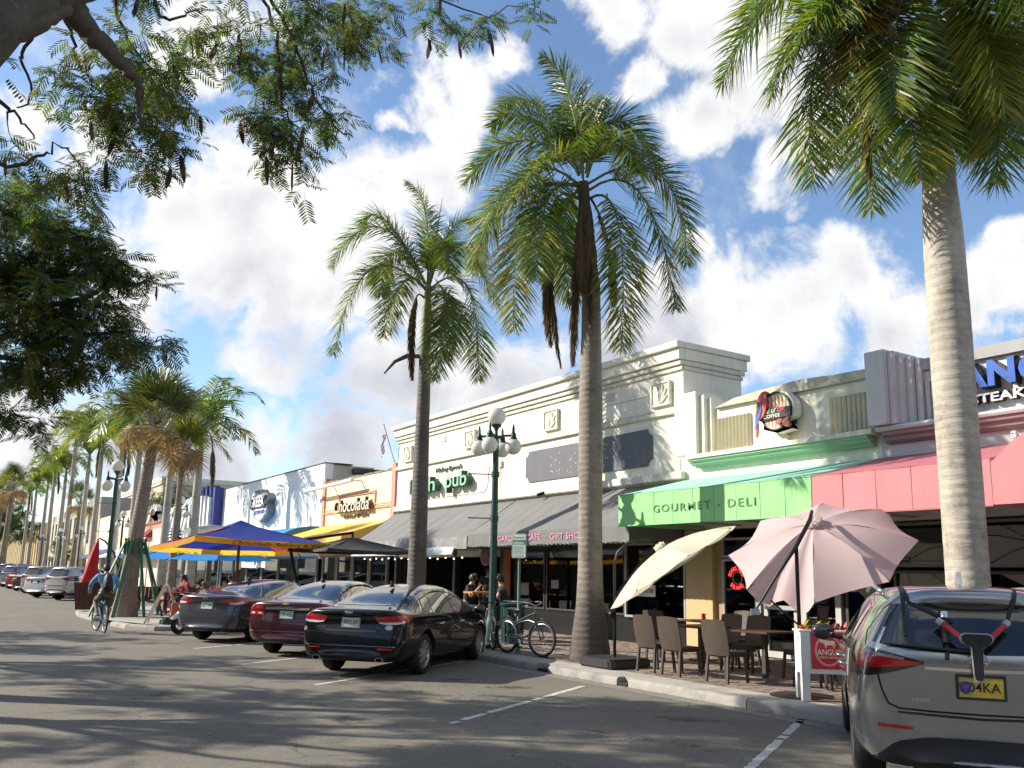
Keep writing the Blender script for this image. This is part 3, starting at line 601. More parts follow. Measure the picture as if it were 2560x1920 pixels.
# charcoal sloped awnings
def slope_awning(label, y0, y1, xv, zt, zb, zw, mats, bulge=0.0, scallop=0.0, fr=True, n=30, sag=.03, cat='awning'):
    t = thing('awning', label, cat, (xv, (y0+y1)/2, zb))
    b = MB(); rows = []
    for i in range(n+1):
        y = y0+(y1-y0)*i/n; row = []
        for j in range(7):
            u = j/6; x = FX-.004+(xv-FX+.004)*u; z = zw+(zt-zw)*u - sag*math.sin(math.pi*u)*(.6+.4*math.sin(i*2.1)) + bulge*math.sin(math.pi*u)
            row.append((x, y, z))
        rows.append(row)
    for i in range(n):
        for j in range(6): b.add([rows[i][j], rows[i+1][j], rows[i+1][j+1], rows[i][j+1]], [(0, 1, 2, 3)])
    b.build('canvas', mats[0], t, world=True, smooth='full')
    v = MB()
    for i in range(n):
        ya, yb = y0+(y1-y0)*i/n, y0+(y1-y0)*(i+1)/n
        za, zb_ = zb-scallop*abs(math.sin(i*math.pi/2)), zb-scallop*abs(math.sin((i+1)*math.pi/2))
        wob = .012*math.sin(i*1.7), .012*math.sin((i+1)*1.7)
        v.add([(xv, ya, zt), (xv, yb, zt), (xv+wob[1], yb, zb_), (xv+wob[0], ya, za)], [(0, 1, 2, 3)])
    v.build('valance', mats[1] if len(mats) > 1 else mats[0], t, world=True, smooth='full')
    for ye in (y0, y1):
        e = MB(); e.prism([(xv, zt), (FX-.004, zw), (FX-.004, zb+.02), (xv, zb)], ye-.002, ye+.002, 'y'); e.build('end_panel', mats[0], t, world=True)
    if fr:
        f = MB()
        for k in range(5):
            y = y0+.05+(y1-y0-.1)*k/4; f.tube([(xv+.05, y, zb+.03), (FX-.05, y, zb+.03)], .018, 6); f.tube([(xv+.05, y, zt-.04), (FX-.05, y, zw-.06)], .015, 6)
        f.tube([(xv+.04, y0, zb+.03), (xv+.04, y1, zb+.03)], .018, 6); f.build('frame', ALU, t, world=True)
    return t
MA = slope_awning('charcoal sloped awning lettered MACARON CAFE GIFT SHOP in pink', 14.42, 21.35, 12.35, 2.76, 2.42, 3.84, [GREYC], scallop=.0, n=36)
text('lettering', 'MACARON  ·  CAFÉ  ·  GIFT SHOP', mat('faded pink letters', (.60, .22, .36), .8, var=.12, vscale=15), (12.336, 20.15, 2.52), 4.15, .185, MA, depth=.004, bold=.006, world=True)
tr_ = MB()
for k in range(40): tr_.tube([(12.355, 14.45+k*.172, 2.425), (12.37, 14.53+k*.172, 2.395), (12.355, 14.62+k*.172, 2.425)], .008, 4)
tr_.build('trim', mat('faded green trim', (.35, .5, .42), .8), MA, world=True)
IA = slope_awning('charcoal sloped awning of the Irish pub with pale worn valance', 21.42, 29.6, 12.35, 2.70, 2.36, 3.84, [GREYC, mat('worn grey valance', (.22, .22, .22), .8, var=.25, vscale=4, dirt=((.5, .5, .48), 3, .5))], n=30, sag=.05)
cl = thing('awning', 'clear plastic drop curtain rolled under the pub awning valance', 'awning', (12.3, 26, 2.2))
b = MB(); n = 40
for i in range(n):
    ya, yb = 22.0+(29.5-22.0)*i/n, 22.0+(29.5-22.0)*(i+1)/n
    b.add([(12.28+.03*math.sin(i), ya, 2.42), (12.28+.03*math.sin(i+1), yb, 2.42), (12.20+.03*math.sin(i*1.3+1), yb, 2.20), (12.20+.03*math.sin(i*1.3-.3), ya, 2.20)], [(0,1,2,3)])
b.build('sheet', mat('milky vinyl', (.62, .66, .70), .2, var=.15, trans=.4), cl, world=True, smooth='full')
YA = slope_awning('bright yellow sloped awning of the chocolate bakery', 29.95, 37.1, 12.0, 2.98, 2.72, 3.62, [mat('yellow canvas', (.80, .50, .10), .75, var=.05, trans=.15)], n=20)
BA = thing('awning', 'bright blue rounded awning beside the yellow one', 'awning', (12, 41, 2.8))
b = MB(); q = [(FX-.004-2.0*(1-math.cos(t)), 2.85+.80*math.cos(t)) for t in np.linspace(0, R(85), 9)]
q = [(FX-.01-1.9*math.sin(t), 2.8+.85*math.cos(t)) for t in np.linspace(0, R(90), 9)]
for (x0, z0), (x1, z1) in zip(q, q[1:]): b.add([(x0,37.6,z0),(x1,37.6,z1),(x1,53.5,z1),(x0,53.5,z0)], [(0,1,2,3)])
BLUEC = mat('azure canvas', (.02, .26, .55), .7, var=.06, trans=.2)
b.build('canvas', BLUEC, BA, world=True, smooth='full'); MB().prism(q+[(FX-.01, 2.8)], 37.59, 37.6, 'y').build('end_panel', mat('dusty teal canvas', (.06, .18, .24), .8), BA, world=True)

# ---------------------------------------------- chocolate bakery
C = building('shop_building', 'pale yellow bakery with salmon pilasters and a framed chocolate shop sign', (FX, 33.5, 0))
YW = mat('butter stucco', (.78, .67, .44), .85, var=.04, vscale=1.5, bump=.1, streak=.1); SAL = mat('salmon trim', (.58, .25, .18), .75, var=.06)
MB().box(FX, 14.35, 30.02, 36.95, 2.3, 5.52).build('wall', YW, C, world=True)
for y in (29.67, 36.95): MB().box(FX-.07, 14.3, y, y+.34, 2.3, 5.74).build('pilaster', SAL, C, world=True, bevel=.01)
b = MB(); b.box(FX-.05, FX-.002, 30.02, 31.6, 4.12, 4.22); b.box(FX-.05, FX-.002, 35.3, 36.95, 4.12, 4.22)
b.box(FX-.05, FX-.002, 31.5, 35.35, 4.76, 4.86); b.box(FX-.05, FX-.002, 31.5, 31.6, 4.12, 4.759); b.box(FX-.05, FX-.002, 35.25, 35.35, 4.12, 4.759)
b.build('sign_frame', SAL, C, world=True)
MB().box(FX-.03, FX-.002, 30.03, 36.94, 4.28, 4.36).build('band', mat('tan band', (.55, .45, .28), .8), C, world=True)
b = MB(); rr_ = random.Random(2)
for k in range(28):
    y = 30.0+k*.25; b.box(FX-.03, 14.4, y, y+.24, 5.522, 5.56+rr_.uniform(0, .05))
b.build('coping', mat('grimy coping', (.22, .20, .17), .9, var=.3, vscale=6), C, world=True)
MB().tube([(FX-.55, 38.2, 5.22), (FX-.55, 32.7, 5.30)], .085, 10).box(FX-.54, FX-.002, 33.0, 33.05, 5.3, 5.36).box(FX-.54, FX-.002, 36.0, 36.05, 5.3, 5.36).build('shutter_roll', mat('off white roll', (.7, .68, .6), .6), C, world=True, smooth=True)
CS = thing('bakery_sign', 'brown raised letters Chocolada Bakery & Cafe on the pale yellow wall', 'sign', (FX, 33.4, 4.1))
BRN = mat('chocolate letters', (.10, .045, .025), .5, var=.1)
text('letters', 'Chocolada', BRN, (FX-.10, 35.4, 4.08), 3.75, .55, CS, depth=.12, bold=.02, world=True, shear=.1)
text('letter_face', 'Chocolada', mat('sign letter cream', (.7, .66, .55), .5), (FX-.222, 35.38, 4.10), 3.72, .52, CS, depth=.02, bold=.002, world=True, shear=.1)
text('letters', 'Bakery & Cafe', BRN, (FX-.02, 34.6, 3.80), 2.5, .20, CS, depth=.05, bold=.01, world=True)
# ---------------------------------------------- white greek restaurant
G = building('restaurant_building', 'plain white restaurant block with tan side wall and dark roof edge', (FX, 45.5, 0))
b = MB(); b.box(FX, 14.4, 37.3, 53.9, 2.2, 6.48); b.build('wall', WHITEW, G, world=True)
b = MB(); b.box(14.402, 16.4, 37.31, 37.6, 3.6, 6.46); b.build('side_wall', mat('tan stucco', (.56, .50, .38), .85, var=.1, dirt=((.3, .27, .2), 1.5, .6)), G, world=True)
b = MB(); b.box(FX-.03, 14.43, 37.28, 53.92, 6.482, 6.53); b.box(14.43, 15.3, 37.2, 37.7, 6.482, 6.53); b.box(15.3, 16.9, 36.9, 38.4, 6.1, 6.34); b.box(16.9, 20, 36.9, 38.0, 5.95, 6.1); b.build('roof_edge', mat('dark flashing', (.07, .06, .055), .8, var=.3), G, world=True)
MB().box(15.4, 21, 36.97, 37.29, 4.5, 6.05).build('side_wall', WHITEW, G, world=True)
GS = thing('restaurant_sign', 'grey and white shield-shaped sign reading THE GREEK JOINT', 'sign', (FX, 45.5, 4.9))
out = [(46.45,5.86),(45.40,5.86),(45.40,5.62),(44.35,5.62),(44.05,5.30),(44.30,5.10),(44.05,4.75),(44.15,4.45),(45.30,4.12),(46.55,4.40),(46.60,4.75),(47.25,4.9),(47.3,5.40),(46.75,5.60),(46.45,5.62)]
MB().prism(out, FX-.40, FX-.05, 'x').build('back_panel', mat('steel grey sign', (.20, .22, .25), .5), GS, world=True)
WL = mat('bright white letters', (.85, .85, .85), .45)
text('letters', 'THE', BK, (FX-.43, 46.3, 5.62), .85, .20, GS, depth=.03, bold=.02, world=True)
MB().prism([(47.0,4.86),(44.5,4.86),(44.3,5.1),(44.45,5.5),(46.9,5.55),(47.15,5.3)], FX-.425, FX-.402, 'x').build('name_plate', mat('slate plate', (.07,.08,.10), .5), GS, world=True)
text('letters', 'GREEK', WL, (FX-.46, 46.95, 4.92), 2.5, .58, GS, depth=.03, bold=.022, world=True)
MB().prism([(46.45,4.42),(45.3,4.2),(44.3,4.48),(44.3,4.80),(46.45,4.80)], FX-.425, FX-.402, 'x').build('name_plate', WL, GS, world=True)
text('letters', 'JOINT', mat('royal blue letters', (.03, .05, .40), .5), (FX-.45, 46.2, 4.48), 1.7, .26, GS, depth=.02, bold=.02, world=True)
# ---------------------------------------------- building with blue and white fins
Fb = building('shop_building', 'white shop with a fan of tall blue and white vertical fins', (FX, 57, 0))
MB().box(FX, 14.4, 53.95, 60.0, 2.2, 5.9).build('wall', WHITEW, Fb, world=True)
NAVY = mat('navy blue paint', (.025, .035, .20), .6)
for k in range(6):
    y = 54.35+k*.98; top = 5.75+.62*math.sin(math.pi*(k+1.6)/7.2)+.1
    MB().box(FX-.55, FX-.002, y, y+.42, 4.3, top+.38).build('fin', NAVY, Fb, world=True); MB().box(FX-.75, FX-.002, y+.43, y+.80, 4.3, top-.25).build('fin', WHITEW, Fb, world=True)
# ---------------------------------------------- white building with round fins
Hb = building('shop_building', 'white shop front with curved grey fins behind a street lamp', (FX, 66, 0))
MB().box(FX, 14.4, 60.05, 71.5, 2.2, 6.15).build('wall', WHITEW, Hb, world=True)
LG = mat('light grey fin', (.55, .56, .58), .7)
for k in range(6):
    y = 60.4+k*.95; MB().prism([(FX-.9, 4.2), (FX-.7, 5.6), (FX-.3, 6.5-.05*k), (FX-.002, 6.62-.05*k), (FX-.002, 4.2)], y, y+.4, 'y').build('fin', LG, Hb, world=True)
MB().box(12.4, FX-.01, 61, 71, 2.5, 2.95).build('canopy', mat('white blue canopy', (.65, .7, .75), .6), Hb, world=True)
# ---------------------------------------------- mission style front
Mb = building('shop_building', 'cream mission style shop with curved brown gable and terracotta tiles', (FX, 76, 0))
CY = mat('warm cream stucco', (.74, .62, .44), .85, var=.06); TERR = mat('terracotta', (.42, .15, .09), .8, var=.2, vscale=6)
MB().box(FX, 14.4, 71.6, 80.6, .13, 5.15).build('wall', CY, Mb, world=True)
g_ = [(79.2, 5.15), (79.0, 5.45), (78.2, 5.5), (78.0, 6.0)]+[(76.2+1.5*math.cos(t), 6.1+.75*math.sin(t)) for t in np.linspace(R(170), R(10), 12)]+[(74.5, 5.9), (74.2, 5.5), (73.4, 5.45), (73.3, 5.15)]
MB().prism(g_, FX, 14.4, 'x').build('gable', mat('pale gable', (.7, .68, .62), .8), Mb, world=True)
MB().prism([((y-76.2)*.68+76.2, (z-5.15)*.74+5.18) for y, z in g_], FX-.02, FX-.002, 'x').build('gable_panel', mat('brown plaster', (.22, .11, .08), .85, var=.15), Mb, world=True)
for k in range(22):
    y = 71.9+k*.39
    MB().tube([(FX-.42, y, 5.08), (FX-.01, y, 5.26)], .10, 7).build('tile', TERR, Mb, world=True)
MB().prism([(FX-.5, 4.15), (FX-.5, 4.25), (FX-.002, 4.75), (FX-.002, 4.15)], 75.6, 78.3, 'y').build('window_awning', mat('maroon canvas', (.22, .02, .03), .8), Mb, world=True)
MB().box(FX-.9, FX-.01, 72, 80, 2.35, 2.95).build('canopy', mat('salmon canopy', (.62, .30, .25), .8), Mb, world=True)
# ---------------------------------------------- more distant fronts
Yb = building('shop_building', 'flat pale yellow shop block further along the street', (FX, 93, 0))
MB().box(FX, 14.5, 80.7, 105.5, .13, 6.9).build('wall', mat('pale lemon stucco', (.78, .69, .46), .85, var=.05), Yb, world=True)
WIN = mat('dark window', (.03, .035, .04), .15)
for y in (84, 89, 94, 99): MB().box(FX-.03, FX-.002, y, y+2.6, .9, 2.5).build('window', WIN, Yb, world=True)
MB().prism([(11.9, 2.5), (FX-.01, 3.4), (FX-.01, 2.5)], 81, 92, 'y').build('canopy', mat('white striped canopy', (.7, .72, .76), .8), Yb, world=True)
MB().prism([(11.9, 2.5), (FX-.01, 3.5), (FX-.01, 2.5)], 92.3, 104, 'y').build('canopy', mat('navy canopy', (.03, .05, .22), .8), Yb, world=True)
Tb = building('office_building', 'taupe office block with narrow dark windows behind the street palms', (FX, 135, 0))
TAU = mat('taupe concrete', (.40, .37, .31), .85, var=.05)
MB().box(FX, 34, 106, 165, .1, 9.4).build('wall', TAU, Tb, world=True)
for k in range(12):
    y = 109+k*4.6; MB().box(FX-.05, FX-.003, y, y+1.5, 4.4, 8.0).build('window', WIN, Tb, world=True); MB().box(FX-.05, FX-.003, y, y+2.4, .8, 3.0).build('window', WIN, Tb, world=True)
Vb = building('arcade_building', 'long beige arcade building with projecting vertical piers at the end of the street', (FX, 240, 0))
BEI = mat('beige concrete', (.62, .50, .31), .85, var=.05)
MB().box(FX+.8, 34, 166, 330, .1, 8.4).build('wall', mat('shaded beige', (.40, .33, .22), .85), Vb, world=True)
for k in range(33):
    y = 167+k*5; MB().box(FX-.4, FX+.79, y, y+1.1, .1, 8.9).build('pier', BEI, Vb, world=True)
Zb = building('shop_building', 'brick red shop with round red and teal sign at the street end', (5, 345, 0))
MB().box(-30, 14, 345, 365, 0, 9).build('wall', mat('dull red brick', (.30, .10, .09), .9, var=.15), Zb, world=True)
MB().box(3, 9, 344.4, 344.9, 6.3, 12.5).build('billboard', WHITEW, Zb, world=True)
MB().lathe([(2.2, -.3), (2.2, 0)], (4.5, 344.3, 4.4), 20, 'y').build('round_sign', mat('teal sign', (.05, .25, .28), .6), Zb, world=True)
MB().lathe([(1.5, -.3), (1.5, 0)], (4.8, 343.9, 4.2), 20, 'y').build('sign_disc', mat('red sign disc', (.6, .05, .05), .6), Zb, world=True)
BG = building('big_building', 'large plain tan building with a pale cornice rising behind the shops', (30, 112, 0))
b = MB(); b.box(21.5, 48, 112, 150, 0, 12.15); b.build('wall', mat('olive tan stucco', (.42, .38, .27), .85, var=.06, vscale=.5), BG, world=True)
MB().box(21.2, 48.3, 111.6, 150, 12.16, 12.75).build('cornice', mat('pale cornice', (.62, .61, .54), .85), BG, world=True, bevel=.05)
MB().box(21.3, 48.3, 111.8, 150, 11.85, 12.15).build('band', mat('pale cornice', (.62, .61, .54)), BG, world=True)

# ---------------------------------------------- shopfronts under the awnings
def frame_rect(b, y0, y1, z0, z1, w, x0, x1, m=0):
    b.box(x0, x1, y0, y0+w, z0, z1, m); b.box(x0, x1, y1-w, y1, z0, z1, m); b.box(x0, x1, y0+w, y1-w, z0, z0+w, m); b.box(x0, x1, y0+w, y1-w, z1-w, z1, m)
def bay(par, y0, y1, z0, z1, fm, w=.06, x=FX, gm=GL1, name='window'):
    b = MB(); frame_rect(b, y0, y1, z0, z1, w, x-.05, x+.05); o = b.build(name, fm, par, world=True)
    MB().box(x-.006, x+.006, y0+w, y1-w, z0+w, z1-w).build('pane', gm, o); return o
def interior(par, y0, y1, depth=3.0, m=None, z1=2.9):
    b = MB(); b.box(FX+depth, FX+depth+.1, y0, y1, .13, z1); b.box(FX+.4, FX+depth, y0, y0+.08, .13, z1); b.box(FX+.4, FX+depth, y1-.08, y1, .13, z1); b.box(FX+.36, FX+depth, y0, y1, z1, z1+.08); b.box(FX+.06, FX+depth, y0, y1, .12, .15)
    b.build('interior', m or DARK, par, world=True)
TAUP = mat('taupe paper', (.20, .175, .14), .9, var=.08, vscale=2)
# macaron shop: papered windows over a dark bulkhead
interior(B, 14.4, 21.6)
MB().box(FX-.04, FX+.2, 14.4, 21.3, .13, .62).box(FX-.02, FX+.06, 14.4, 21.3, .62, .72).build('bulkhead', mat('black tile', (.015, .015, .016), .3), B, world=True)
for y0, y1 in ((14.6, 16.40), (16.46, 19.78), (19.84, 21.15)): bay(B, y0, y1, .74, 2.5, DKFRAME, .05)
MB().box(FX+.02, FX+.03, 16.5, 19.7, .78, 2.5).build('window_paper', TAUP, B, world=True)
MB().box(FX+.02, FX+.03, 19.9, 21.1, .78, 2.5).build('window_paper', mat('pale window paper', (.24, .23, .20), .9), B, world=True)
MB().box(FX, FX+.3, 14.4, 14.6, .13, 2.6).box(FX, FX+.3, 21.15, 21.45, .13, 2.6).build('column', mat('charcoal column', (.05, .05, .05), .8), B, world=True)
PAPER = mat('white paper', (.66, .65, .60), .8, var=.05)
for y, z, w, h in ((19.24, 1.32, .34, .22), (20.68, 1.1, .6, .34), (20.7, .78, .55, .22)): MB().box(FX-.012, FX-.008, y, y+w, z, z+h).build('notice', mat('faded notice', (.30, .29, .26), .9), B, world=True)
# open-fronted pub
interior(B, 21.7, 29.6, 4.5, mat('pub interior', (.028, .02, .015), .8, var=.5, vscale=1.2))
for y, m in ((22.0, 'x'), (24.9, 'x'), (27.3, 'x'), (29.3, 'x')): MB().box(FX-.05, FX+.15, y, y+.16, .13, 2.5).build('post', DKFRAME, B, world=True)
MB().box(FX-.06, FX-.02, 21.62, 21.98, .13, 2.5).build('post', mat('orange brown board', (.42, .17, .05), .7), B, world=True)
rng = random.Random(4)
for k in range(14):
    y = 22.4+rng.random()*6.6; z = .9+rng.random()*1.2; c_ = rng.choice([(.16, .10, .05), (.12, .11, .09), (.07, .05, .03), (.2, .17, .12)])
    MB().box(FX+4.3, FX+4.45, y, y+rng.uniform(.3, .8), z, z+rng.uniform(.25, .7)).build('wall_picture', mat('picture %d' % (k % 5), c_, .6, var=.4, vscale=8), B, world=True)
rs = thing('round_sign', 'round red sign with pale rim hanging in the pub doorway', 'sign', (13.6, 22.4, 2.2))
MB().lathe([(.30, -.03), (.30, .03)], (0, 0, 0), 28, 'x').build('rim', mat('dusty pale rim', (.32, .27, .22), .6), rs); MB().lathe([(.24, -.04), (.24, -.031)], (0, 0, 0), 28, 'x').build('disc', mat('deep red enamel', (.25, .03, .03), .4), rs)
text('lettering', 'BEER', mat('pale letters', (.5, .45, .4), .6), (-.045, .16, -.05), .32, .10, rs, depth=.004)
sl_ = thing('string_lights', 'string of small warm bulbs under the pub awning edge', 'string lights', (12.6, 25, 2.2))
cable = []
LB = mat('lit bulb', (1.0, .78, .5), .3, emit=5)
for k in range(15):
    y = 22.0+k*.5; z = 2.12-.03*math.sin(k*math.pi/2)**2; cable.append((12.55, y, z+.05)); MB().sphere((0, 0, 0), .02, 8).build('bulb', LB, sl_, smooth='full', loc=(-.05, y-25, z-2.2))
MB().tube(cable, .006, 4).build('cable', BK, sl_, world=True)
# deli front: window, yellow column, glazed doors
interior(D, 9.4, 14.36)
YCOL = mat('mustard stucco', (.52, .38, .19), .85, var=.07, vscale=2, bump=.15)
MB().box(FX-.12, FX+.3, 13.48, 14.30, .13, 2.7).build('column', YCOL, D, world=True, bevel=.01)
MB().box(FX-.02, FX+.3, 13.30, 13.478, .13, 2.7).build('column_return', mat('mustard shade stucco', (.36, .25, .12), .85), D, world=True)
bay(D, 14.32, 16.39, .72, 2.46, ALU, .05, x=FX-.06)
MS = thing('window_sticker', 'white sticker reading MASTER in the deli window', 'sticker', (FX-.13, 15.6, 1.35))
MB().box(-.004, 0, -.33, .33, -.13, .13).build('sheet', PAPER, MS); text('lettering', 'MASTER', BK, (-.006, .12, -.05), .40, .09, MS, depth=.001, bold=.02)
text('lettering', 'Auto Care', mat('dull grey print', (.2, .2, .2), .6), (-.006, .30, -.1), .36, .035, MS, depth=.001)
bay(D, 12.34, 13.27, .15, 2.08, ALU, .05); bay(D, 12.34, 13.27, 2.10, 2.52, ALU, .05)
MB().box(FX-.10, FX+.1, 12.2, 12.335, .15, 2.6).build('door_post', mat('pale grey post', (.42, .42, .38), .6), D, world=True)
bay(D, 11.3, 12.18, .15, 2.2, mat('grey white door frame', (.42, .43, .41), .6), .12, name='door'); bay(D, 10.35, 11.25, .15, 2.2, _M['grey white door frame'], .12, name='door')
MB().box(FX-.10, FX-.05, 11.35, 12.1, 1.08, 1.16).build('push_bar', ALU, D, world=True)
bay(D, 9.5, 10.25, .15, 2.5, DKFRAME, .06)
NS = thing('neon_sign', 'red neon ring sign lettered BOARS HEAD BRAND in the deli door glass', 'neon sign', (FX-.03, 12.86, 1.68))
NEON = mat('red neon', (.9, .05, .04), .4, emit=1.1)
MB().lathe([(.115, -.008), (.125, -.012), (.135, -.008), (.125, 0), (.115, -.008)], (0, -.01, 0), 26, 'x').build('ring', mat('amber neon', (.35, .2, .08), .4, emit=.1), NS)
def arc_text(s, rad, a0, a1, size, flip=False):
    n = len(s)
    for k, ch in enumerate(s):
        if ch == ' ': continue
        a = a0+(a1-a0)*(k/(n-1)); cy_, cz_ = -rad*math.sin(a), rad*math.cos(a)
        ang = -a if not flip else math.pi-a
        X = Vector((0, -1, 0)); Y = Vector((0, 0, 1)); c, s_ = math.cos(ang), math.sin(ang); Xr, Yr = X*c+Y*s_, Y*c-X*s_
        o = Vector((-.012, cy_, cz_))-Xr*size*.35-Yr*size*.5
        text('letter', ch, NEON, o, size*.7, size, NS, depth=.008, bold=.008, xa=Xr, ya=Yr)
arc_text('BOARS HEAD', .20, -1.25, 1.25, .085)
arc_text('BRAND', .20, math.pi+.75, math.pi-.75, .085, True)
# steakhouse front
interior(A, -2, 9.3, 3.5)
for y0, y1 in ((8.2, 9.25), (6.3, 8.1), (4.4, 6.2), (2.5, 4.3)):
    bay(A, y0, y1, .2, 1.86, DKFRAME, .05); bay(A, y0, y1, 1.92, 2.68, mat('weathered mullion', (.16, .14, .12), .6), .05)
text('window_lettering', 'ANGUS', mat('etched letters', (.22, .2, .18), .6), (FX-.02, 6.95, 2.28), .5, .08, A, depth=.002, world=True)
# bakery, greek and further shopfronts
def front(par, y0, y1, n, fm, z1=2.35, zb=.35):
    interior(par, y0, y1, 3.0); w = (y1-y0)/n
    for k in range(n): bay(par, y0+k*w+.03, y0+(k+1)*w-.03, .15 if k % 3 == 1 else zb, z1, fm, .10)
WF = mat('dull joinery', (.17, .165, .15), .6)
front(C, 30.1, 36.9, 4, WF); front(G, 37.5, 53.7, 6, WF, 2.3); front(Fb, 54.1, 59.9, 2, WF, 2.4, .4); front(Hb, 60.2, 71.3, 4, WF, 2.4, .4)
gj = thing('hanging_board', 'white board lettered Greek Joint above the restaurant door', 'sign', (13.0, 43.9, 2.05))
MB().box(0, .05, -2.0, 2.0, -.28, .28).build('board', WHITEW, gj); text('lettering', 'Greek Joint', mat('dark script', (.08, .1, .14), .6), (-.006, 1.5, -.14), 2.9, .30, gj, depth=.003, shear=.35)
cord = MB().tube([(0, -1.8, .28), (0, -1.8, .5)], .012, 5).tube([(0, 1.8, .28), (0, 1.8, .5)], .012, 5); cord.build('hanger', BK, gj)

# the other side of the street, out of view: it shades and is mirrored in paint and glass
rg_ = random.Random(9); yy_ = -45
for k, c_ in enumerate([(.45, .36, .26), (.30, .20, .16), (.5, .48, .44), (.22, .25, .28), (.42, .34, .22), (.36, .30, .26), (.5, .42, .3), (.3, .3, .28), (.45, .3, .22), (.4, .38, .36)]):
    w_ = rg_.uniform(13, 19); h_ = rg_.uniform(6.5, 8.5)
    o_ = building('shop_building', 'plain two-tone shop block on the opposite side of the street, %s in its row' % ['first', 'second', 'third', 'fourth', 'fifth', 'sixth', 'seventh', 'eighth', 'ninth', 'tenth'][k], (-17, yy_, 0))
    MB().box(-25, -17, yy_, yy_+w_-.1, 0, h_).build('wall', mat('opposite wall %d' % k, c_, .85, var=.08), o_, world=True)
    for q in range(3): MB().box(-17.0, -16.95, yy_+1+q*w_/3, yy_+w_/3*(q+1)-.6, .4, 2.6).build('window', WIN, o_, world=True)
    MB().box(-17.0, -15.2, yy_+.2, yy_+w_-.4, 2.9, 3.1).build('canopy', mat('opposite canopy %d' % (k % 3), (.12, .1, .08), .8), o_, world=True); yy_ += w_

# ================================================================== cars
PAINT = {}
def paint(name, col, flake=.35, rough=.32):
    m = mat(name, col, rough, flake, var=.03, vscale=.8, coat=1.0); m.node_tree.nodes['Principled BSDF'].inputs['Coat Roughness'].default_value = .04
    return m
TYRE = mat('tyre rubber', (.014, .014, .014), .8, var=.15, vscale=8); CHR = mat('chrome', (.75, .75, .76), .12, 1.0, var=.02)
RIM = mat('alloy rim', (.52, .53, .55), .28, .9, var=.05); CGL = mat('tinted car glass', (.008, .010, .012), .03, var=.02, spec=.8, coat=.6)
TAIL = mat('red tail lamp', (.42, .008, .012), .12, var=.1, coat=1); TAILD = mat('dark red lamp', (.16, .004, .008), .15, coat=1); LENS = mat('clear lamp lens', (.62, .60, .60), .15, coat=1)
BLKP = mat('black plastic', (.014, .014, .015), .55, var=.1); GAP = mat('panel gap', (.004, .004, .004), .9)
WELL = mat('wheel well', (.008, .008, .008), .95)
def wheel(par, x, y, r, side, rimr, spokes=10, wide=.22, rim=RIM, thick=.03):
    w = obj('wheel', None, par, loc=(x, y, r))
    o = MB(); s = side; h = wide/2
    o.lathe([(rimr, -h*s), (r-.045, -h*s*1.02), (r-.012, -h*s*.82), (r, -h*s*.5), (r, h*s*.5), (r-.012, h*s*.82), (r-.045, h*s*1.02), (rimr+.005, h*s), (rimr-.01, h*s*.9)], (0, 0, 0), 40, 'y', cap=False)
    o.build('tyre', TYRE, w, smooth=True)
    d = MB(); d.lathe([(rimr-.01, h*s*.9), (rimr-.022, h*s*.88), (rimr-.035, h*s*.55)], (0, 0, 0), 36, 'y', 0, cap=False)
    d.lathe([(rimr-.01, h*s*.42), (.05, h*s*.38), (.001, h*s*.38)], (0, 0, 0), 24, 'y', 1, cap=False)
    for k in range(spokes):
        a = 2*math.pi*k/spokes+.15; t = .018 if k % 2 else .026
        p0 = Vector((math.cos(a)*.045, 0, math.sin(a)*.045)); p1 = Vector((math.cos(a)*(rimr-.018), 0, math.sin(a)*(rimr-.018)))
        tn = Vector((-math.sin(a), 0, math.cos(a))); yo = Vector((0, h*s*.80, 0)); yi = Vector((0, h*s*.66, 0))
        d.add([p0-tn*t+yi*1.1, p0+tn*t+yi*1.1, p1+tn*t*1.3+yo, p1-tn*t*1.3+yo, p0-tn*t*.6+yi*.5, p0+tn*t*.6+yi*.5, p1+tn*t+yi*.6, p1-tn*t+yi*.6], [(0,1,2,3),(0,4,5,1),(1,5,6,2),(2,6,7,3),(3,7,4,0)], 0)
    d.lathe([(.055, h*s*.55), (.05, h*s*.76), (.001, h*s*.78)], (0, 0, 0), 14, 'y', 0)
    d.build('rim', [rim, WELL], w, smooth=True)
    return w
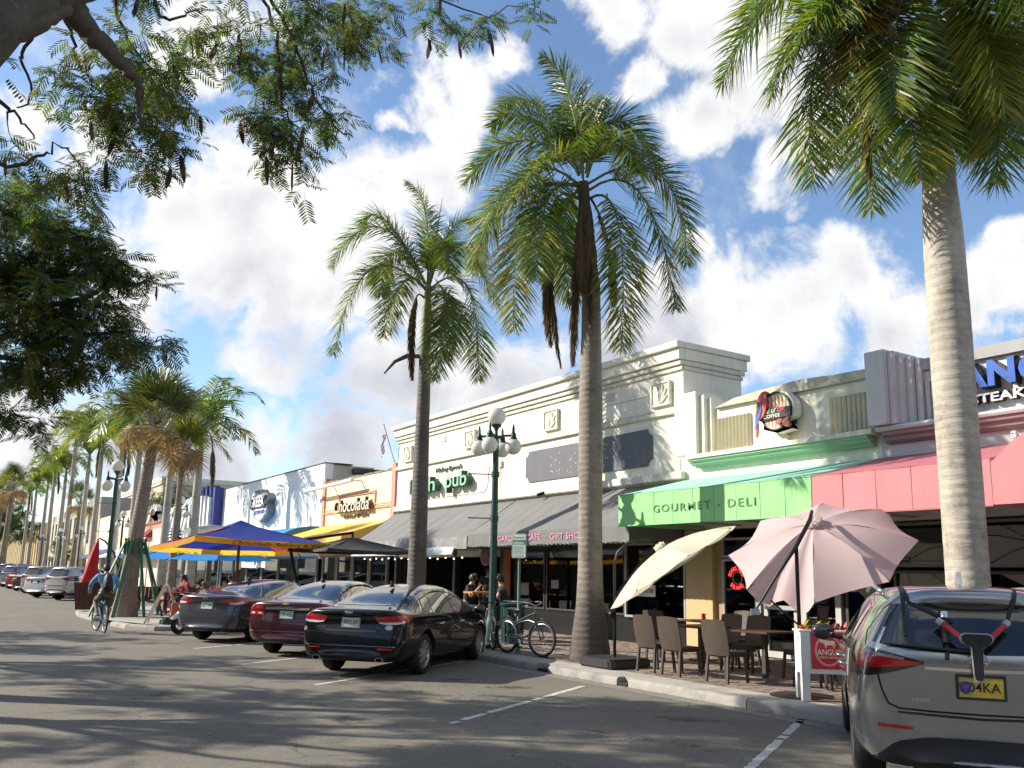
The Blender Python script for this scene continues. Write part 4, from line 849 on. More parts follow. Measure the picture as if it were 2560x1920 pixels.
class Body:
    """closed smooth shell lofted through stations, with helpers that lay panels on its skin"""
    def __init__(s, stations, rear, front, paintm, lower=None, root=None, wheels=(), arch=.35, sub=2):
        r0_, f0_ = rear, front; dr = .16 if arch > .4 else .085
        rear = lambda y, z: r0_(y, z)-dr
        front = lambda y, z: f0_(y, z)+.05
        # station: x, zb, wl, zs, ws, zbelt, wbelt, zr, wr, ztop
        rings = []
        for (x, zb, wl, zs, ws, zbe, wbe, zr, wr, zt) in stations:
            half = [(wl*.80, zb), (wl, zb+.05), (ws, zs), (wbe, zbe), (wbe-.035, zbe+.045) , (wr, zr), (wr*.72, zt-.012)]
            rings.append([(x, 0, zb)]+[(x, y, z) for y, z in half]+[(x, 0, zt)])
        n0 = rings[0]; n1 = rings[-1]
        rings[0] = [(rear(abs(y), z), y, z) for _, y, z in n0]; rings[-1] = [(front(abs(y), z), y, z) for _, y, z in n1]
        def inner(r, fn, k=.84):
            zc = (r[0][2]+r[-1][2])/2
            return [(fn(abs(y)*k, zc+(z-zc)*k), y*k, zc+(z-zc)*k) for _, y, z in r]
        rings.insert(0, inner(rings[0], rear)); rings.append(inner(rings[-1], front))
        nh = len(rings[0]); vs = []; 
        for r in rings: vs += r+[(x, -y, z) for x, y, z in r[1:-1]][::-1]
        m = 2*nh-2; fs = []
        for i in range(len(rings)-1):
            for k in range(m): fs.append((i*m+k, i*m+(k+1) % m, (i+1)*m+(k+1) % m, (i+1)*m+k))
        for base, flip in ((0, 1), ((len(rings)-1)*m, 0)):
            for k in range(1, nh-2):
                q = (base+k, base+k+1, base+m-k-1, base+m-k); fs.append(q if flip else q[::-1])
            fs.append((base, base+1, base+m-1)); fs.append((base+nh-2, base+nh-1, base+nh))
        me = bpy.data.meshes.new('body'); me.from_pydata(vs, [], fs)
        bm = bmesh.new(); bm.from_mesh(me); bmesh.ops.recalc_face_normals(bm, faces=bm.faces); bm.to_mesh(me); bm.free()
        o = bpy.data.objects.new('tmp', me); COL.objects.link(o)
        md = o.modifiers.new('s', 'SUBSURF'); md.levels = sub; md.render_levels = sub
        dg = bpy.context.evaluated_depsgraph_get(); dg.update()
        sm = bpy.data.meshes.new_from_object(o.evaluated_get(dg))
        bm = bmesh.new(); bm.from_mesh(sm); s.bvh = BVHTree.FromBMesh(bm); bm.free()
        # wheel arches
        cut = None
        if wheels:
            cb = MB()
            for wx, wz in wheels:
                for sd in (-1, 1):
                    prof = [(arch*math.cos(t), arch*math.sin(t)) for t in np.linspace(0, 2*math.pi, 37)[:-1]]
                    cb.prism([(wx+a, wz+b_) for a, b_ in prof], sd*.55, sd*1.3, 'y')
            cut = cb.build('cut', WELL)
            o.modifiers.clear(); o.data = sm; bo = o.modifiers.new('b', 'BOOLEAN'); bo.object = cut; bo.operation = 'DIFFERENCE'; bo.solver = 'EXACT'
            dg.update(); s2 = bpy.data.meshes.new_from_object(o.evaluated_get(bpy.context.evaluated_depsgraph_get())); bpy.data.objects.remove(cut)
        else: s2 = sm
        s2.materials.clear(); s2.materials.append(paintm); s2.materials.append(lower or BLKP); s2.materials.append(WELL)
        for p in s2.polygons:
            c = p.center; p.use_smooth = True; p.material_index = 0
            if p.normal.z < -.8 and c.z < .45: p.material_index = 1
            for wx, wz in wheels:
                r_ = math.hypot(c.x-wx, c.z-wz)
                if abs(c.y) > .5 and r_ < arch*1.02 and (abs(p.normal.y) < .35 or abs(c.y) < .6): p.material_index = 2; p.use_smooth = False
        bpy.data.objects.remove(o)
        s.o = obj('body', s2, root); s.root = root
    def snap(s, p, d=None, off=.004):
        p = Vector(p)
        if d is not None:
            d = Vector(d).normalized(); h = s.bvh.ray_cast(p-d*3.0, d)
            if d.x > .3 and abs(d.y) > .05 and p.x < .3:
                for _ in range(3):
                    if h[0] is None: break
                    q = Vector((p.x+(h[0].x-p.x)*max(0, 1-p.x/.3), p.y, p.z)); h = s.bvh.ray_cast(q-d*3.0, d)
            if h[0] is not None: return h[0]+h[1]*off
        h = s.bvh.find_nearest(p); return h[0]+h[1]*off
    def patch(s, name, top, bot, d, m, off=.005, nu=18, nv=8, par=None, th=True, mirror=False):
        """ruled panel between two polylines, projected along d onto the skin"""
        def res(pl, u):
            L = [0]; 
            for a, b in zip(pl, pl[1:]): L.append(L[-1]+(Vector(b)-Vector(a)).length)
            t = u*L[-1]
            for i in range(len(pl)-1):
                if t <= L[i+1]+1e-9: 
                    f = (t-L[i])/max(1e-9, L[i+1]-L[i]); return Vector(pl[i]).lerp(Vector(pl[i+1]), f)
            return Vector(pl[-1])
        b = MB(); vs = []; 
        for i in range(nu+1):
            a, c = res(top, i/nu), res(bot, i/nu)
            for j in range(nv+1): vs.append(s.snap(a.lerp(c, j/nv), d, off))
        fs = [(i*(nv+1)+j, (i+1)*(nv+1)+j, (i+1)*(nv+1)+j+1, i*(nv+1)+j+1) for i in range(nu) for j in range(nv)]
        # skirt to give the panel an edge
        n = len(vs); edge = [i*(nv+1) for i in range(nu+1)]+[nu*(nv+1)+j for j in range(1, nv+1)]+[i*(nv+1)+nv for i in range(nu-1, -1, -1)]+[j for j in range(nv-1, 0, -1)]
        for k in edge:
            h = s.bvh.find_nearest(vs[k]); vs.append(h[0]-h[1]*.004)
        m_ = len(edge)
        fs += [(edge[k], edge[(k+1) % m_], n+(k+1) % m_, n+k) for k in range(m_)]
        b.add(vs, fs); o = b.build(name, m, par or s.root, smooth=True)
        if mirror:
            me = o.data.copy()
            for v in me.vertices: v.co.y *= -1
            me.flip_normals(); obj(name, me, par or s.root)
        return o
    def line(s, pts, d, w=.010, m=None, name='panel_gap', par=None, off=.0025, n=14, mirror=False, up=None):
        P_ = []
        for a, b in zip(pts, pts[1:]):
            for k in range(n): P_.append(Vector(a).lerp(Vector(b), k/n))
        P_.append(Vector(pts[-1])); Q = [s.snap(p, d, off) for p in P_]
        b = MB(); vs = []
        for i, q in enumerate(Q):
            t = (Q[min(i+1, len(Q)-1)]-Q[max(i-1, 0)]).normalized(); nn = s.bvh.find_nearest(q)[1]; sd = t.cross(nn).normalized()*w/2
            vs += [q-sd, q+sd]
        b.add(vs, [(2*i, 2*i+1, 2*i+3, 2*i+2) for i in range(len(Q)-1)]); o = b.build(name, m or GAP, par or s.root)
        if mirror:
            me = o.data.copy()
            for v in me.vertices: v.co.y *= -1
            obj(name, me, par or s.root)
        return o
def plate(B_, z, x, txt, col, tcol, tilt=0, w=.305, h=.155, frame=None, state='', par=None):
    q = B_.snap((x, 0, z), (1, 0, 0), .01); n = B_.bvh.find_nearest(q)[1]; y = 0
    X = Vector((0, -1, 0)); Zp = n.cross(X).normalized()*-1 if False else X.cross(n).normalized()*-1
    Yv = n.cross(X).normalized()
    b = MB(); b.obox(q, X*w/2, Yv*h/2, n*.004); o = b.build('licence_plate', col, par or B_.root)
    if frame:
        f = MB()
        for s_ in (-1, 1): f.obox(q+Yv*s_*(h/2+.004)+n*.003, X*(w/2+.012), Yv*.009, n*.005); f.obox(q+X*s_*(w/2+.004)+n*.003, X*.009, Yv*(h/2), n*.005)
        f.build('plate_frame', frame, o)
    t = text('lettering', txt, tcol, q+n*.0045-X*w*.42-Yv*h*.22, w*.84, h*.46, o, depth=.001, xa=X, ya=Yv, bold=.008)
    if state: text('lettering', state, tcol, q+n*.0045-X*w*.22+Yv*h*.30, w*.44, h*.12, o, depth=.001, xa=X, ya=Yv)
    return o
def emblem_oval(B_, z, x, w, h, m, txt=None, name='badge', tm=None, off=.006):
    q = B_.snap((x, 0, z), (1, 0, 0), off); n = B_.bvh.find_nearest(q)[1]; X = Vector((0, -1, 0)); Yv = n.cross(X).normalized()
    b = MB(); pts = [q+X*w/2*math.cos(t)+Yv*h/2*math.sin(t) for t in np.linspace(0, 2*math.pi, 29)]; b.tube(pts, .0045, 5, cap=False); o = b.build(name, m, B_.root, smooth=True)
    if txt: text('lettering', txt, tm or m, q+n*.001-X*w*.33-Yv*h*.22, w*.66, h*.44, o, depth=.002, xa=X, ya=Yv, bold=.01)
    return q, n, X, Yv, o
def tip(B_, par, x, y, z, w, h, m=CHR, ang=0):
    b = MB(); n = 20; o_ = []
    for s_, xx in ((1.0, x-.0), (1.0, x+.12), (.82, x+.12), (.82, x)):
        o_.append([(xx, y+w/2*s_*math.cos(t), z+h/2*s_*math.sin(t)) for t in np.linspace(0, 2*math.pi, n+1)[:-1]])
    vs = sum(o_, []); fs = []
    for i in range(4):
        for k in range(n): fs.append((i*n+k, i*n+(k+1) % n, ((i+1) % 4)*n+(k+1) % n, ((i+1) % 4)*n+k))
    b.add(vs, fs); b.build('exhaust_tip', m, par, smooth=True)
def fin(par, x, z, m):
    b = MB(); b.prism([(x-.10, z-.01), (x-.06, z+.10), (x-.035, z+.10), (x+.09, z-.01)], -.018, .018, 'y'); b.build('antenna_fin', m, par, bevel=.008)
def mirror_(par, x, z, ws, pm, sides=(-1, 1)):
    for s_ in sides:
        b = MB(); b.sphere((x, s_*(ws+.17), z+.02), 1, 14, sq=(.075, .125, .085)); b.bar((x+.02, s_*(ws-.06), z-.05), (x+.01, s_*(ws+.10), z-.02), .06, .04)
        o = b.build('door_mirror', pm, par, smooth='full')
        MB().sphere((x-.045, s_*(ws+.17), z+.02), 1, 12, sq=(.035, .105, .068)).build('mirror_glass', CGL, o, smooth='full')

def sedan(label, loc, rz, pm, kind, group='cars parked at the kerb'):
    t = thing('parked_car', label, 'car', loc, rz, group)
    L, Wd, H, wb, ro = {'a': (4.85, .93, 1.465, 2.805, 1.085), 'b': (4.60, .895, 1.476, 2.685, 1.0), 'c': (4.53, .888, 1.435, 2.70, .95)}[kind]
    wr_ = .335 if kind == 'a' else .325
    rx, fx = ro, ro+wb; w = Wd; hh = H-1.465
    dk = {'a': 1.085, 'b': 1.07, 'c': 1.09}[kind]       # deck height
    def rear(y, z):
        base = np.interp(z, [.2, .33, .5, .66, .70, .80, 1.0, 1.08, 1.12], [.16, .03, -.005, .02, .055, .075, .11, .06, .12])
        return base+.30*(y/w)**2.6*.9
    def front(y, z): return L-np.interp(z, [.2, .4, .6, .8], [.10, .0, .03, .18])-.42*(y/w)**2.2
    roofx = [(.0, dk-.04), (.16, dk+.0), (.32, dk+.002), (.66, dk+.03), (1.15, dk+.20), (1.65, H-.075), (2.1, H-.015), (2.55, H), (2.95, H-.05), (3.35, H-.19), (3.8, 1.06), (4.1, .99), (4.45, .86), (4.68, .73), (L, .60)]
    st = []
    for i, (x, zt) in enumerate(roofx):
        cabin = np.interp(x, [.32, 1.15, 1.75, 2.6, 3.3, 3.85], [0, .55, 1, 1, .6, 0])
        zbe = np.interp(x, [0, .5, 1.5, 3.5, 4.3, L], [.90, .955, .93, .90, .80, .56]); wbe = np.interp(x, [0, .15, .5, 1.5, 3, 4, 4.5, L], [w*.86, w*.93, w*.965, w*.985, w*.985, w*.95, w*.86, w*.62])
        ws = np.interp(x, [0, .15, .45, 1.2, 3.4, 4.2, 4.6, L], [w*.90, w*.965, w, w*1.0, w*1.0, w*.99, w*.9, w*.66])
        zr = zt-.05*(1-cabin)-.075*cabin-.02; wr = wbe-.12-(.17)*cabin
        if cabin < .05: wr = wbe-.13; zr = zt-.028
        zr = max(zr, zbe+.05)
        zb = np.interp(x, [0, .3, 1.0, 4.0, L], [.30, .235, .20, .18, .22]); wl = ws*.93
        st.append((x, zb, wl, .60 if x > .2 else .58, ws, zbe, wbe, zr, wr, max(zt, zr+.02)))
    b = Body(st, rear, front, pm, root=t, wheels=((rx, wr_), (fx, wr_)), arch=wr_+.055)
    for x in (rx, fx):
        for s_ in (-1, 1): wheel(t, x, s_*(w-.150), wr_, s_, .235, 10 if kind == 'a' else 12)
    # glass
    zt_ = lambda x: np.interp(x, [p[0] for p in roofx], [p[1] for p in roofx])
    top = [(1.60, y, 2) for y in (.50, .3, 0, -.3, -.50)]; top[0] = (1.52, .50, 2); top[-1] = (1.52, -.50, 2)
    bot = [(.74, .66, 2), (.62, .35, 2), (.585, 0, 2), (.62, -.35, 2), (.74, -.66, 2)]
    b.patch('rear_window', top, bot, (0, 0, -1), CGL, .004, 22, 12)
    b.patch('windscreen', [(3.85, y, 2) for y in (.62, 0, -.62)], [(2.98, y, 2) for y in (.52, 0, -.52)], (0, 0, -1), CGL, .004, 14, 8)
    for s_ in (-1, 1):
        d = (0, -s_, 0); Y_ = s_*1.5
        def P3(l): return [(x, Y_, z) for x, z in l]
        b.patch('side_window', P3([(1.72, H-.135), (2.1, H-.10), (2.36, H-.09)]), P3([(1.42, .985), (1.9, .975), (2.40, .965)]), d, CGL, .004, 14, 8)
        b.patch('side_window', P3([(2.44, H-.09), (2.8, H-.105), (3.10, H-.20)]), P3([(2.47, .965), (3.0, .955), (3.58, .965)]), d, CGL, .004, 14, 8)
        b.patch('quarter_window', P3([(1.35, H-.20), (1.55, H-.15), (1.66, H-.14)]), P3([(1.08, 1.035), (1.2, 1.0), (1.36, .99)]), d, CGL, .004, 10, 6)
        b.line(P3([(1.0, 1.03), (1.35, H-.165), (1.7, H-.105), (2.2, H-.062), (2.8, H-.075), (3.2, H-.2), (3.7, .96)]), d, .02, CHR, 'window_trim', n=8)
        b.line(P3([(2.43, .955), (2.46, .6), (2.44, .3)]), d, .009); b.line(P3([(1.42, .96), (1.52, .72), (1.48, .62)]), d, .009); b.line(P3([(3.62, .95), (3.66, .6), (3.55, .3)]), d, .009); b.line(P3([(1.5, .31), (3.5, .27)]), d, .009)
        for hx in (1.62, 2.62):
            h = MB(); q = b.snap((hx, Y_, .80), d, .0); h.tube([q+Vector((-.0, s_*.005, 0)), q+Vector((.03, s_*.035, .006)), q+Vector((.17, s_*.04, .008)), q+Vector((.21, s_*.005, .004))], [.012, .014, .014, .01], 7)
            h.build('door_handle', pm if kind != 'a' else CHR, t, smooth='full')
        b.line(P3([(.62, .75), (1.0, .80), (2.4, .80), (3.9, .70)]), d, .010, mat(pm.name+' crease', [c*.6 for c in (pm.node_tree.nodes['Vector Math'].inputs[0].default_value)], .3, coat=1), 'crease', off=.001)
    # boot and bumper lines
    zg = .665
    b.line([(0, .52, .93), (0, .50, .80), (0, .47, zg+.02), (0, .3, zg), (0, -.3, zg), (0, -.47, zg+.02), (0, -.50, .80), (0, -.52, .93)], (1, 0, 0), .011)
    b.line([(0, .86, .69), (0, .6, .70), (0, .5, .69)], (1, 0, 0), .009, mirror=True)
    b.patch('lower_valance', [(0, .66, .335), (0, 0, .345), (0, -.66, .335)], [(0, .60, .25), (0, 0, .245), (0, -.60, .25)], (1, 0, 0), BLKP, .006, 20, 3)
    if kind == 'a':
        for s_ in (1, -1):
            dd = (1, -s_*.75, 0)
            b.patch('tail_lamp', [(0, s_*.42, .945), (0, s_*.60, .965), (0.1, s_*.80, .975), (.32, s_*1.0, .985)], [(0, s_*.47, .865), (0, s_*.60, .845), (0.1, s_*.80, .85), (.34, s_*1.0, .90)], dd, TAIL, .010, 18, 6)
            b.patch('lamp_strip', [(0, s_*.485, .872), (0, s_*.60, .868), (0.1, s_*.80, .875), (.2, s_*.9, .895)], [(0, s_*.49, .850), (0, s_*.60, .835), (0.1, s_*.80, .838), (.2, s_*.9, .868)], dd, LENS, .013, 14, 3)
            b.patch('reflector', [(0, s_*.72, .475), (0, s_*.50, .475)], [(0, s_*.73, .445), (0, s_*.50, .452)], (1, -s_*.3, 0), TAIL, .007, 8, 2)
        b.line([(0, .78, .50), (0, .3, .50), (0, -.3, .50), (0, -.78, .50)], (1, 0, 0), .012, CHR, 'bumper_trim', n=8)
        b.line([(0, .45, .735), (0, 0, .725), (0, -.45, .735)], (1, 0, 0), .016, mat('boot crease', (.03, .03, .035), .2, coat=1), 'crease', n=8)
        emblem_oval(b, 1.015, 0, .135, .075, CHR, 'KIA')
        plate(b, .865, 0, '8WX 609', mat('plate white', (.62, .62, .60), .4), BK, frame=mat('plate frame dull', (.3, .3, .3), .4))
        for s_, z_, w_, nm in (('OPTIMA', .80, .16, CHR), ('EX', .80, .05, CHR)):
            yy = .60 if s_ == 'OPTIMA' else -.46; q = b.snap((0, yy, z_-.03), (1, 0, 0), .006); text('badge', s_, nm, q, w_, .022, t, depth=.002, bold=.01)
        q = b.snap((0, -.66, .79), (1, 0, 0), .006); n = b.bvh.find_nearest(q)[1]; X = Vector((0, -1, 0)); X = (X-n*X.dot(n)).normalized(); Yv = n.cross(X)
        MB().add([q+n*.002+X*.062*math.cos(a)+Yv*.04*math.sin(a) for a in np.linspace(0, 2*math.pi, 25)[:-1]], [tuple(range(24))]).build('oval_sticker', mat('oval sticker', (.6, .64, .75), .5), t)
        q = b.snap((0.1, .84, .74), (1, -.6, 0), .006); n = b.bvh.find_nearest(q)[1]; X = (Vector((0, -1, 0))-n*Vector((0,-1,0)).dot(n)).normalized(); Yv = n.cross(X)
        MB().add([q+n*.002+X*.035*math.cos(a)+Yv*.035*math.sin(a) for a in np.linspace(0, 2*math.pi, 21)[:-1]], [tuple(range(20))]).build('round_sticker', mat('round sticker', (.5, .35, .35), .5), t)
        for s_ in (-1, 1): tip(b, t, .03, s_*.55, .30, .15, .075)
    elif kind == 'b':
        for s_ in (1, -1):
            dd = (1, -s_*.7, 0)
            b.patch('tail_lamp', [(0, s_*.50, .965), (0, s_*.68, .98), (.1, s_*.82, .985), (.28, s_*1.0, .96)], [(0, s_*.50, .79), (0, s_*.68, .785), (.1, s_*.82, .79), (.24, s_*1.0, .82)], dd, TAIL, .010, 16, 8)
            for yy in (.585, .74):
                q = b.snap((0, s_*yy, .88), dd, .012); n = b.bvh.find_nearest(q)[1]; e = MB(); X = n.cross(Vector((0,0,1))).normalized(); Yv = X.cross(n)
                e.add([q+n*.002+X*.055*math.cos(a)+Yv*.06*math.sin(a) for a in np.linspace(0, 2*math.pi, 19)[:-1]], [tuple(range(18))]); e.build('lamp_ring', TAILD, t)
                e = MB(); e.add([q+n*.003+X*.05*math.cos(a)+Yv*.02*math.sin(a)-Yv*.055 for a in np.linspace(0, 2*math.pi, 13)[:-1]], [tuple(range(12))]); e.build('lamp_strip', LENS, t)
        b.patch('chrome_bar', [(0, .47, .945), (0, 0, .955), (0, -.47, .945)], [(0, .47, .895), (0, 0, .905), (0, -.47, .895)], (1, 0, 0), CHR, .012, 18, 3)
        q, n, X, Yv, o = emblem_oval(b, 1.01, 0, .001, .001, CHR)
        bw = MB(); bw.obox(q+n*.004, X*.075, Yv*.014, n*.004); bw.obox(q+n*.005, X*.027, Yv*.025, n*.004); bw.build('bow_badge', mat('gold badge', (.55, .38, .12), .3, .8), t, bevel=.002)
        b.line([(0, .80, .49), (0, .3, .485), (0, -.3, .485), (0, -.80, .49)], (1, 0, 0), .014, CHR, 'bumper_trim', n=8)
        plate(b, .80, 0, 'GJF  H75', mat('plate pale green', (.50, .60, .52), .4), mat('plate green', (.02, .18, .10), .5), frame=mat('black frame', (.02, .02, .02), .4))
    else:
        for s_ in (1, -1):
            dd = (1, -s_*.75, 0)
            b.patch('tail_lamp', [(0, s_*.36, .935), (0, s_*.60, .985), (.1, s_*.80, 1.0), (.42, s_*1.0, 1.005)], [(0, s_*.37, .925), (0, s_*.56, .86), (.1, s_*.78, .855), (.30, s_*1.0, .90)], dd, TAIL, .010, 18, 7)
            b.patch('lamp_strip', [(.0, s_*.60, .905), (.1, s_*.78, .915), (.2, s_*.90, .93)], [(0, s_*.60, .868), (.1, s_*.77, .862), (.2, s_*.90, .885)], dd, LENS, .013, 12, 3)
            b.patch('reflector', [(0, s_*.76, .40), (0, s_*.58, .40)], [(0, s_*.76, .375), (0, s_*.58, .38)], (1, -s_*.3, 0), TAILD, .007, 8, 2)
        b.patch('plate_recess', [(0, .32, .915), (0, 0, .92), (0, -.32, .915)], [(0, .27, .74), (0, 0, .73), (0, -.27, .74)], (1, 0, 0), mat(pm.name+' recess', (.05, .053, .062), .35, .3, coat=1), .003, 14, 5)
        q, n, X, Yv, o = emblem_oval(b, 1.005, 0, .12, .065, CHR)
        hb = MB(); hb.bar(q-X*.028-Yv*.022, q-X*.018+Yv*.022, .009); hb.bar(q+X*.018-Yv*.022, q+X*.028+Yv*.022, .009); hb.bar(q-X*.024-Yv*.004, q+X*.024+Yv*.004, .008); hb.build('letter_badge', CHR, t)
        plate(b, .83, 0, 'BRT 590', mat('plate pale', (.55, .60, .55), .4), mat('plate green', (.02, .18, .10), .5))
    fin(t, 1.62, H-.055, BLKP)
    mirror_(t, 3.35, .97, w-.03, pm)
    return t, b
BLACKP = paint('black metallic paint', (.0025, .0025, .004), 0, .25); BLACKP.node_tree.nodes['Principled BSDF'].inputs['Specular IOR Level'].default_value = .15; BLACKP.node_tree.nodes['Principled BSDF'].inputs['Coat Weight'].default_value = .75
KIA, kb = sedan('black four-door saloon with plate 8WX 609 and silver multi-spoke wheels', (5.492, 13.222, 0), R(40.1), BLACKP, 'a')
CRZ, _b = sedan('dark maroon saloon with chrome bar above its plate, between grey and black cars', (5.65, 16.789, 0), R(43.1), paint('maroon metallic paint', (.055, .006, .012), .45, .25), 'b')
ELA, _b = sedan('charcoal grey saloon beside the motor scooter', (5.087, 20.711, 0), R(37.5), paint('charcoal metallic paint', (.055, .060, .072), .5, .28), 'c')

def suv(label, loc, rz, pm, group='cars parked at the kerb', detail=True):
    """tall hatchback crossover; detail=True builds the near grey one"""
    t = thing('parked_car', label, 'car', loc, rz, group)
    L, w, H, wb, ro, wr_ = 4.63, .905, 1.645, 2.66, .99, .375
    def rear(y, z):
        base = np.interp(z, [.25, .42, .60, .74, .84, 1.0, 1.09, 1.14, 1.3, 1.48, 1.56, 1.62], [.13, .06, .0, .02, .075, .05, .035, .07, .20, .36, .26, .34])
        return base+.40*(y/w)**2.8
    def front(y, z): return L-np.interp(z, [.2, .4, .7, .9], [.10, .0, .03, .18])-.42*(y/w)**2.2
    roofx = [(.30, H-.03), (.42, H-.012), (.62, H-.002), (1.1, H), (1.7, H-.01), (2.3, H-.04), (2.7, H-.13), (3.1, H-.33), (3.5, 1.13), (3.9, 1.05), (4.25, .95), (4.5, .83), (L, .70)]
    st = []
    for i, (x, zt) in enumerate(roofx):
        cabin = np.interp(x, [0, 2.4, 3.1, 3.6], [1, 1, .6, 0])
        zbe = np.interp(x, [0, 1.5, 3.5, 4.3, L], [1.13, 1.09, 1.02, .90, .66]); wbe = np.interp(x, [0.3, .45, .7, 1.5, 3, 4, 4.4, L], [w*.84, w*.91, w*.95, w*.97, w*.97, w*.94, w*.86, w*.62])
        ws = np.interp(x, [.3, .42, .62, 1.2, 3.4, 4.2, 4.5, L], [w*.93, w*.98, w, w*1.0, w*.99, w*.98, w*.88, w*.66])
        wr = wbe-.13-.10*cabin; zr = zt-.03-.06*cabin
        if cabin < .05: wr = wbe-.12; zr = zt-.03
        zr = max(zr, zbe+.05); zb = np.interp(x, [0, .5, 1.2, 4.0, L], [.34, .28, .22, .20, .25])
        st.append((x, zb, ws*.93, .68, ws, zbe, wbe, zr, wr, max(zt, zr+.02)))
    b = Body(st, rear, front, pm, root=t, wheels=((ro, wr_), (ro+wb, wr_)), arch=wr_+.06)
    for x in (ro, ro+wb):
        for s_ in (-1, 1): wheel(t, x, s_*(w-.165), wr_, s_, .262, 10, .235)
    # rear glass
    b.patch('rear_window', [(0, .55, 1.485), (0, .3, 1.505), (0, 0, 1.51), (0, -.3, 1.505), (0, -.55, 1.485)], [(0, .70, 1.20), (0, .45, 1.155), (0, 0, 1.14), (0, -.45, 1.155), (0, -.70, 1.20)], (1, 0, 0), CGL, .006, 24, 10)
    b.patch('windscreen', [(3.5, y, 2.5) for y in (.60, 0, -.60)], [(2.72, y, 2.5) for y in (.52, 0, -.52)], (0, 0, -1), CGL, .004, 14, 8)
    for s_ in (-1, 1):
        d = (0, -s_, 0); Y_ = s_*1.6
        def P3(l): return [(x, Y_, z) for x, z in l]
        b.patch('side_window', P3([(1.30, H-.145), (1.7, H-.13), (2.0, H-.14)]), P3([(1.22, 1.16), (1.6, 1.145), (2.02, 1.13)]), d, CGL, .004, 12, 8)
        b.patch('side_window', P3([(2.10, H-.145), (2.45, H-.19), (2.75, H-.29)]), P3([(2.12, 1.125), (2.7, 1.11), (3.2, 1.10)]), d, CGL, .004, 12, 8)
        b.patch('quarter_window', P3([(.82, H-.20), (1.0, H-.165), (1.2, H-.15)]), P3([(.98, 1.24), (1.05, 1.19), (1.14, 1.165)]), d, CGL, .004, 10, 6)
        b.line(P3([(.74, 1.36), (.82, H-.165), (1.4, H-.10), (2.0, H-.10), (2.6, H-.17), (3.3, 1.09)]), d, .018, CHR, 'window_trim', n=8)
        b.line(P3([(2.06, 1.13), (2.08, .7), (2.05, .35)]), d, .009); b.line(P3([(1.16, 1.14), (1.3, .9), (1.28, .75)]), d, .009); b.line(P3([(3.25, 1.08), (3.28, .6), (3.15, .35)]), d, .009)
        ar = [(ro+(wr_+.085)*math.cos(a), wr_+(wr_+.085)*math.sin(a)) for a in np.linspace(R(-10), R(190), 20)]
        for hx in (1.35, 2.25):
            h = MB(); q = b.snap((hx, Y_, .93), d, 0); h.tube([q, q+Vector((.03, s_*.035, .006)), q+Vector((.18, s_*.04, .008)), q+Vector((.22, s_*.005, .004))], [.012, .015, .015, .01], 7); h.build('door_handle', CHR, t, smooth='full')
        # roof rail
        r_ = MB(); zr_ = lambda x: H-.035-.02*max(0, x-1.8)**2*3
        r_.tube([(.55, s_*.59, H-.07), (.66, s_*.615, H-.05), (1.2, s_*.615, H-.025), (2.0, s_*.61, H-.04), (2.45, s_*.60, H-.085)], [.02, .02, .017, .017, .016], 8); r_.build('roof_rail', mat('satin silver rail', (.55, .56, .57), .3, .9), t, smooth='full')
    dkp = mat('dark diffuser plastic', (.010, .010, .011), .6)
    b.patch('lower_diffuser', [(0, .74, .36), (0, .58, .50), (0, .35, .545), (0, 0, .55), (0, -.35, .545), (0, -.58, .50), (0, -.74, .36)], [(0, .70, .30), (0, .5, .29), (0, .3, .285), (0, 0, .285), (0, -.3, .285), (0, -.5, .29), (0, -.70, .30)], (1, 0, 0), dkp, .008, 26, 8)
    for s_ in (1, -1):
        dd = (1, -s_*.8, 0)
        b.patch('lamp_surround', [(0, s_*.36, 1.075), (0, s_*.56, 1.125), (.1, s_*.78, 1.165), (.36, s_*1.02, 1.185)], [(0, s_*.37, 1.06), (0, s_*.54, 1.005), (.1, s_*.74, .955), (.40, s_*1.02, .93)], dd, mat('lamp surround', (.012, .010, .012), .15, coat=1), .008, 20, 9)
        b.patch('tail_lamp', [(0, s_*.385, 1.068), (0, s_*.56, 1.095), (.1, s_*.76, 1.12), (.22, s_*.89, 1.135)], [(0, s_*.39, 1.055), (0, s_*.55, 1.035), (.1, s_*.76, 1.015), (.22, s_*.88, 1.015)], dd, TAIL, .014, 18, 6)
        b.patch('lamp_strip', [(0, s_*.50, 1.100), (0, s_*.62, 1.118), (.1, s_*.76, 1.14)], [(0, s_*.50, 1.085), (0, s_*.62, 1.098), (.1, s_*.76, 1.118)], dd, mat('smoked lens', (.22, .20, .20), .15, coat=1), .016, 12, 3)
        b.patch('reflector', [(0, s_*.70, .62), (0, s_*.46, .61)], [(0, s_*.70, .592), (0, s_*.46, .587)], (1, -s_*.3, 0), TAIL, .008, 10, 2)
        # lozenge exhaust tips
        e = MB(); cy_, cz_ = s_*.56, .355
        for sc, x0, x1 in ((1, -.0, .16),):
            pts = [(cy_-s_*.13, cz_+.0), (cy_-s_*.085, cz_+.04), (cy_+s_*.10, cz_+.048), (cy_+s_*.13, cz_+.03), (cy_+s_*.075, cz_-.045), (cy_-s_*.07, cz_-.05)]
            ins = [((p[0]-cy_)*.80+cy_, (p[1]-cz_)*.72+cz_) for p in pts]; n = 6
            xq = lambda p: .09+.35*(abs(p[0])/w)**2.8
            vs = [(xq(p)-.05, *p) for p in pts]+[(xq(p)-.05, *p) for p in ins]+[(xq(p)+.08, *p) for p in ins]+[(xq(p)+.08, *p) for p in pts]
            fs = []
            for a_, b_ in ((0, 1), (1, 2), (3, 0)):
                for k in range(n): fs.append((a_*n+k, a_*n+(k+1) % n, b_*n+(k+1) % n, b_*n+k))
            e.add(vs, fs)
        e.build('exhaust_tip', CHR, t, bevel=.004)
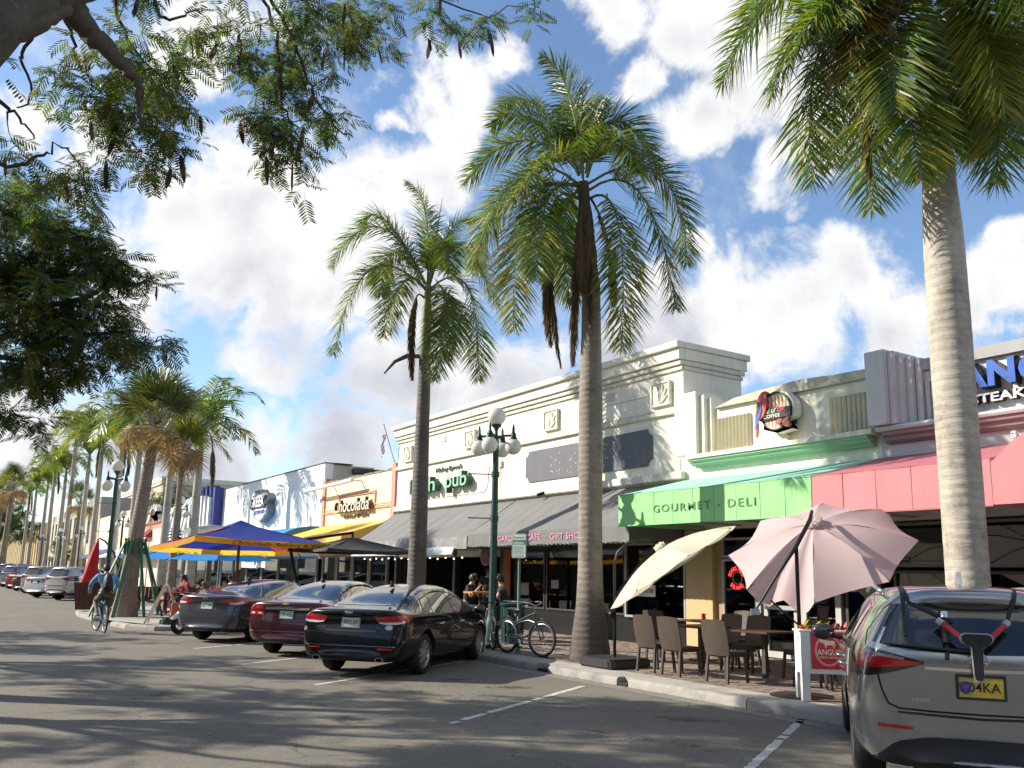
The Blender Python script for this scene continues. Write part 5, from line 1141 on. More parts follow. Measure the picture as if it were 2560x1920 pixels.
    b.line([(0, .755, 1.16), (0, .70, 1.05), (0, .66, .86), (0, .62, .765), (0, .55, .735), (0, .3, .725), (0, 0, .722), (0, -.3, .725), (0, -.55, .735), (0, -.62, .765), (0, -.66, .86), (0, -.70, 1.05), (0, -.755, 1.16)], (1, 0, 0), .013)
    b.line([(0, .755, 1.16), (0, .72, 1.28), (0, .60, 1.45), (0, .54, 1.50)], (1, 0, 0), .013, mirror=True)
    b.line([(0, .36, 1.035), (0, 0, 1.03), (0, -.36, 1.035)], (1, 0, 0), .022, CHR, 'chrome_strip', n=10, off=.006)
    b.patch('step_shadow_line', [(0, .56, .715), (0, 0, .70), (0, -.56, .715)], [(0, .56, .70), (0, 0, .682), (0, -.56, .70)], (1, 0, 0), BLKP, .004, 20, 2)
    if detail:
        q, n, X, Yv, o = emblem_oval(b, 1.105, 0, .125, .085, CHR); mm = MB(); mm.bar(q-X*.03+Yv*.032, q-X*.002-Yv*.022, .009); mm.bar(q-X*.002-Yv*.022, q+X*.055-Yv*.018, .009); mm.build('letter_badge', CHR, t)
        plate(b, .915, 0, '904KA', mat('plate yellow', (.62, .45, .08), .4, var=.15, vscale=20), BK, frame=mat('plate frame dark', (.05, .05, .055), .35, .5), w=.30, h=.15)
        q = b.snap((0, .10, .915), (1, 0, 0), .018); sh = MB(); sh.prism([(q.y+.045, q.z+.03), (q.y+.0, q.z+.045), (q.y-.04, q.z+.03), (q.y-.03, q.z-.03), (q.y, q.z-.05), (q.y+.035, q.z-.03)], q.x-.003, q.x, 'x', 0); sh.prism([(q.y+.025, q.z+.015), (q.y, q.z+.02), (q.y-.022, q.z+.01), (q.y, q.z-.03)], q.x-.005, q.x-.003, 'x', 1); sh.build('plate_shield', [mat('shield blue', (.02, .06, .35), .5), mat('shield red', (.5, .03, .04), .5)], t)
        q = b.snap((0, .46, .80), (1, 0, 0), .006); text('badge', 'F SPORT', CHR, q+Vector((0, .0, -.01)), .12, .024, t, depth=.003, bold=.01, shear=.2)
        # wiper
        w_ = MB(); q0 = b.snap((0, 0, 1.15), (1, 0, 0), .02); q1 = b.snap((0, .62, 1.185), (1, 0, 0), .03); w_.tube([q0, (q0+q1)/2+Vector((-.012, 0, .0)), q1], [.016, .012, .007], 6); q2 = b.snap((0, .40, 1.18), (1, 0, 0), .014)
        w_.lathe([(.03, -.03), (.03, 0)], q0, 12, 'x'); w_.build('rear_wiper', BLKP, t, smooth=True)
    fin(t, .78, H+.005, mat('antenna silver', (.5, .52, .55), .3, .6, coat=1))
    mirror_(t, 2.95, 1.10, w-.03, BLKP if detail else pm)
    return t, b
NX, nb_ = suv('grey-beige crossover with plate 904KA and a bike rack strapped to its tailgate', (6.35, 3.56, 0), R(38.0), paint('warm silver grey paint', (.34, .355, .36), .8, .26))
# strap-on bike rack hanging on the tailgate
RK = thing('bike_rack', 'black T-shaped trunk bike rack with red straps hung on the grey crossover', 'bike rack', (6.35, 3.56, 0), R(38.0))
RBK = mat('rack black foam', (.02, .02, .022), .7, var=.2, vscale=10); RED = mat('red strap', (.42, .03, .03), .6, var=.1); RGR = mat('rack grey edge', (.40, .40, .38), .5)
def rackpts(y, z, o=.05): return nb_.snap((0, y, z), (1, 0, 0), o)
hd = rackpts(0.02, 1.185, .12); ft = rackpts(.03, .915, .10)
fr_ = MB(); poly = [(a_*.86, c_*.92) for a_, c_ in [(-.13, .045), (-.10, .065), (.10, .065), (.13, .045), (.13, .01), (.10, -.02), (.045, -.035), (.038, -.27), (.03, -.31), (-.03, -.31), (-.038, -.27), (-.045, -.035), (-.10, -.02), (-.13, .01)]]
fr_.prism([(hd.y+a, hd.z+c) for a, c in poly], hd.x-.03, hd.x+.012, 'x'); fo = fr_.build('pad_frame', RGR, RK, bevel=.008)
MB().prism([(hd.y+a*.88, hd.z+c*.93-.002) for a, c in poly], hd.x-.042, hd.x-.031, 'x').build('foam_pad', RBK, RK, bevel=.006)
for s_ in (-1, 1):
    a = Vector((hd.x-.0, hd.y+s_*.10, hd.z+.03)); e = rackpts(hd.y+s_*.22, 1.33, .10); MB().tube([a, e], .020, 10).build('arm', RED, RK, smooth=True)
    MB().tube([e-(e-a).normalized()*.03, e+(e-a).normalized()*.015], .025, 10).build('arm_cap', RGR, RK, smooth=True)
e = rackpts(.20, 1.40, .06); MB().tube([rackpts(.20, 1.44, .03), rackpts(.20, 1.30, .05), rackpts(.20, 1.20, .04)], .028, 10).build('cradle', RBK, RK, smooth=True)
MB().tube([rackpts(.20, 1.42, .06), rackpts(.20, 1.37, .06)], .03, 10).build('cradle_cap', mat('chrome cap', (.6, .6, .6), .2, .8), RK, smooth=True)
for pts in (((.45, 1.60), (.43, 1.50), (.14, 1.36)), ((.46, 1.60), (.47, 1.45), (.47, 1.25)), ((-.30, 1.60), (-.25, 1.45), (-.20, 1.33)), ((.20, 1.2), (.21, 1.1), (.2, 1.16))):
    nb_.line([(0, y, z) for y, z in pts], (1, 0, 0), .028, mat('black webbing', (.03, .03, .03), .8), 'strap', par=RK, off=.018, n=8)

# far parked cars: same builders, their own colours
def far_car(label, loc, rz, col, kind, sc=(1, 1, 1)):
    pm = paint(label.split(',')[0][:28], col, .5, .3)
    if kind == 'suv': t, b = suv(label, loc, rz, pm, detail=False)
    else: t, b = sedan(label, loc, rz, pm, kind)
    t.scale = sc; return t
far_car('silver-white crossover nearest the cyclist, in the far row of parked cars', (4.62, 47.9, 0), R(37), (.55, .56, .55), 'suv')
far_car('silver hatchback with black glass tail, beside the silver-white crossover', (4.0, 51.6, 0), R(37), (.48, .50, .50), 'c')
far_car('light beige crossover third in the far row of cars', (4.1, 55.6, 0), R(38), (.36, .34, .30), 'suv')
far_car('black saloon fourth in the far row, between beige crossover and red car', (4.0, 60.2, 0), R(38), (.010, .010, .012), 'a')
far_car('red saloon fifth in the far row of parked cars', (3.9, 65.4, 0), R(38), (.20, .01, .015), 'b')
far_car('silver-blue crossover sixth in the far row of parked cars', (3.8, 71, 0), R(38), (.22, .25, .30), 'suv')
far_car('navy blue off-roader last visible in the far row', (3.7, 77, 0), R(38), (.02, .04, .12), 'suv', (1, 1, 1.08))
far_car('white saloon half hidden further along the far row', (3.9, 84, 0), R(38), (.6, .6, .6), 'c')

PALM2 = [
  # hub (-0.14, 0.11, 9.53)
  ('g', (-0.16, 0.13, 9.72), (-0.51, 0.17, 11.47), (-1.01, 0.41, 12.21)),
  ('g', (-0.16, 0.13, 9.72), (-0.89, -0.21, 10.82), (-1.27, -0.53, 10.14)),
  ('g', (-0.18, 0.14, 9.81), (-0.95, 1.05, 11.15), (-1.45, 1.64, 11.01)),
  ('g', (-0.2, 0.15, 9.72), (-1.21, 0.79, 10.41), (-2.18, 1.45, 9.44)),
  ('g', (-0.21, 0.17, 9.67), (-0.5, 1.3, 11.67), (-0.88, 2.22, 11.92)),
  ('g', (-0.21, 0.17, 9.48), (-1.37, 0.61, 9.52), (-2.21, 0.97, 7.46)),
  ('y', (-0.21, 0.17, 9.43), (-1.45, 0.15, 8.64), (-1.93, -0.14, 5.98)),
  ('g', (-0.2, 0.15, 9.43), (-1.32, -0.34, 8.67), (-1.88, -0.82, 6.81)),
  ('g', (-0.13, 0.1, 9.81), (0.11, 0.68, 11.21), (0.76, 0.68, 11.94)),
  ('g', (-0.09, 0.07, 9.71), (0.49, -0.24, 10.92), (1.21, -0.69, 9.78)),
  ('g', (-0.07, 0.06, 9.62), (-0.22, -0.89, 10.03), (-0.13, -1.67, 9.01)),
  ('g', (-0.06, 0.04, 9.47), (1.2, -0.71, 9.77), (1.71, -0.96, 7.83)),
  ('g', (-0.04, 0.03, 9.33), (0.56, -0.89, 9.05), (0.9, -1.47, 6.59)),
  ('y', (-0.04, 0.03, 9.14), (0.03, -0.79, 8.41), (-0.17, -1.14, 5.68)),
  ('d', (-0.21, 0.17, 9.15), (-0.91, 0.18, 8.51), (-0.88, -0.2, 5.46)),
  ('d', (-0.18, 0.14, 9.0), (-0.42, -0.05, 7.46), (-0.58, -0.18, 5.55)),
  ('g', (-0.18, 0.14, 9.43), (-0.03, 0.94, 8.79), (0.41, 1.2, 7.35)),
  ('g', (-0.09, 0.07, 9.71), (0.25, 0.19, 11.14), (0.52, 0.23, 11.49)),
  ('d', (-0.12, 0.1, 9.14), (-0.39, -0.15, 8.34), (-0.48, -0.38, 7.0)),
  ('y', (-0.21, 0.17, 9.43), (-1.21, 1.33, 9.31), (-1.59, 1.88, 7.76)),
  ('g', (-0.09, 0.07, 9.48), (1.14, 0.17, 10.5), (2.54, -0.21, 9.42)),
  ('g', (-0.2, 0.15, 9.67), (-1.2, -0.36, 9.6), (-2.28, -0.37, 8.24)),
]
PALM1 = [
  # hub (-0.0, 0.0, 9.26)
  ('g', (-0.01, 0.0, 9.32), (-0.1, 0.19, 11.57), (-0.56, 0.51, 12.35)),
  ('g', (-0.03, 0.02, 9.32), (-0.99, 0.83, 11.26), (-1.49, 1.31, 11.1)),
  ('g', (-0.06, 0.03, 9.28), (-1.33, 0.47, 10.86), (-2.48, 0.92, 9.56)),
  ('g', (-0.05, 0.03, 9.19), (-1.53, 0.44, 9.56), (-2.36, 0.63, 7.12)),
  ('g', (-0.04, 0.02, 9.13), (-0.92, -0.48, 9.12), (-1.59, -0.76, 7.41)),
  ('g', (0.02, -0.01, 9.38), (0.62, -0.04, 11.03), (1.29, -0.2, 11.46)),
  ('g', (0.05, -0.02, 9.32), (0.79, -0.26, 10.61), (1.85, -0.71, 8.87)),
  ('g', (0.05, -0.03, 9.2), (0.86, -0.7, 9.24), (1.11, -1.01, 6.61)),
  ('g', (0.03, -0.01, 9.07), (0.06, -0.84, 8.8), (-0.29, -1.2, 6.39)),
  ('g', (-0.01, 0.0, 9.32), (-0.97, -0.58, 10.47), (-1.57, -1.0, 9.6)),
  ('g', (0.02, -0.01, 9.32), (-0.14, -1.0, 10.22), (-0.22, -1.68, 9.11)),
  ('d', (-0.07, 0.04, 8.94), (-0.48, -0.16, 8.57), (-0.55, -0.4, 6.55)),
  ('g', (0.02, -0.01, 9.32), (0.55, 0.66, 11.78), (1.17, 0.98, 11.5)),
  ('y', (0.06, -0.03, 9.01), (0.44, -0.76, 8.65), (0.03, -0.91, 7.0)),
  ('g', (-0.03, 0.02, 9.32), (-0.61, 1.12, 10.47), (-0.64, 1.67, 9.32)),
]
PALM3 = [
  # hub (0.05, -0.08, 9.07)
  ('g', (0.02, -0.03, 9.22), (-0.78, 1.26, 10.28), (-1.46, 2.37, 8.68)),
  ('g', (0.01, -0.03, 9.29), (-0.35, 1.34, 10.81), (-0.75, 2.53, 9.92)),
  ('g', (0.01, -0.02, 9.19), (-0.95, 0.95, 9.33), (-1.49, 1.42, 8.01)),
  ('g', (0.02, -0.03, 9.12), (-0.86, 0.9, 9.01), (-1.17, 1.05, 6.72)),
  ('g', (0.02, -0.03, 9.12), (-0.17, 1.02, 9.62), (-0.14, 1.45, 7.45)),
  ('g', (0.02, -0.04, 9.09), (-0.67, 0.22, 8.64), (-1.07, 0.26, 6.1)),
  ('d', (0.02, -0.03, 9.12), (-0.78, 0.28, 8.95), (-1.15, 0.21, 6.52)),
  ('y', (0.01, -0.01, 9.23), (-0.8, 0.19, 9.15), (-1.33, 0.31, 7.93)),
  ('g', (0.03, -0.06, 9.05), (-0.69, -0.11, 8.27), (-1.05, -0.38, 6.24)),
  ('g', (0.07, -0.12, 9.09), (0.09, -0.76, 8.51), (-0.13, -0.78, 6.3)),
  ('g', (0.07, -0.13, 9.09), (0.63, -0.74, 9.17), (0.73, -0.68, 7.02)),
  ('g', (0.07, -0.12, 9.19), (0.64, -0.88, 9.8), (0.95, -1.26, 8.29)),
  ('g', (0.06, -0.11, 9.06), (0.7, -0.14, 9.1), (1.01, 0.04, 7.34)),
  ('g', (0.05, -0.09, 9.07), (0.64, 0.09, 8.87), (0.97, 0.31, 7.57)),
  ('g', (0.03, -0.06, 9.27), (-0.44, 0.41, 10.67), (-1.0, 1.15, 10.56)),
  ('g', (0.06, -0.11, 9.29), (0.28, -0.13, 10.98), (0.27, 0.13, 11.87)),
  ('g', (0.07, -0.13, 9.25), (0.54, -0.7, 10.52), (0.9, -1.18, 10.04)),
  ('g', (0.03, -0.05, 9.15), (-1.05, 0.39, 9.36), (-1.84, 0.8, 8.12)),
  ('d', (0.05, -0.08, 9.04), (-0.29, -0.1, 8.3), (-0.46, -0.2, 7.4)),
  ('g', (0.03, -0.05, 9.11), (-0.82, -0.14, 8.82), (-1.34, -0.28, 7.08)),
  ('y', (0.07, -0.12, 9.09), (-0.28, -0.73, 8.69), (-0.49, -1.15, 6.95)),
  ('g', (0.06, -0.1, 9.19), (-0.31, -0.91, 8.99), (-0.49, -1.57, 7.89)),
  ('g', (0.03, -0.05, 9.21), (-0.97, 0.0, 9.4), (-1.7, 0.17, 8.34)),
]
OVERHEAD = [(0.89, 7.95, 6.23, 0.48, 0.25, 0.9, 260.0), (0.69, 8.37, 5.99, 0.38, 0.27, 0.9, 260.0), (1.08, 8.13, 5.9, 0.43, 0.3, 1.0, 330.0), (1.4, 8.48, 6.54, 0.28, 0.25, 0.8, 170.0), (0.86, 8.56, 5.71, 0.37, 0.21, 0.8, 220.0), (1.26, 8.1, 5.64, 0.3, 0.19, 0.8, 190.0), (1.19, 8.21, 5.32, 0.15, 0.17, 0.4, 45.0), (1.4, 8.08, 5.33, 0.1, 0.09, 0.3, 20.0), (0.24, 8.8, 6.25, 0.24, 0.18, 0.6, 70.0), (1.75, 8.42, 7.15, 0.33, 0.26, 0.9, 150.0), (2.11, 8.34, 6.72, 0.31, 0.3, 0.8, 160.0), (2.43, 8.04, 7.14, 0.31, 0.35, 0.9, 190.0), (2.3, 8.18, 6.29, 0.33, 0.22, 0.7, 150.0), (2.71, 8.06, 6.45, 0.37, 0.23, 0.7, 140.0), (2.32, 7.97, 5.82, 0.28, 0.2, 0.5, 130.0), (2.67, 7.86, 5.97, 0.16, 0.14, 0.4, 45.0), (2.64, 7.87, 5.67, 0.14, 0.12, 0.3, 28.0), (2.5, 7.81, 5.37, 0.16, 0.1, 0.15, 16.0), (2.93, 7.98, 7.3, 0.21, 0.34, 0.5, 90.0), (2.02, 8.15, 6.08, 0.21, 0.1, 0.4, 45.0), (1.54, 8.16, 5.61, 0.08, 0.08, 0.2, 14.0), (3.42, 7.89, 7.59, 0.55, 0.24, 0.5, 75.0), (3.93, 7.65, 7.73, 0.37, 0.18, 0.5, 45.0), (4.31, 7.56, 7.68, 0.19, 0.27, 0.3, 26.0), (4.8, 7.13, 7.87, 0.16, 0.11, 0.3, 18.0), (3.0, 8.06, 7.4, 0.27, 0.34, 0.4, 50.0), (1.49, 8.06, 6.98, 0.82, 0.23, 0.7, 150.0), (0.3, 9.19, 5.47, 0.38, 0.16, 0.6, 110.0), (0.7, 8.97, 5.45, 0.23, 0.15, 0.5, 70.0), (0.09, 9.4, 5.67, 0.11, 0.1, 0.4, 20.0), (-0.05, 7.0, 5.38, 0.07, 0.06, 0.3, 12.0), (0.84, 8.96, 5.24, 0.1, 0.1, 0.3, 14.0), (1.22, 8.01, 6.51, 0.44, 0.26, 0.6, 90.0)]
DARKCROWN = [(0.35, 14.5, 7.06, 1.02, 0.5, 1.5, 800.0), (0.72, 13.98, 6.27, 0.9, 0.51, 1.5, 1000.0), (0.4, 14.49, 5.63, 0.91, 0.72, 1.8, 1300.0), (1.09, 13.56, 5.23, 0.76, 0.44, 1.3, 800.0), (1.42, 13.32, 5.99, 0.44, 0.34, 0.8, 260.0), (1.69, 13.09, 5.98, 0.38, 0.17, 0.5, 120.0), (2.01, 12.84, 5.74, 0.26, 0.1, 0.3, 45.0), (1.19, 13.55, 6.57, 0.33, 0.34, 0.8, 180.0), (1.61, 13.4, 5.14, 0.41, 0.28, 0.9, 220.0), (1.78, 13.28, 5.4, 0.21, 0.11, 0.4, 40.0), (1.97, 12.85, 4.7, 0.37, 0.27, 0.7, 220.0), (2.31, 12.79, 4.86, 0.17, 0.14, 0.4, 50.0), (1.05, 13.76, 4.61, 0.58, 0.39, 1.0, 420.0), (0.64, 13.99, 4.45, 0.55, 0.36, 1.1, 380.0), (1.45, 13.42, 4.46, 0.17, 0.22, 0.4, 60.0), (0.56, 13.79, 3.73, 0.34, 0.16, 0.5, 110.0), (0.86, 13.57, 3.63, 0.2, 0.13, 0.3, 40.0), (1.67, 13.29, 5.68, 0.12, 0.08, 0.3, 16.0), (-0.38, 15.0, 5.91, 0.91, 1.45, 2.0, 1200.0), (0.92, 13.77, 4.13, 0.17, 0.14, 0.3, 40.0)]

# ================================================================== vegetation
def leafmat(name, c1, c2, trans=.35, rough=.45, spec=.5):
    if name in _M: return _M[name]
    m = bpy.data.materials.new(name); m.use_nodes = True; n = m.node_tree.nodes; l = m.node_tree.links; p = n['Principled BSDF']
    p.inputs['Roughness'].default_value = rough; p.inputs['Specular IOR Level'].default_value = spec
    g = n.new('ShaderNodeNewGeometry'); mx = n.new('ShaderNodeMixRGB'); l.new(g.outputs['Random Per Island'], mx.inputs[0]); mx.inputs[1].default_value = (*c1, 1); mx.inputs[2].default_value = (*c2, 1)
    l.new(mx.outputs[0], p.inputs['Base Color']); t = n.new('ShaderNodeBsdfTranslucent'); l.new(mx.outputs[0], t.inputs[0])
    br = n.new('ShaderNodeVectorMath'); br.operation = 'MULTIPLY'; l.new(mx.outputs[0], br.inputs[0]); br.inputs[1].default_value = (1.25, 1.4, .65); l.new(br.outputs[0], t.inputs[0])
    x = n.new('ShaderNodeMixShader'); x.inputs[0].default_value = trans; l.new(p.outputs[0], x.inputs[1]); l.new(t.outputs[0], x.inputs[2]); l.new(x.outputs[0], n['Material Output'].inputs[0])
    _M[name] = m; return m
PG = leafmat('palm leaflet green', (.070, .125, .020), (.125, .18, .035), .40, .36, .6)
PY = leafmat('palm leaflet olive', (.17, .19, .022), (.30, .24, .03), .42, .42)
PO = leafmat('palm leaflet yellowing', (.35, .17, .03), (.20, .12, .04), .35, .5)
PD = leafmat('dead palm leaflet', (.10, .06, .038), (.24, .16, .10), .15, .8, .2)
PS = mat('palm leaf stalk', (.13, .16, .05), .5, var=.15)
PSD = mat('dry palm stalk', (.20, .13, .07), .8, var=.2)
def royal_trunk_mat(name, c, dark=0.0):
    m = mat(name, c, .8, var=.2, vscale=1.4, bump=.0, dirt=((c[0]*.35, c[1]*.35, c[2]*.36), 3.1, .85), streak=.5)
    n = m.node_tree.nodes; l = m.node_tree.links; p = n['Principled BSDF']; co = n.new('ShaderNodeTexCoord')
    w = n.new('ShaderNodeTexWave'); w.wave_type = 'BANDS'; w.bands_direction = 'Z'; w.inputs['Scale'].default_value = 2.6; w.inputs['Distortion'].default_value = 3.2; w.inputs['Detail'].default_value = 3; w.inputs['Detail Scale'].default_value = .8; l.new(co.outputs['Object'], w.inputs['Vector'])
    mp = n.new('ShaderNodeMapping'); mp.inputs['Scale'].default_value = (1, 1, 9); l.new(co.outputs['Object'], mp.inputs[0]); nz = n.new('ShaderNodeTexNoise'); nz.inputs['Scale'].default_value = 5; nz.inputs['Detail'].default_value = 7; l.new(mp.outputs[0], nz.inputs['Vector'])
    a = n.new('ShaderNodeMath'); a.operation = 'MULTIPLY_ADD'; l.new(nz.outputs['Fac'], a.inputs[0]); a.inputs[1].default_value = 1.6; l.new(w.outputs['Fac'], a.inputs[2])
    b = n.new('ShaderNodeBump'); b.inputs['Strength'].default_value = .38; b.inputs['Distance'].default_value = .014; l.new(a.outputs[0], b.inputs['Height']); l.new(b.outputs[0], p.inputs['Normal'])
    base = p.inputs['Base Color'].links[0].from_socket
    r = n.new('ShaderNodeMapRange'); l.new(a.outputs[0], r.inputs['Value']); r.inputs['From Min'].default_value = .95; r.inputs['From Max'].default_value = .6; r.inputs['To Max'].default_value = .28
    x = n.new('ShaderNodeMixRGB'); l.new(r.outputs[0], x.inputs[0]); l.new(base, x.inputs[1]); x.inputs[2].default_value = (c[0]*.4, c[1]*.38, c[2]*.36, 1); l.new(x.outputs[0], p.inputs['Base Color'])
    s1 = n.new('ShaderNodeTexNoise'); s1.inputs['Scale'].default_value = 13; s1.inputs['Detail'].default_value = 9; s1.inputs['Roughness'].default_value = .72; l.new(co.outputs['Object'], s1.inputs['Vector'])
    s2 = n.new('ShaderNodeMapRange'); l.new(s1.outputs['Fac'], s2.inputs['Value']); s2.inputs['From Min'].default_value = .53; s2.inputs['From Max'].default_value = .68; s2.inputs['To Max'].default_value = .6
    x3 = n.new('ShaderNodeMixRGB'); l.new(s2.outputs[0], x3.inputs[0]); l.new(x.outputs[0], x3.inputs[1]); x3.inputs[2].default_value = (c[0]*.42, c[1]*.38, c[2]*.32, 1); l.new(x3.outputs[0], p.inputs['Base Color']); x = x3
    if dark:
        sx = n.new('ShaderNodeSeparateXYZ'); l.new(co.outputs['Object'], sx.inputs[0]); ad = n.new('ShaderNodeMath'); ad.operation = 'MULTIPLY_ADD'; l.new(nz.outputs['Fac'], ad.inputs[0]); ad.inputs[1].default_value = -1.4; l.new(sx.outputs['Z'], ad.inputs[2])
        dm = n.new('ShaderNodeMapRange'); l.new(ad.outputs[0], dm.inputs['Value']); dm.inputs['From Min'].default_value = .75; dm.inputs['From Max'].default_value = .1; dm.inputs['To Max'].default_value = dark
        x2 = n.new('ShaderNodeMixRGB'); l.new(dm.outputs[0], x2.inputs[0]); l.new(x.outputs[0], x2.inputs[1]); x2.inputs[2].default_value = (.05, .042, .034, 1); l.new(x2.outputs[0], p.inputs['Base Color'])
    return m
RT = royal_trunk_mat('royal palm bark', (.40, .36, .30)); RTB = royal_trunk_mat('weathered palm bark', (.235, .20, .165), .75); RTSHADE = royal_trunk_mat('shaded palm bark', (.135, .115, .10), .4); STB = royal_trunk_mat('sabal bark', (.24, .19, .145))  # shaded bark: that palm's shade put into its colour, besides a weathered foot
CRS = mat('palm crownshaft', (.20, .22, .10), .6, var=.3, vscale=3, aniso_z=.4, bump=.2, bscale=12, dirt=((.14, .10, .06), 2.5, .8))
FIB = mat('brown palm fibre', (.12, .085, .06), .9, var=.4, vscale=9, aniso_z=.15, bump=.8, bscale=30)

def bez(b, m, t, n):
    """curve from b through m (near its middle) to t"""
    b, m, t = map(np.array, (b, m, t)); c = 2*m-.5*(b+t)
    u = np.linspace(0, 1, n)[:, None]; return (1-u)**2*b+2*u*(1-u)*c+u*u*t
def frond_mesh(pts, kind='g', n=76, llen=.72, lw=.034, seed=0, start=.13, ranks=2):
    """feather leaf: stalk tube and many narrow drooping leaflets along pts (N x 3 array)"""
    rg = np.random.RandomState(seed); V = []; Fq = []; M_ = []
    P = np.array(pts, float); seg = np.linalg.norm(np.diff(P, axis=0), axis=1); S = np.concatenate([[0], np.cumsum(seg)]); L = S[-1]
    def at(u):
        s = u*L; i = min(len(S)-2, max(0, int(np.searchsorted(S, s)-1))); f = (s-S[i])/max(1e-6, S[i+1]-S[i]); return P[i]*(1-f)+P[i+1]*f, (P[i+1]-P[i])/max(1e-6, seg[i])
    mb = MB(); r0 = .030*(.7+.3*llen/.7)
    mb.tube([tuple(p) for p in P[::max(1, len(P)//9)]]+[tuple(P[-1])], [max(.004, r0*(1-k/ (len(P[::max(1, len(P)//9)])))) for k in range(len(P[::max(1, len(P)//9)]))]+[.003], 5, 0)
    V += mb.v; Fq += mb.f; M_ += [0]*len(mb.f)
    up0 = np.array([0, 0, 1.0])
    mats_i = {'g': (1, 1, 1, 2), 'y': (1, 2, 2, 2), 'd': (3, 3, 3, 3), 'o': (4, 4, 3, 2)}[kind]
    for i in range(n):
        u = start+(1-start)*(i+rg.rand()*.6)/n
        p, t = at(min(.995, u)); side = np.cross(t, up0); sl = np.linalg.norm(side)
        side = side/sl if sl > .15 else np.array([math.cos(i), math.sin(i), 0.0]); nu = np.cross(side, t)
        prof = math.sin(math.pi*min(1, (u-start)/(1-start)*.86+.13))**.55
        for sgn in (-1, 1):
            for rk in range(ranks):
                roll = rg.uniform(-.55, .75) if ranks > 1 else rg.uniform(-.15, .25)
                ln = llen*prof*rg.uniform(.82, 1.1); sweep = .55+.5*u+rg.uniform(-.1, .12)
                d = side*sgn*math.cos(roll)+nu*math.sin(roll); d = d+t*sweep; d /= np.linalg.norm(d)
                if kind == 'd':
                    d = d*.42+np.array([0, 0, -1.0])+t*.25; d /= np.linalg.norm(d); ln *= .78
                droop = (.21 if kind != 'd' else .1)*ln
                wv = np.cross(d, nu if abs(np.dot(d, nu)) < .9 else side); wv /= np.linalg.norm(wv)
                if rg.rand() < .5: wv = wv*.8+nu*.6*rg.uniform(-1, 1); wv /= np.linalg.norm(wv)
                w = lw*rg.uniform(.7, 1.15)*(.8+.2*prof)
                m1 = p+d*ln*.5+np.array([0, 0, -droop*.22]); e = p+d*ln+np.array([rg.uniform(-.03, .03), rg.uniform(-.03, .03), -droop])
                o = len(V); V += [tuple(p-wv*w*.3), tuple(p+wv*w*.3), tuple(m1+wv*w*.5), tuple(m1-wv*w*.5), tuple(e)]
                Fq += [(o, o+1, o+2, o+3), (o+3, o+2, o+4)]; k = mats_i[rg.randint(4)]; M_ += [k, k]
    me = bpy.data.meshes.new('frond'); me.from_pydata(V, [], Fq)
    for k in ((PSD if kind == 'd' else PS), PG, PY, PD, PO): me.materials.append(k)
    me.polygons.foreach_set('material_index', M_); return me
def trunk_profile(h, r0, rb, r1, n=60, bulge=.5):
    out = []
    for i in range(n+1):
        u = i/n; z = h*u
        r = rb+(r1-rb)*max(0, (u-bulge)/(1-bulge))**1.5
        r += (r0-rb)*math.exp(-z/.42)
        if u < bulge: r -= .02*math.sin(math.pi*u/bulge)*rb/.25
        r += .004*math.sin(i*2.1)
        out.append((max(.05, r), z))
    return out
def royal_palm(label, loc, fr, h, prof, hub, group='royal palms planted along the pavement', detail=1.0, bark=None, shaft_m=None, sr=(.16, .20), seed=0, fl=.86):
    t = thing('palm_tree', label, 'palm tree', loc, 0, group)
    MB().lathe(prof, (0, 0, 0), 28 if detail >= 1 else 10, 'z').build('trunk', bark or RT, t, smooth=True)
    s = MB(); n = 12
    zs = np.linspace(h-.02, hub[2]+.1, n); s.tube([(hub[0]*k/(n-1), hub[1]*k/(n-1), z) for k, z in enumerate(zs)], [sr[1]*(1-(k/(n-1))**1.4*.42)+.012*math.sin(k*1.9) for k in range(n)], 14)
    s.build('crownshaft', shaft_m or CRS, t, smooth=True)
    for k, (kind, b, m, e) in enumerate(fr):
        me = frond_mesh(bez(b, m, e, 22), kind, n=int(84*detail+8), llen=fl if kind != 'd' else fl*.8, lw=.031 if detail >= 1 else .06, seed=seed*100+k, ranks=2)
        o = obj('frond', me, t)
        if kind == 'd': o['label'] = 'brown dead frond hanging down'
        elif kind == 'o': o['label'] = 'orange yellowing frond'
    return t
def spear(t, hub, tip_):
    sp = MB(); sp.tube([hub, tuple((np.array(hub)+np.array(tip_))/2), tip_], [.03, .02, .006], 6); sp.build('spear_leaf', PS, t)
PALM3 = [(('o' if (k == 'y' and i == 7) else k), b, m, e) for i, (k, b, m, e) in enumerate(PALM3)]
def prof_(h, pts, n=70):
    zz = np.linspace(0, h, n); rr = np.interp(zz, [p[0] for p in pts], [p[1] for p in pts])
    k = np.ones(5)/5; rp = np.convolve(np.pad(rr, 2, mode='edge'), k, 'valid')
    rg = np.random.RandomState(int(h*10)); return [(r*(1+rg.uniform(-.008, .008)), z) for r, z in zip(rp, zz)]
Tm = royal_palm('tall royal palm in the centre between the bicycle and the beige umbrella', (10.3, 13.15, .13), [f for i, f in enumerate(PALM2) if i not in (1, 20)]+[('d', (-.18, .14, 9.2), (-.95, .1, 8.3), (-.98, 0, 5.9)), ('d', (.0, .1, 9.2), (-.30, -.35, 8.0), (-.34, -.38, 6.4)), ('d', (.0, .05, 9.2), (.28, -.2, 8.2), (.34, -.3, 6.9)), ('d', (-.1, .1, 9.3), (-.62, .4, 8.6), (-.72, .5, 6.3))], 7.1,
    prof_(7.1, [(0, .40), (.3, .36), (.9, .27), (1.6, .235), (2.6, .225), (3.6, .235), (4.6, .235), (5.6, .215), (7.1, .185)]), (-.14, .11, 9.4), seed=1, shaft_m=FIB, sr=(.15, .19), bark=RTB)
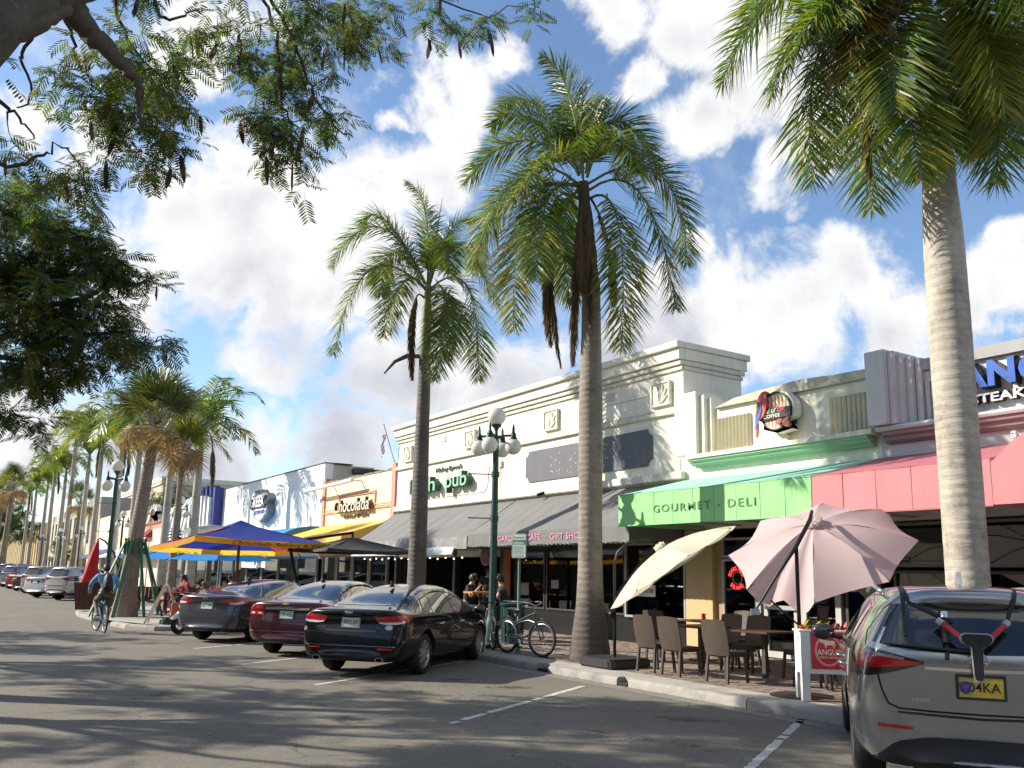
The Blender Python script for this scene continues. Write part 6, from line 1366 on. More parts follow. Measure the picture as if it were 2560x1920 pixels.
spear(Tm, (-.14, .11, 9.5), (-.13, .15, 12.05))
T2 = royal_palm('smaller royal palm behind the black saloon, its trunk in front of the pub sign', (10.3, 20.4, .13), [f for i, f in enumerate(PALM1) if i not in (9, 12)], 7.3,
    prof_(7.3, [(0, .34), (.9, .25), (2, .235), (3.6, .22), (5.5, .185), (7.3, .16)]), (0, 0, 9.2), seed=2, sr=(.13, .16), bark=RTSHADE)
spear(T2, (0, 0, 9.3), (.3, -.1, 11.9))
br = MB(); br.tube([(0, 0, 7.3), (-.45, .2, 7.28), (-.75, .3, 7.1), (-1.0, .4, 6.75)], [.06, .07, .05, .02], 7); br.build('old_flower_stalk', FIB, T2, smooth=True)
T3 = royal_palm('thick pale royal palm at the right behind the grey crossover', (10.3, 5.85, .13), PALM3, 6.7,
    prof_(6.7, [(0, .36), (.8, .265), (1.6, .243), (3, .243), (4.6, .25), (5.9, .24), (6.7, .20)]), (.05, .02, 8.9), seed=3, sr=(.15, .205), shaft_m=CRS)
# palms further down the street: shared crowns, each frond an object
def generic_crown(seed, n=15, reach=2.6, dead=2):
    rg = random.Random(seed); out = []
    for k in range(n):
        a = 2*math.pi*k/n+rg.uniform(-.25, .25); el = rg.choice([1.1, .75, .45, .2, -.1]); r = reach*rg.uniform(.8, 1.1)
        kind = 'g' if k < n-dead else rg.choice(['d', 'y'])
        if kind == 'd': m = (.45*math.cos(a), .45*math.sin(a), -.3); e = (.6*math.cos(a), .6*math.sin(a), -2.2)
        else:
            m = (r*.5*math.cos(a), r*.5*math.sin(a), .5*r*math.sin(el)+.75); e = (r*math.cos(a)*(.8+.2*math.cos(el)), r*math.sin(a)*(.8+.2*math.cos(el)), r*math.sin(el)*.9-.35)
        out.append((kind, (.08*math.cos(a), .08*math.sin(a), -.1), m, e))
    return out
far_meshes = [[(kd, frond_mesh(bez(b, m, e, 12), kd, n=30, llen=.85, lw=.075, seed=s*50+i, ranks=1)) for i, (kd, b, m, e) in enumerate(generic_crown(s, 19))] for s in range(4)]
def far_palm(label, x, y, h, v, rz, sc=1.0, bark=RT, r=.22, group='royal palms receding down the street'):
    t = thing('palm_tree', label, 'palm tree', (x, y, .12), 0, group)
    MB().lathe(prof_(h-1.6, [(0, r*1.6), (.7, r*1.1), (h*.4, r*1.1), (h-1.6, r*.8)], 14), n=12).build('trunk', bark, t, smooth=True)
    MB().tube([(0, 0, h-1.65), (0, 0, h-.9), (0, 0, h)], [r*.82, r*.7, r*.4], 8).build('crownshaft', CRS, t, smooth=True)
    for kd, me in far_meshes[v]:
        o = obj('frond', me, t, loc=(0, 0, h), rot=(0, 0, rz)); o.scale = (sc,)*3
        if kd == 'd': o['label'] = 'brown dead frond hanging down'
    return t
far_palm('royal palm rising from behind the blue umbrellas, fronds to its right', 10.3, 45.2, 8.4, 0, .4, 1.2)
far_palm('royal palm with green crownshaft just left of the one behind the blue umbrellas', 10.3, 52, 8.6, 1, 1.4, 1.2)
ORD = ['second', 'third', 'fourth', 'fifth', 'sixth', 'seventh', 'eighth', 'ninth', 'tenth', 'last']
for k, (y, h, v) in enumerate([(62, 9.6, 2), (71, 10.2, 3), (80, 10.8, 0), (90, 11.0, 1), (100, 14.2, 2), (109, 11.2, 3), (119, 12.0, 0), (130, 11.5, 1), (144, 12, 2), (160, 12, 3)]):
    far_palm('royal palm of the receding street row, %s from the sabal palm' % ['nearest', *ORD[:8], 'last'][k], 10.3+(.15 if k % 2 else -.1), y, h+1.2, v, k*1.3, 1.3)
# sabal palms with fan leaves
def fan_mesh(kind, seed, ln=1.0):
    rg = np.random.RandomState(seed); V, F_, M_ = [], [], []; n = 40
    for k in range(n):
        a = -2.1+4.2*k/(n-1)+rg.uniform(-.05, .05); d = np.array([math.cos(a), math.sin(a), .25-abs(a)*.16]); d /= np.linalg.norm(d)
        l_ = ln*(1.1-.22*abs(a)/2.2)*rg.uniform(.9, 1.08); w = .020; sd = np.array([-math.sin(a), math.cos(a), 0])
        dr = (.22 if kind != 'd' else .95)*l_*rg.uniform(.6, 1.3)
        p0 = d*.05; p1 = d*l_*.5+np.array([0, 0, -dr*.2]); p2 = d*l_*.78+np.array([0, 0, -dr*.55]); p3 = d*l_+np.array([rg.uniform(-.04, .04), rg.uniform(-.04, .04), -dr])
        o = len(V); V += [tuple(p0-sd*.012), tuple(p0+sd*.012), tuple(p1+sd*w), tuple(p1-sd*w), tuple(p2+sd*w*.6), tuple(p2-sd*w*.6), tuple(p3)]
        F_ += [(o, o+1, o+2, o+3), (o+3, o+2, o+4, o+5), (o+5, o+4, o+6)]; c = {'g': 0, 'y': 1, 'd': 2}[kind]; M_ += [c]*3
    me = bpy.data.meshes.new('fan'); me.from_pydata(V, [], F_); me.materials.append(leafmat('sabal leaf', (.07, .095, .035), (.12, .14, .05), .3)); me.materials.append(PY); me.materials.append(leafmat('dry fan leaf', (.26, .16, .08), (.40, .27, .15), .25, .8, .2)); me.polygons.foreach_set('material_index', M_); return me
FANS = {k: [fan_mesh(k, s) for s in range(3)] for k in 'gyd'}
def sabal(label, x, y, h, lean, r=.24, n=30, group=None, seed=0, stalk=1.2, dead=6):
    t = thing('sabal_palm', label, 'palm tree', (x, y, .13), 0, group); rg = random.Random(seed)
    L = [(lean[0]*u**1.3, lean[1]*u**1.3, h*u) for u in np.linspace(0, 1, 16)]
    MB().tube(L, [r*(1.02-.028*k+.55*math.exp(-k*.6)) for k in range(16)], 20).build('trunk', STB, t, smooth=True)
    top = Vector(L[-1]); bo = MB()
    for k in range(16):
        a = k*2.4; z = -.55+.05*k; bo.bar(top+Vector((r*.8*math.cos(a), r*.8*math.sin(a), z)), top+Vector((r*2.0*math.cos(a), r*2.0*math.sin(a), z+.55)), .09, .03)
    bo.build('leaf_boots', mat('grey boots', (.36, .31, .25), .8, var=.2), t)
    for k in range(n):
        a = k*2.399+rg.uniform(-.2, .2); u = k/n; kind = 'd' if k < dead else ('y' if k < dead+4 else 'g')
        el = (-.25 if kind == 'd' else .25+1.35*u)+rg.uniform(-.12, .12); sl = stalk*rg.uniform(.8, 1.15)*(.7 if kind == 'd' else .75+.45*u)
        d = Vector((math.cos(a)*math.cos(el), math.sin(a)*math.cos(el), math.sin(el))); e = top+Vector((0, 0, .15))+d*sl+Vector((0, 0, -.12))
        o = obj('fan_leaf', None, t, loc=e)
        st = MB(); st.tube([top+Vector((0, 0, .1))-e, (top-e)*.5+Vector((0, 0, .12)), (0, 0, 0)], [.022, .016, .012], 5); st.build('stalk', PSD if kind == 'd' else PS, o)
        f = obj('blade', FANS[kind][k % 3], o, rot=(rg.uniform(-.5, .5), -el*.9+(.9 if kind == 'd' else .15), a))
        if kind == 'd': o['label'] = 'dry straw-coloured fan leaf'
    return t
SB = sabal('sturdy sabal palm with fan leaves held up by green timber braces', 4.96, 30.1, 6.1, (.45, .15), .27, seed=4, stalk=1.15, n=30, dead=5)
sabal('second fan palm close behind the braced one, with many dry leaves', 7.6, 36.5, 6.3, (.1, .2), .16, 22, seed=9, dead=8, stalk=.7)
for k, (x, y, h) in enumerate(((4.4, 92, 8.4), (4.8, 118, 9), (-3.0, 120, 9.5), (10.6, 96, 7.5))):
    sabal('brown-trunked fan palm far down the street, %s' % ['left of the parked cars', 'behind the off-roader', 'at the far left edge of the road', 'among the royal palms'][k], x, y, h, (.2, 0), .3, 22, seed=20+k, stalk=1.5)
# green timber props
GT = mat('dark green paint', (.012, .10, .045), .55, var=.12)
pr = thing('tree_prop', 'green timber braces and collar propping the sabal palm trunk', 'tree brace', (4.96, 30.1, .13))
for a in (20, 110, 200, 290, 245, 335):
    c, s_ = math.cos(R(a)), math.sin(R(a)); MB().bar((.12+c*.32, .04+s_*.32, 2.35), (c*1.15, s_*1.15, .02), .09, .045).build('brace', GT, pr)
for k in range(10):
    a = 2*math.pi*k/10; MB().bar((.14+.32*math.cos(a), .05+.32*math.sin(a), 1.95), (.14+.31*math.cos(a), .05+.31*math.sin(a), 2.45), .10, .04).build('collar_batten', GT, pr)

# bipinnate leaves for the spreading street trees
def leaf_template(rg, L=.27, pairs=8):
    V, F_ = [], []
    def ribbon(a, b, w, n):
        o = len(V); V.extend([a-n*w*.25, a+n*w*.25, (a*.45+b*.55)+n*w*.5, (a*.45+b*.55)-n*w*.5, b]); F_.extend([(o, o+1, o+2), (o, o+2, o+3), (o+3, o+2, o+4)])
    ax = lambda u: np.array([L*u, .015*math.sin(u*3), -.05*L*u*u*6*.35])
    o = len(V); V.extend([ax(0)+[0, .0016, 0], ax(0)-[0, .0016, 0], ax(.5)-[0, .0016, 0], ax(.5)+[0, .0016, 0], ax(1)]); F_.extend([(o, o+1, o+2), (o, o+2, o+3), (o+3, o+2, o+4)])
    for i in range(pairs):
        u = .28+.72*i/(pairs-1); p = ax(u); l_ = L*(.36-.10*abs(u-.6))*rg.uniform(.9, 1.1)
        for s in (-1, 1):
            d = np.array([.62, s*1.0, rg.uniform(-.35, .1)]); d /= np.linalg.norm(d); q = p+d*l_+np.array([0, 0, -.02]); ribbon(p+d*.006, q, .0175, np.cross(d, [rg.uniform(-.3, .3), rg.uniform(-.3, .3), 1]))
    return np.array(V), F_
_rg = np.random.RandomState(12)
LEAVES = [leaf_template(_rg) for _ in range(5)]
def scatter_leaves(ells, k, seed, clump=7, scale=1.0, parent=None, name='foliage', mats=None, twig=True, kind='stuff'):
    """many compound leaves hung in clumps through ellipsoidal sprays of a crown"""
    rg = np.random.RandomState(seed); VV, FF, MM = [], [], []; off = 0; anchors = []
    for (x, y, z, a, b, c, n) in ells:
        nc = max(1, int(n*k/clump)); ctr = np.array([x, y, z]); h = math.hypot(x, y); f = np.array([x/h, y/h, 0]); r_ = np.array([y/h, -x/h, 0])
        for _ in range(nc):
            q = rg.normal(size=3); q /= np.linalg.norm(q); q *= rg.rand()**.4
            p = ctr+r_*q[0]*a+f*q[1]*c+np.array([0, 0, q[2]*b]); anchors.append(p)
            for _j in range(rg.randint(clump-2, clump+3)):
                tv, tf = LEAVES[rg.randint(5)]; s = scale*rg.uniform(.75, 1.25)
                yaw = rg.uniform(0, 2*math.pi); pit = rg.uniform(-.25, .95); rol = rg.uniform(-.5, .5)
                cy_, sy = math.cos(yaw), math.sin(yaw); cp, sp = math.cos(pit), math.sin(pit); cr, sr = math.cos(rol), math.sin(rol)
                Rz = np.array([[cy_, -sy, 0], [sy, cy_, 0], [0, 0, 1]]); Ry = np.array([[cp, 0, sp], [0, 1, 0], [-sp, 0, cp]]); Rx = np.array([[1, 0, 0], [0, cr, -sr], [0, sr, cr]])
                w = (tv*s)@(Rz@Ry@Rx).T+p+rg.normal(size=3)*.045
                VV.append(w); FF.append(np.array(tf)+off); MM += [rg.randint(3)]*len(tf); off += len(tv)
    V = np.concatenate(VV); F_ = np.concatenate(FF); me = bpy.data.meshes.new(name)
    me.vertices.add(len(V)); me.vertices.foreach_set('co', V.ravel()); me.loops.add(len(F_)*3); me.loops.foreach_set('vertex_index', F_.ravel().astype(np.int32))
    me.polygons.add(len(F_)); me.polygons.foreach_set('loop_start', np.arange(0, len(F_)*3, 3, dtype=np.int32)); me.polygons.foreach_set('loop_total', np.full(len(F_), 3, dtype=np.int32))
    for m in mats: me.materials.append(m)
    me.polygons.foreach_set('material_index', np.array(MM, dtype=np.int32)); me.update(calc_edges=True); me.validate()
    o = obj(name, me, parent, world=True); return o, anchors
LM = [leafmat('acacia leaf green', (.075, .115, .03), (.12, .165, .045), .45, .5), leafmat('acacia leaf blue green', (.045, .082, .04), (.07, .11, .05), .38, .5), leafmat('acacia leaf yellow green', (.10, .115, .018), (.14, .12, .025), .45, .55)]
BARK = mat('acacia bark', (.085, .068, .052), .9, var=.3, vscale=5, bump=.9, bscale=22, dirt=((.16, .14, .11), 3, .6))
TWIG = mat('twig bark', (.05, .035, .025), .85)
POD = mat('brown seed pod', (.13, .045, .025), .7, var=.4, vscale=9, trans=.15); POD2 = mat('dark seed pod', (.045, .022, .016), .7, var=.3)
pb = MB(); prf = [(0, 0), (.012, -.02), (.016, -.07), (.019, -.12), (.015, -.17), (.004, -.21)]
for s_ in (-1, 1):
    o_ = len(pb.v)
    for w_, z_ in prf: pb.v += [(-w_, s_*.002, z_), (w_, s_*.002, z_)]
    for i in range(len(prf)-1): pb.f.append((o_+2*i, o_+2*i+1, o_+2*i+3, o_+2*i+2)); pb.m.append(0)
pmesh = []
for m_ in (POD, POD2):
    o_ = pb.build('seed_pod', m_); pmesh.append(o_.data); bpy.data.objects.remove(o_)
def limb(b, pts, r0, r1, n=10, sub=4, wob=.03, seed=0):
    rg = np.random.RandomState(seed); P = [np.array(p, float) for p in pts]; Q = []
    for i in range(len(P)-1):
        p0, p1, p2, p3 = P[max(0, i-1)], P[i], P[i+1], P[min(len(P)-1, i+2)]
        for k in range(sub):
            t = k/sub; Q.append(.5*((2*p1)+(-p0+p2)*t+(2*p0-5*p1+4*p2-p3)*t*t+(-p0+3*p1-3*p2+p3)*t**3)+rg.normal(size=3)*wob*(.2+min(1, len(Q)/6))*.3)
    Q.append(P[-1]); m = len(Q); b.tube([tuple(q) for q in Q], [r0+(r1-r0)*(k/(m-1))**.8 for k in range(m)], n)
    return Q
def twigs(b, skel, anchors, seed, r=.012, sag=.15, maxn=400):
    rg = np.random.RandomState(seed); sk = np.array(skel); nodes = list(sk)
    order = sorted(anchors, key=lambda a: np.min(np.linalg.norm(sk-a, axis=1)))[:maxn]
    for a in order:
        A = np.array(nodes); d = np.linalg.norm(A-a, axis=1); j = int(np.argmin(d)); p = A[j]
        if d[j] < .05: continue
        mid = (p+a)/2+np.array([rg.uniform(-.1, .1), rg.uniform(-.1, .1), rg.uniform(-.02, sag)])*min(1, d[j]); q1 = (p+mid)/2+rg.normal(size=3)*.02*d[j]; q2 = (mid+a)/2+rg.normal(size=3)*.02*d[j]
        rr = r*(.55+.8*min(1.2, d[j])); b.tube([tuple(p), tuple(q1), tuple(mid), tuple(q2), tuple(a)], [rr, rr*.8, rr*.6, rr*.45, .0025], 4, cap=False)
        nodes += [mid, q1, a]
def pods(parent, anchors, n, seed, sc=1.0):
    rg = random.Random(seed)
    for k in range(n):
        a = rg.choice(anchors); o = obj('seed_pod', pmesh[rg.random() < .45], parent)
        o.location = Vector((a[0]+rg.uniform(-.12, .12), a[1]+rg.uniform(-.12, .12), a[2]-rg.uniform(0, .12)))-WOFF.get(parent.name, Vector((0, 0, 0)))
        o.rotation_euler = (rg.uniform(-.3, .3), rg.uniform(-.3, .3), rg.uniform(0, 3.1)); o.scale = (sc*rg.uniform(.9, 1.3),)*2+(sc*rg.uniform(.7, 1.25),)
# tree A: thick limb at the upper left, sprays overhead
TA = thing('street_tree', 'spreading feathery-leaved tree with brown pods whose thick limb enters at the top left', 'tree', (-1.7, 6.2, .12))
OVERHEAD = [tuple(e) for e in OVERHEAD]+[(-1.3, 10.6, 6.5, 1.0, .5, 1.3, 900), (-1.9, 9.0, 6.9, 1.1, .5, 1.2, 800), (-1.2, 12.0, 7.4, .7, .4, 1.0, 500), (-2.6, 12.5, 6.0, 1.0, .5, 1.2, 1300), (-2.8, 10, 5.6, 1.2, .5, 1.2, 1300), (-3.4, 11.2, 6.6, 1.2, .5, 1.2, 900), (-1.5, 7.6, 6.6, .9, .5, .9, 500)]
OVERHEAD = [(*e[:6], e[6]*(2.2 if i in (21, 22, 23, 24, 25, 18, 11, 14) else 1)) for i, e in enumerate(OVERHEAD)]
fa, an = scatter_leaves(OVERHEAD, .38, 5, parent=TA, mats=LM, scale=.84)
fa.name = 'foliage'; tag(fa, kind='stuff')
wb = MB()
sk = []
sk += limb(wb, [(-1.7, 6.2, 0.1), (-1.72, 6.25, 1.6), (-1.55, 6.4, 3.2), (-1.0, 6.8, 4.3), (-.47, 7.05, 4.75), (-.29, 7.15, 5.28)], .30, .20, 16, seed=1)
sk += limb(wb, [(-.47, 7.05, 4.75), (-.29, 7.19, 5.28), (-0.1, 7.2, 5.72), (.10, 7.2, 5.98), (.30, 7.2, 6.20), (.55, 7.2, 6.45), (.95, 7.2, 6.8), (1.6, 7.1, 7.3)], .20, .12, 16, seed=2)
sk += limb(wb, [(.26, 7.22, 6.22), (.36, 7.35, 6.17), (.45, 7.39, 6.08), (.61, 7.37, 5.94), (.75, 7.36, 5.82), (.88, 7.35, 5.72), (.93, 7.34, 5.55), (1.02, 7.5, 5.35)], .15, .012, 14, seed=3)
sk += limb(wb, [(.34, 7.2, 6.05), (.22, 7.18, 5.92), (.08, 7.18, 5.77), (-.09, 7.18, 5.60), (-.29, 7.19, 5.36)], .05, .10, 12, seed=4)
TW = [[(1.4, 7.15, 7.2), (1.9, 7.7, 7.5), (2.07, 8.04, 7.35), (2.23, 8.0, 7.0), (2.28, 7.98, 6.6), (2.31, 7.97, 6.27), (2.41, 7.94, 6.07), (2.52, 7.91, 5.8)], [(1.9, 7.7, 7.5), (2.13, 8.02, 7.4), (2.39, 7.95, 6.94), (2.54, 7.9, 6.59), (2.66, 7.86, 6.3), (2.85, 7.8, 6.11), (2.99, 7.74, 6.0)],
 [(.6, 7.2, 6.5), (.73, 8.0, 6.75), (.91, 8.25, 6.59), (1.06, 8.23, 6.39), (1.28, 8.2, 6.24)], [(.1, 7.3, 5.98), (.18, 8.0, 6.44), (.09, 8.3, 6.24), (.08, 8.3, 6.04), (.19, 8.3, 5.81), (.09, 8.3, 5.62)], [(.28, 7.4, 6.2), (.31, 8.1, 6.59), (.45, 8.29, 6.42), (.53, 8.28, 6.19), (.67, 8.27, 6.0)],
 [(.9, 7.3, 6.8), (1.15, 8.22, 6.9), (1.32, 8.19, 6.94), (1.48, 8.17, 7.06)], [(-.3, 7.4, 5.4), (-.04, 8.3, 5.64), (.11, 8.3, 5.53), (.25, 8.3, 5.37)], [(-.5, 7.4, 5.0), (.02, 8.3, 5.07), (.24, 8.3, 5.18), (.39, 8.29, 5.29), (.53, 8.28, 5.36)], [(1.6, 7.1, 7.3), (2.3, 7.4, 7.7), (3.2, 7.6, 7.85), (4.2, 7.3, 7.6)]]
wb.build('trunk', BARK, TA, world=True, smooth=True)
tb = MB(); sk2 = []
for k, w_ in enumerate(TW): sk2 += limb(tb, w_, .026, .007, 6, 4, .05, seed=10+k)
twigs(tb, sk+sk2, an, 3, .010)
tb.build('branches', TWIG, TA, world=True, smooth=True); pods(TA, an, 190, 8, 1.15)
# tree B: dark dense crown on the left
TB = thing('street_tree', 'dense dark feathery-leaved tree filling the left side above the parked cars', 'tree', (-2.2, 15.8, .12))
fb, an = scatter_leaves(DARKCROWN, .50, 6, parent=TB, mats=[LM[0], LM[1], LM[2]], scale=1.1)
tag(fb, kind='stuff')
wb = MB(); sk = limb(wb, [(-2.2, 15.8, .1), (-2.15, 15.7, 1.5), (-2.0, 15.5, 2.8), (-1.6, 15.3, 3.8)], .33, .22, 16, seed=5)
hubs = [(.35, 14.5, 7.0), (.72, 13.98, 6.2), (.4, 14.5, 5.6), (1.1, 13.5, 5.2), (1.5, 13.3, 5.95), (2.0, 12.9, 5.72), (1.9, 13.1, 5.0), (.9, 13.8, 4.5), (-.6, 15, 6.2), (.2, 14, 3.9), (-.8, 15, 7.4)]
for k, h_ in enumerate(hubs): m_ = (np.array((-1.6, 15.3, 3.8))*.5+np.array(h_)*.5)+np.array([0, 0, .35]); sk += limb(wb, [(-1.6, 15.3, 3.8), m_, h_], .11, .02, 8, 6, .1, seed=30+k)
twigs(wb, sk, an, 4, .016, maxn=700); wb.build('trunk', BARK, TB, world=True, smooth=True); pods(TB, an, 60, 18, 1.1)
# neighbours of the same row standing just outside the view; their shade falls across the road
def side_tree(label, x, y, rad, hgt, n, seed):
    t = thing('street_tree', label, 'tree', (x, y, .12)); rg = random.Random(seed); E = []
    for k in range(16):
        a = rg.uniform(0, 6.28); q = rad*math.sqrt(rg.random()); E.append((x+q*math.cos(a), y+q*math.sin(a), hgt+rg.uniform(-.9, 1.0), rad*.34, .38, rad*.34, n/16))
    f, an = scatter_leaves(E, 1, seed, parent=t, mats=LM, scale=1.5, clump=8); tag(f, kind='stuff')
    b = MB(); sk = limb(b, [(x, y, .1), (x+.1, y, 1.6), (x, y+.1, hgt-2.2)], .26, .2, 12, seed=seed)
    for e in E[::2]: sk += limb(b, [(x, y+.1, hgt-2.3), ((x+e[0])/2, (y+e[1])/2, hgt-.9), e[:3]], .10, .02, 7, 5, .1, seed=seed+1)
    b.build('trunk', BARK, t, world=True, smooth=True)
side_tree('feathery street tree standing left of the view, nearest the camera', -3.9, 15.2, 2.9, 6.1, 1900, 51)
side_tree('feathery street tree standing left of the view beyond the dark one', -4.8, 22.5, 2.8, 6.4, 900, 52)
for _k, (_x, _y) in enumerate(((-4.2, 3.2), (-4.6, -4.5), (-4.4, -12), (3, -13), (12, -12))): side_tree('feathery street tree behind the camera position, %s' % ['nearest', 'second nearest', 'third', 'fourth, over the road', 'fifth, by the shop row'][_k], _x, _y, 3.2, 6.2, 1000, 70+_k)
side_tree('feathery street tree standing well left of the road', -6.4, 29.5, 2.8, 6.0, 1100, 53)
# background greenery
def bush_tree(label, x, y, h, rad, seed, mats_, n=900, sc=3.0, group=None):
    t = thing('street_tree', label, 'tree', (x, y, 0), 0, group); rg = random.Random(seed); E = []
    for k in range(9):
        a = rg.uniform(0, 6.28); q = rad*.6*math.sqrt(rg.random()); E.append((x+q*math.cos(a), y+q*math.sin(a), h-rad*.2+rg.uniform(-rad*.5, rad*.5), rad*.5, rad*.4, rad*.5, n/9))
    f, an = scatter_leaves(E, 1, seed, parent=t, mats=mats_, scale=sc, clump=6); tag(f, kind='stuff')
    b = MB(); b.tube([(x, y, 0), (x+.1, y, h*.4), (x, y+.1, h*.85)], [.3, .22, .1], 8)
    for e in E[::2]: b.tube([(x, y, h*.5), e[:3]], [.12, .03], 5)
    b.build('trunk', BARK, t, world=True)
bush_tree('dark leafy tree at the far left end of the street', 2.0, 150, 11.5, 6, 61, LM, 1100, 5)
bush_tree('dark leafy tree beyond the palms at the far left', 7.5, 175, 11, 6.5, 62, LM, 1100, 5)
bush_tree('sparse brownish tree in front of the tan building', 19, 92, 8.6, 3.8, 63, [leafmat('thin olive leaf', (.16, .13, .06), (.22, .18, .09), .3), LM[2], _M['thin olive leaf']], 420, 2.6)
bush_tree('second sparse tree in front of the tan building', 23, 80, 7.4, 2.8, 64, [_M['thin olive leaf'], _M['thin olive leaf'], LM[2]], 300, 2.2)
bush_tree('yellow-green climbing shrub against the taupe office block', 12.2, 118, 4.2, 2.2, 65, [LM[2], LM[2], LM[0]], 400, 2.4)

# ================================================================== street furniture
LG_ = mat('dark green cast metal', (.018, .060, .052), .45, .25, var=.12, coat=.2)
GLOBE = mat('white lamp globe', (.78, .77, .73), .28, var=.03, trans=.3, coat=.3)
def lamp(label, loc, detail=True):
    t = thing('street_lamp', label, 'street lamp', loc, 0, 'five-globe street lamps along the pavement'); n = 14 if detail else 8
    MB().lathe([(.22, 0), (.22, .08), (.17, .12), (.15, .5), (.12, .58), (.085, .75), (.078, 2.0), (.066, 4.1), (.06, 4.50)], (0, 0, 0), n).build('pole', LG_, t, smooth=True)
    for k in range(4):
        a = R(38+90*k); c, s = math.cos(a), math.sin(a); r = .40
        b = MB(); b.tube([(0, 0, 4.50), (c*.2, s*.2, 4.53), (c*r, s*r, 4.53)], [.035, .028, .03], 6); b.lathe([(.05, 4.50), (.075, 4.52), (.06, 4.56), (.035, 4.60), (.03, 4.68), (.018, 4.76), (.001, 4.78)], (c*r, s*r, 0), 8); b.lathe([(.08, 4.42), (.095, 4.44), (.07, 4.50)], (c*r, s*r, 0), 10)
        b.build('arm', LG_, t, smooth=True)
        MB().sphere((0, 0, 0), .178, 20 if detail else 12).build('globe', GLOBE, t, smooth='full', loc=(c*r, s*r, 4.28))
    MB().lathe([(.05, 4.50), (.03, 4.62), (.055, 4.70), (.10, 4.74), (.12, 4.78), (.09, 4.80)], (0, 0, 0), n).build('finial', LG_, t, smooth=True)
    MB().sphere((0, 0, 0), .205, 24 if detail else 14).build('top_globe', GLOBE, t, smooth='full', loc=(0, 0, 4.97))
    if detail:
        for z in (3.68, 2.72):
            b = MB(); b.lathe([(.09, z-.06), (.09, z+.06)], (0, 0, 0), 12); b.tube([(0, 0, z), (-.45, .37, z+.01)], .014, 6); b.build('banner_arm', LG_, t, smooth=True)
    return t
lamp('green five-globe lamp post in front of the Irish pub beside the bicycles', (9.9, 16.0, .13))
lamp('green five-globe lamp post rising behind the cyclist and red folded parasol', (4.68, 32.4, .13))
for lb, p in (('five-globe lamp beyond the yellow parasol with black ornament on its pole', (9.75, 46, .1)), ('five-globe lamp seen just right of the sabal trunk', (9.45, 61, .1)), ('five-globe lamp among the far palm trunks above the silver hatchback', (10.1, 87.5, .1)), ('five-globe lamp second left of the sabal palm among far trunks', (9.2, 94.5, .1)), ('farthest five-globe lamp on the left above the parked cars', (9.3, 114.5, .1))): lamp(lb, p, False)
ov = thing('pole_ornament', 'black ribbed oval ornament hanging on the lamp pole beyond the parasols', 'ornament', (9.55, 45.8, 3.2))
b = MB()
for k in range(8):
    z = -.55+k*.157; r = .27*math.sin(math.pi*(k+.8)/8.6)+.05; b.lathe([(r, z), (r+.02, z+.05), (r, z+.10)], (0, 0, 0), 12)
b.lathe([(.12, -.6), (.2, 0), (.12, .68)], (0, 0, 0), 10); b.build('ribs', BK, ov, smooth=True)
b = MB(); b.tube([(0, 0, .68), (0, 0, 1.1), (.2, .2, 1.15)], .02, 5); b.build('hanger', BK, ov)
# parking sign
def parking_sign(label, loc, rz, h=2.31):
    t = thing('parking_sign', label, 'sign', loc, rz)
    b = MB(); b.lathe([(.12, 0), (.12, .015), (.06, .03), (.045, .09), (.03, .12), (.03, h)], (0, 0, 0), 10); b.build('post', mat('grey green post', (.10, .16, .14), .5, .3), t, smooth=True)
    q = [(.15*sx-(.03*sx if k else 0), z) for k, (sx, z) in enumerate([])]
    pl = []
    for cx, cz, a0 in ((.12, h-.42, -90), (.12, h-.0, 0), (-.12, h-.0, 90), (-.12, h-.42, 180)):
        pl += [(cx+.03*math.cos(R(a0+t_)), cz+.03*math.sin(R(a0+t_))) for t_ in (0, 45, 90)]
    o = MB().prism(pl, -.042, -.036, 'x').build('sign_plate', mat('sign face white', (.70, .74, .70), .4), t)
    SGG = mat('sign green', (.01, .22, .12), .45)
    b = MB(); b.box(-.0435, -.0425, -.13, .13, h-.185, h-.095)
    for z in (h+.018, h-.438): b.box(-.0435, -.0425, -.125, .125, z-.003, z+.003)
    for s in (-1, 1): b.box(-.0435, -.0425, s*.138-.003, s*.138+.003, h-.42, h)
    b.build('green_band', SGG, o)
    rg = random.Random(3)
    for k, z in enumerate((h-.035, h-.06, h-.135, h-.16, h-.215, h-.24, h-.265, h-.29, h-.315, h-.34, h-.365, h-.39, h-.415)):
        b = MB(); y = .115
        while y > -.10:
            w_ = rg.uniform(.012, .035); w_ = min(w_, y+.11); hh = .011 if k in (0, 2, 3) else .006
            b.box(-.0442, -.0438, y-w_, y, z-hh, z+hh*.4); y -= w_+.008
        b.build('small_print', (WHS if k in (2, 3) else mat('sign print', (.05, .20, .13), .5)), o)
    return t
parking_sign('green and white parking rules sign on a post between the two bicycles', (9.66, 14.62, .13), R(36))
parking_sign('small parking sign on a post behind the sabal palm', (5.95, 33.5, .13), R(50), 2.2)

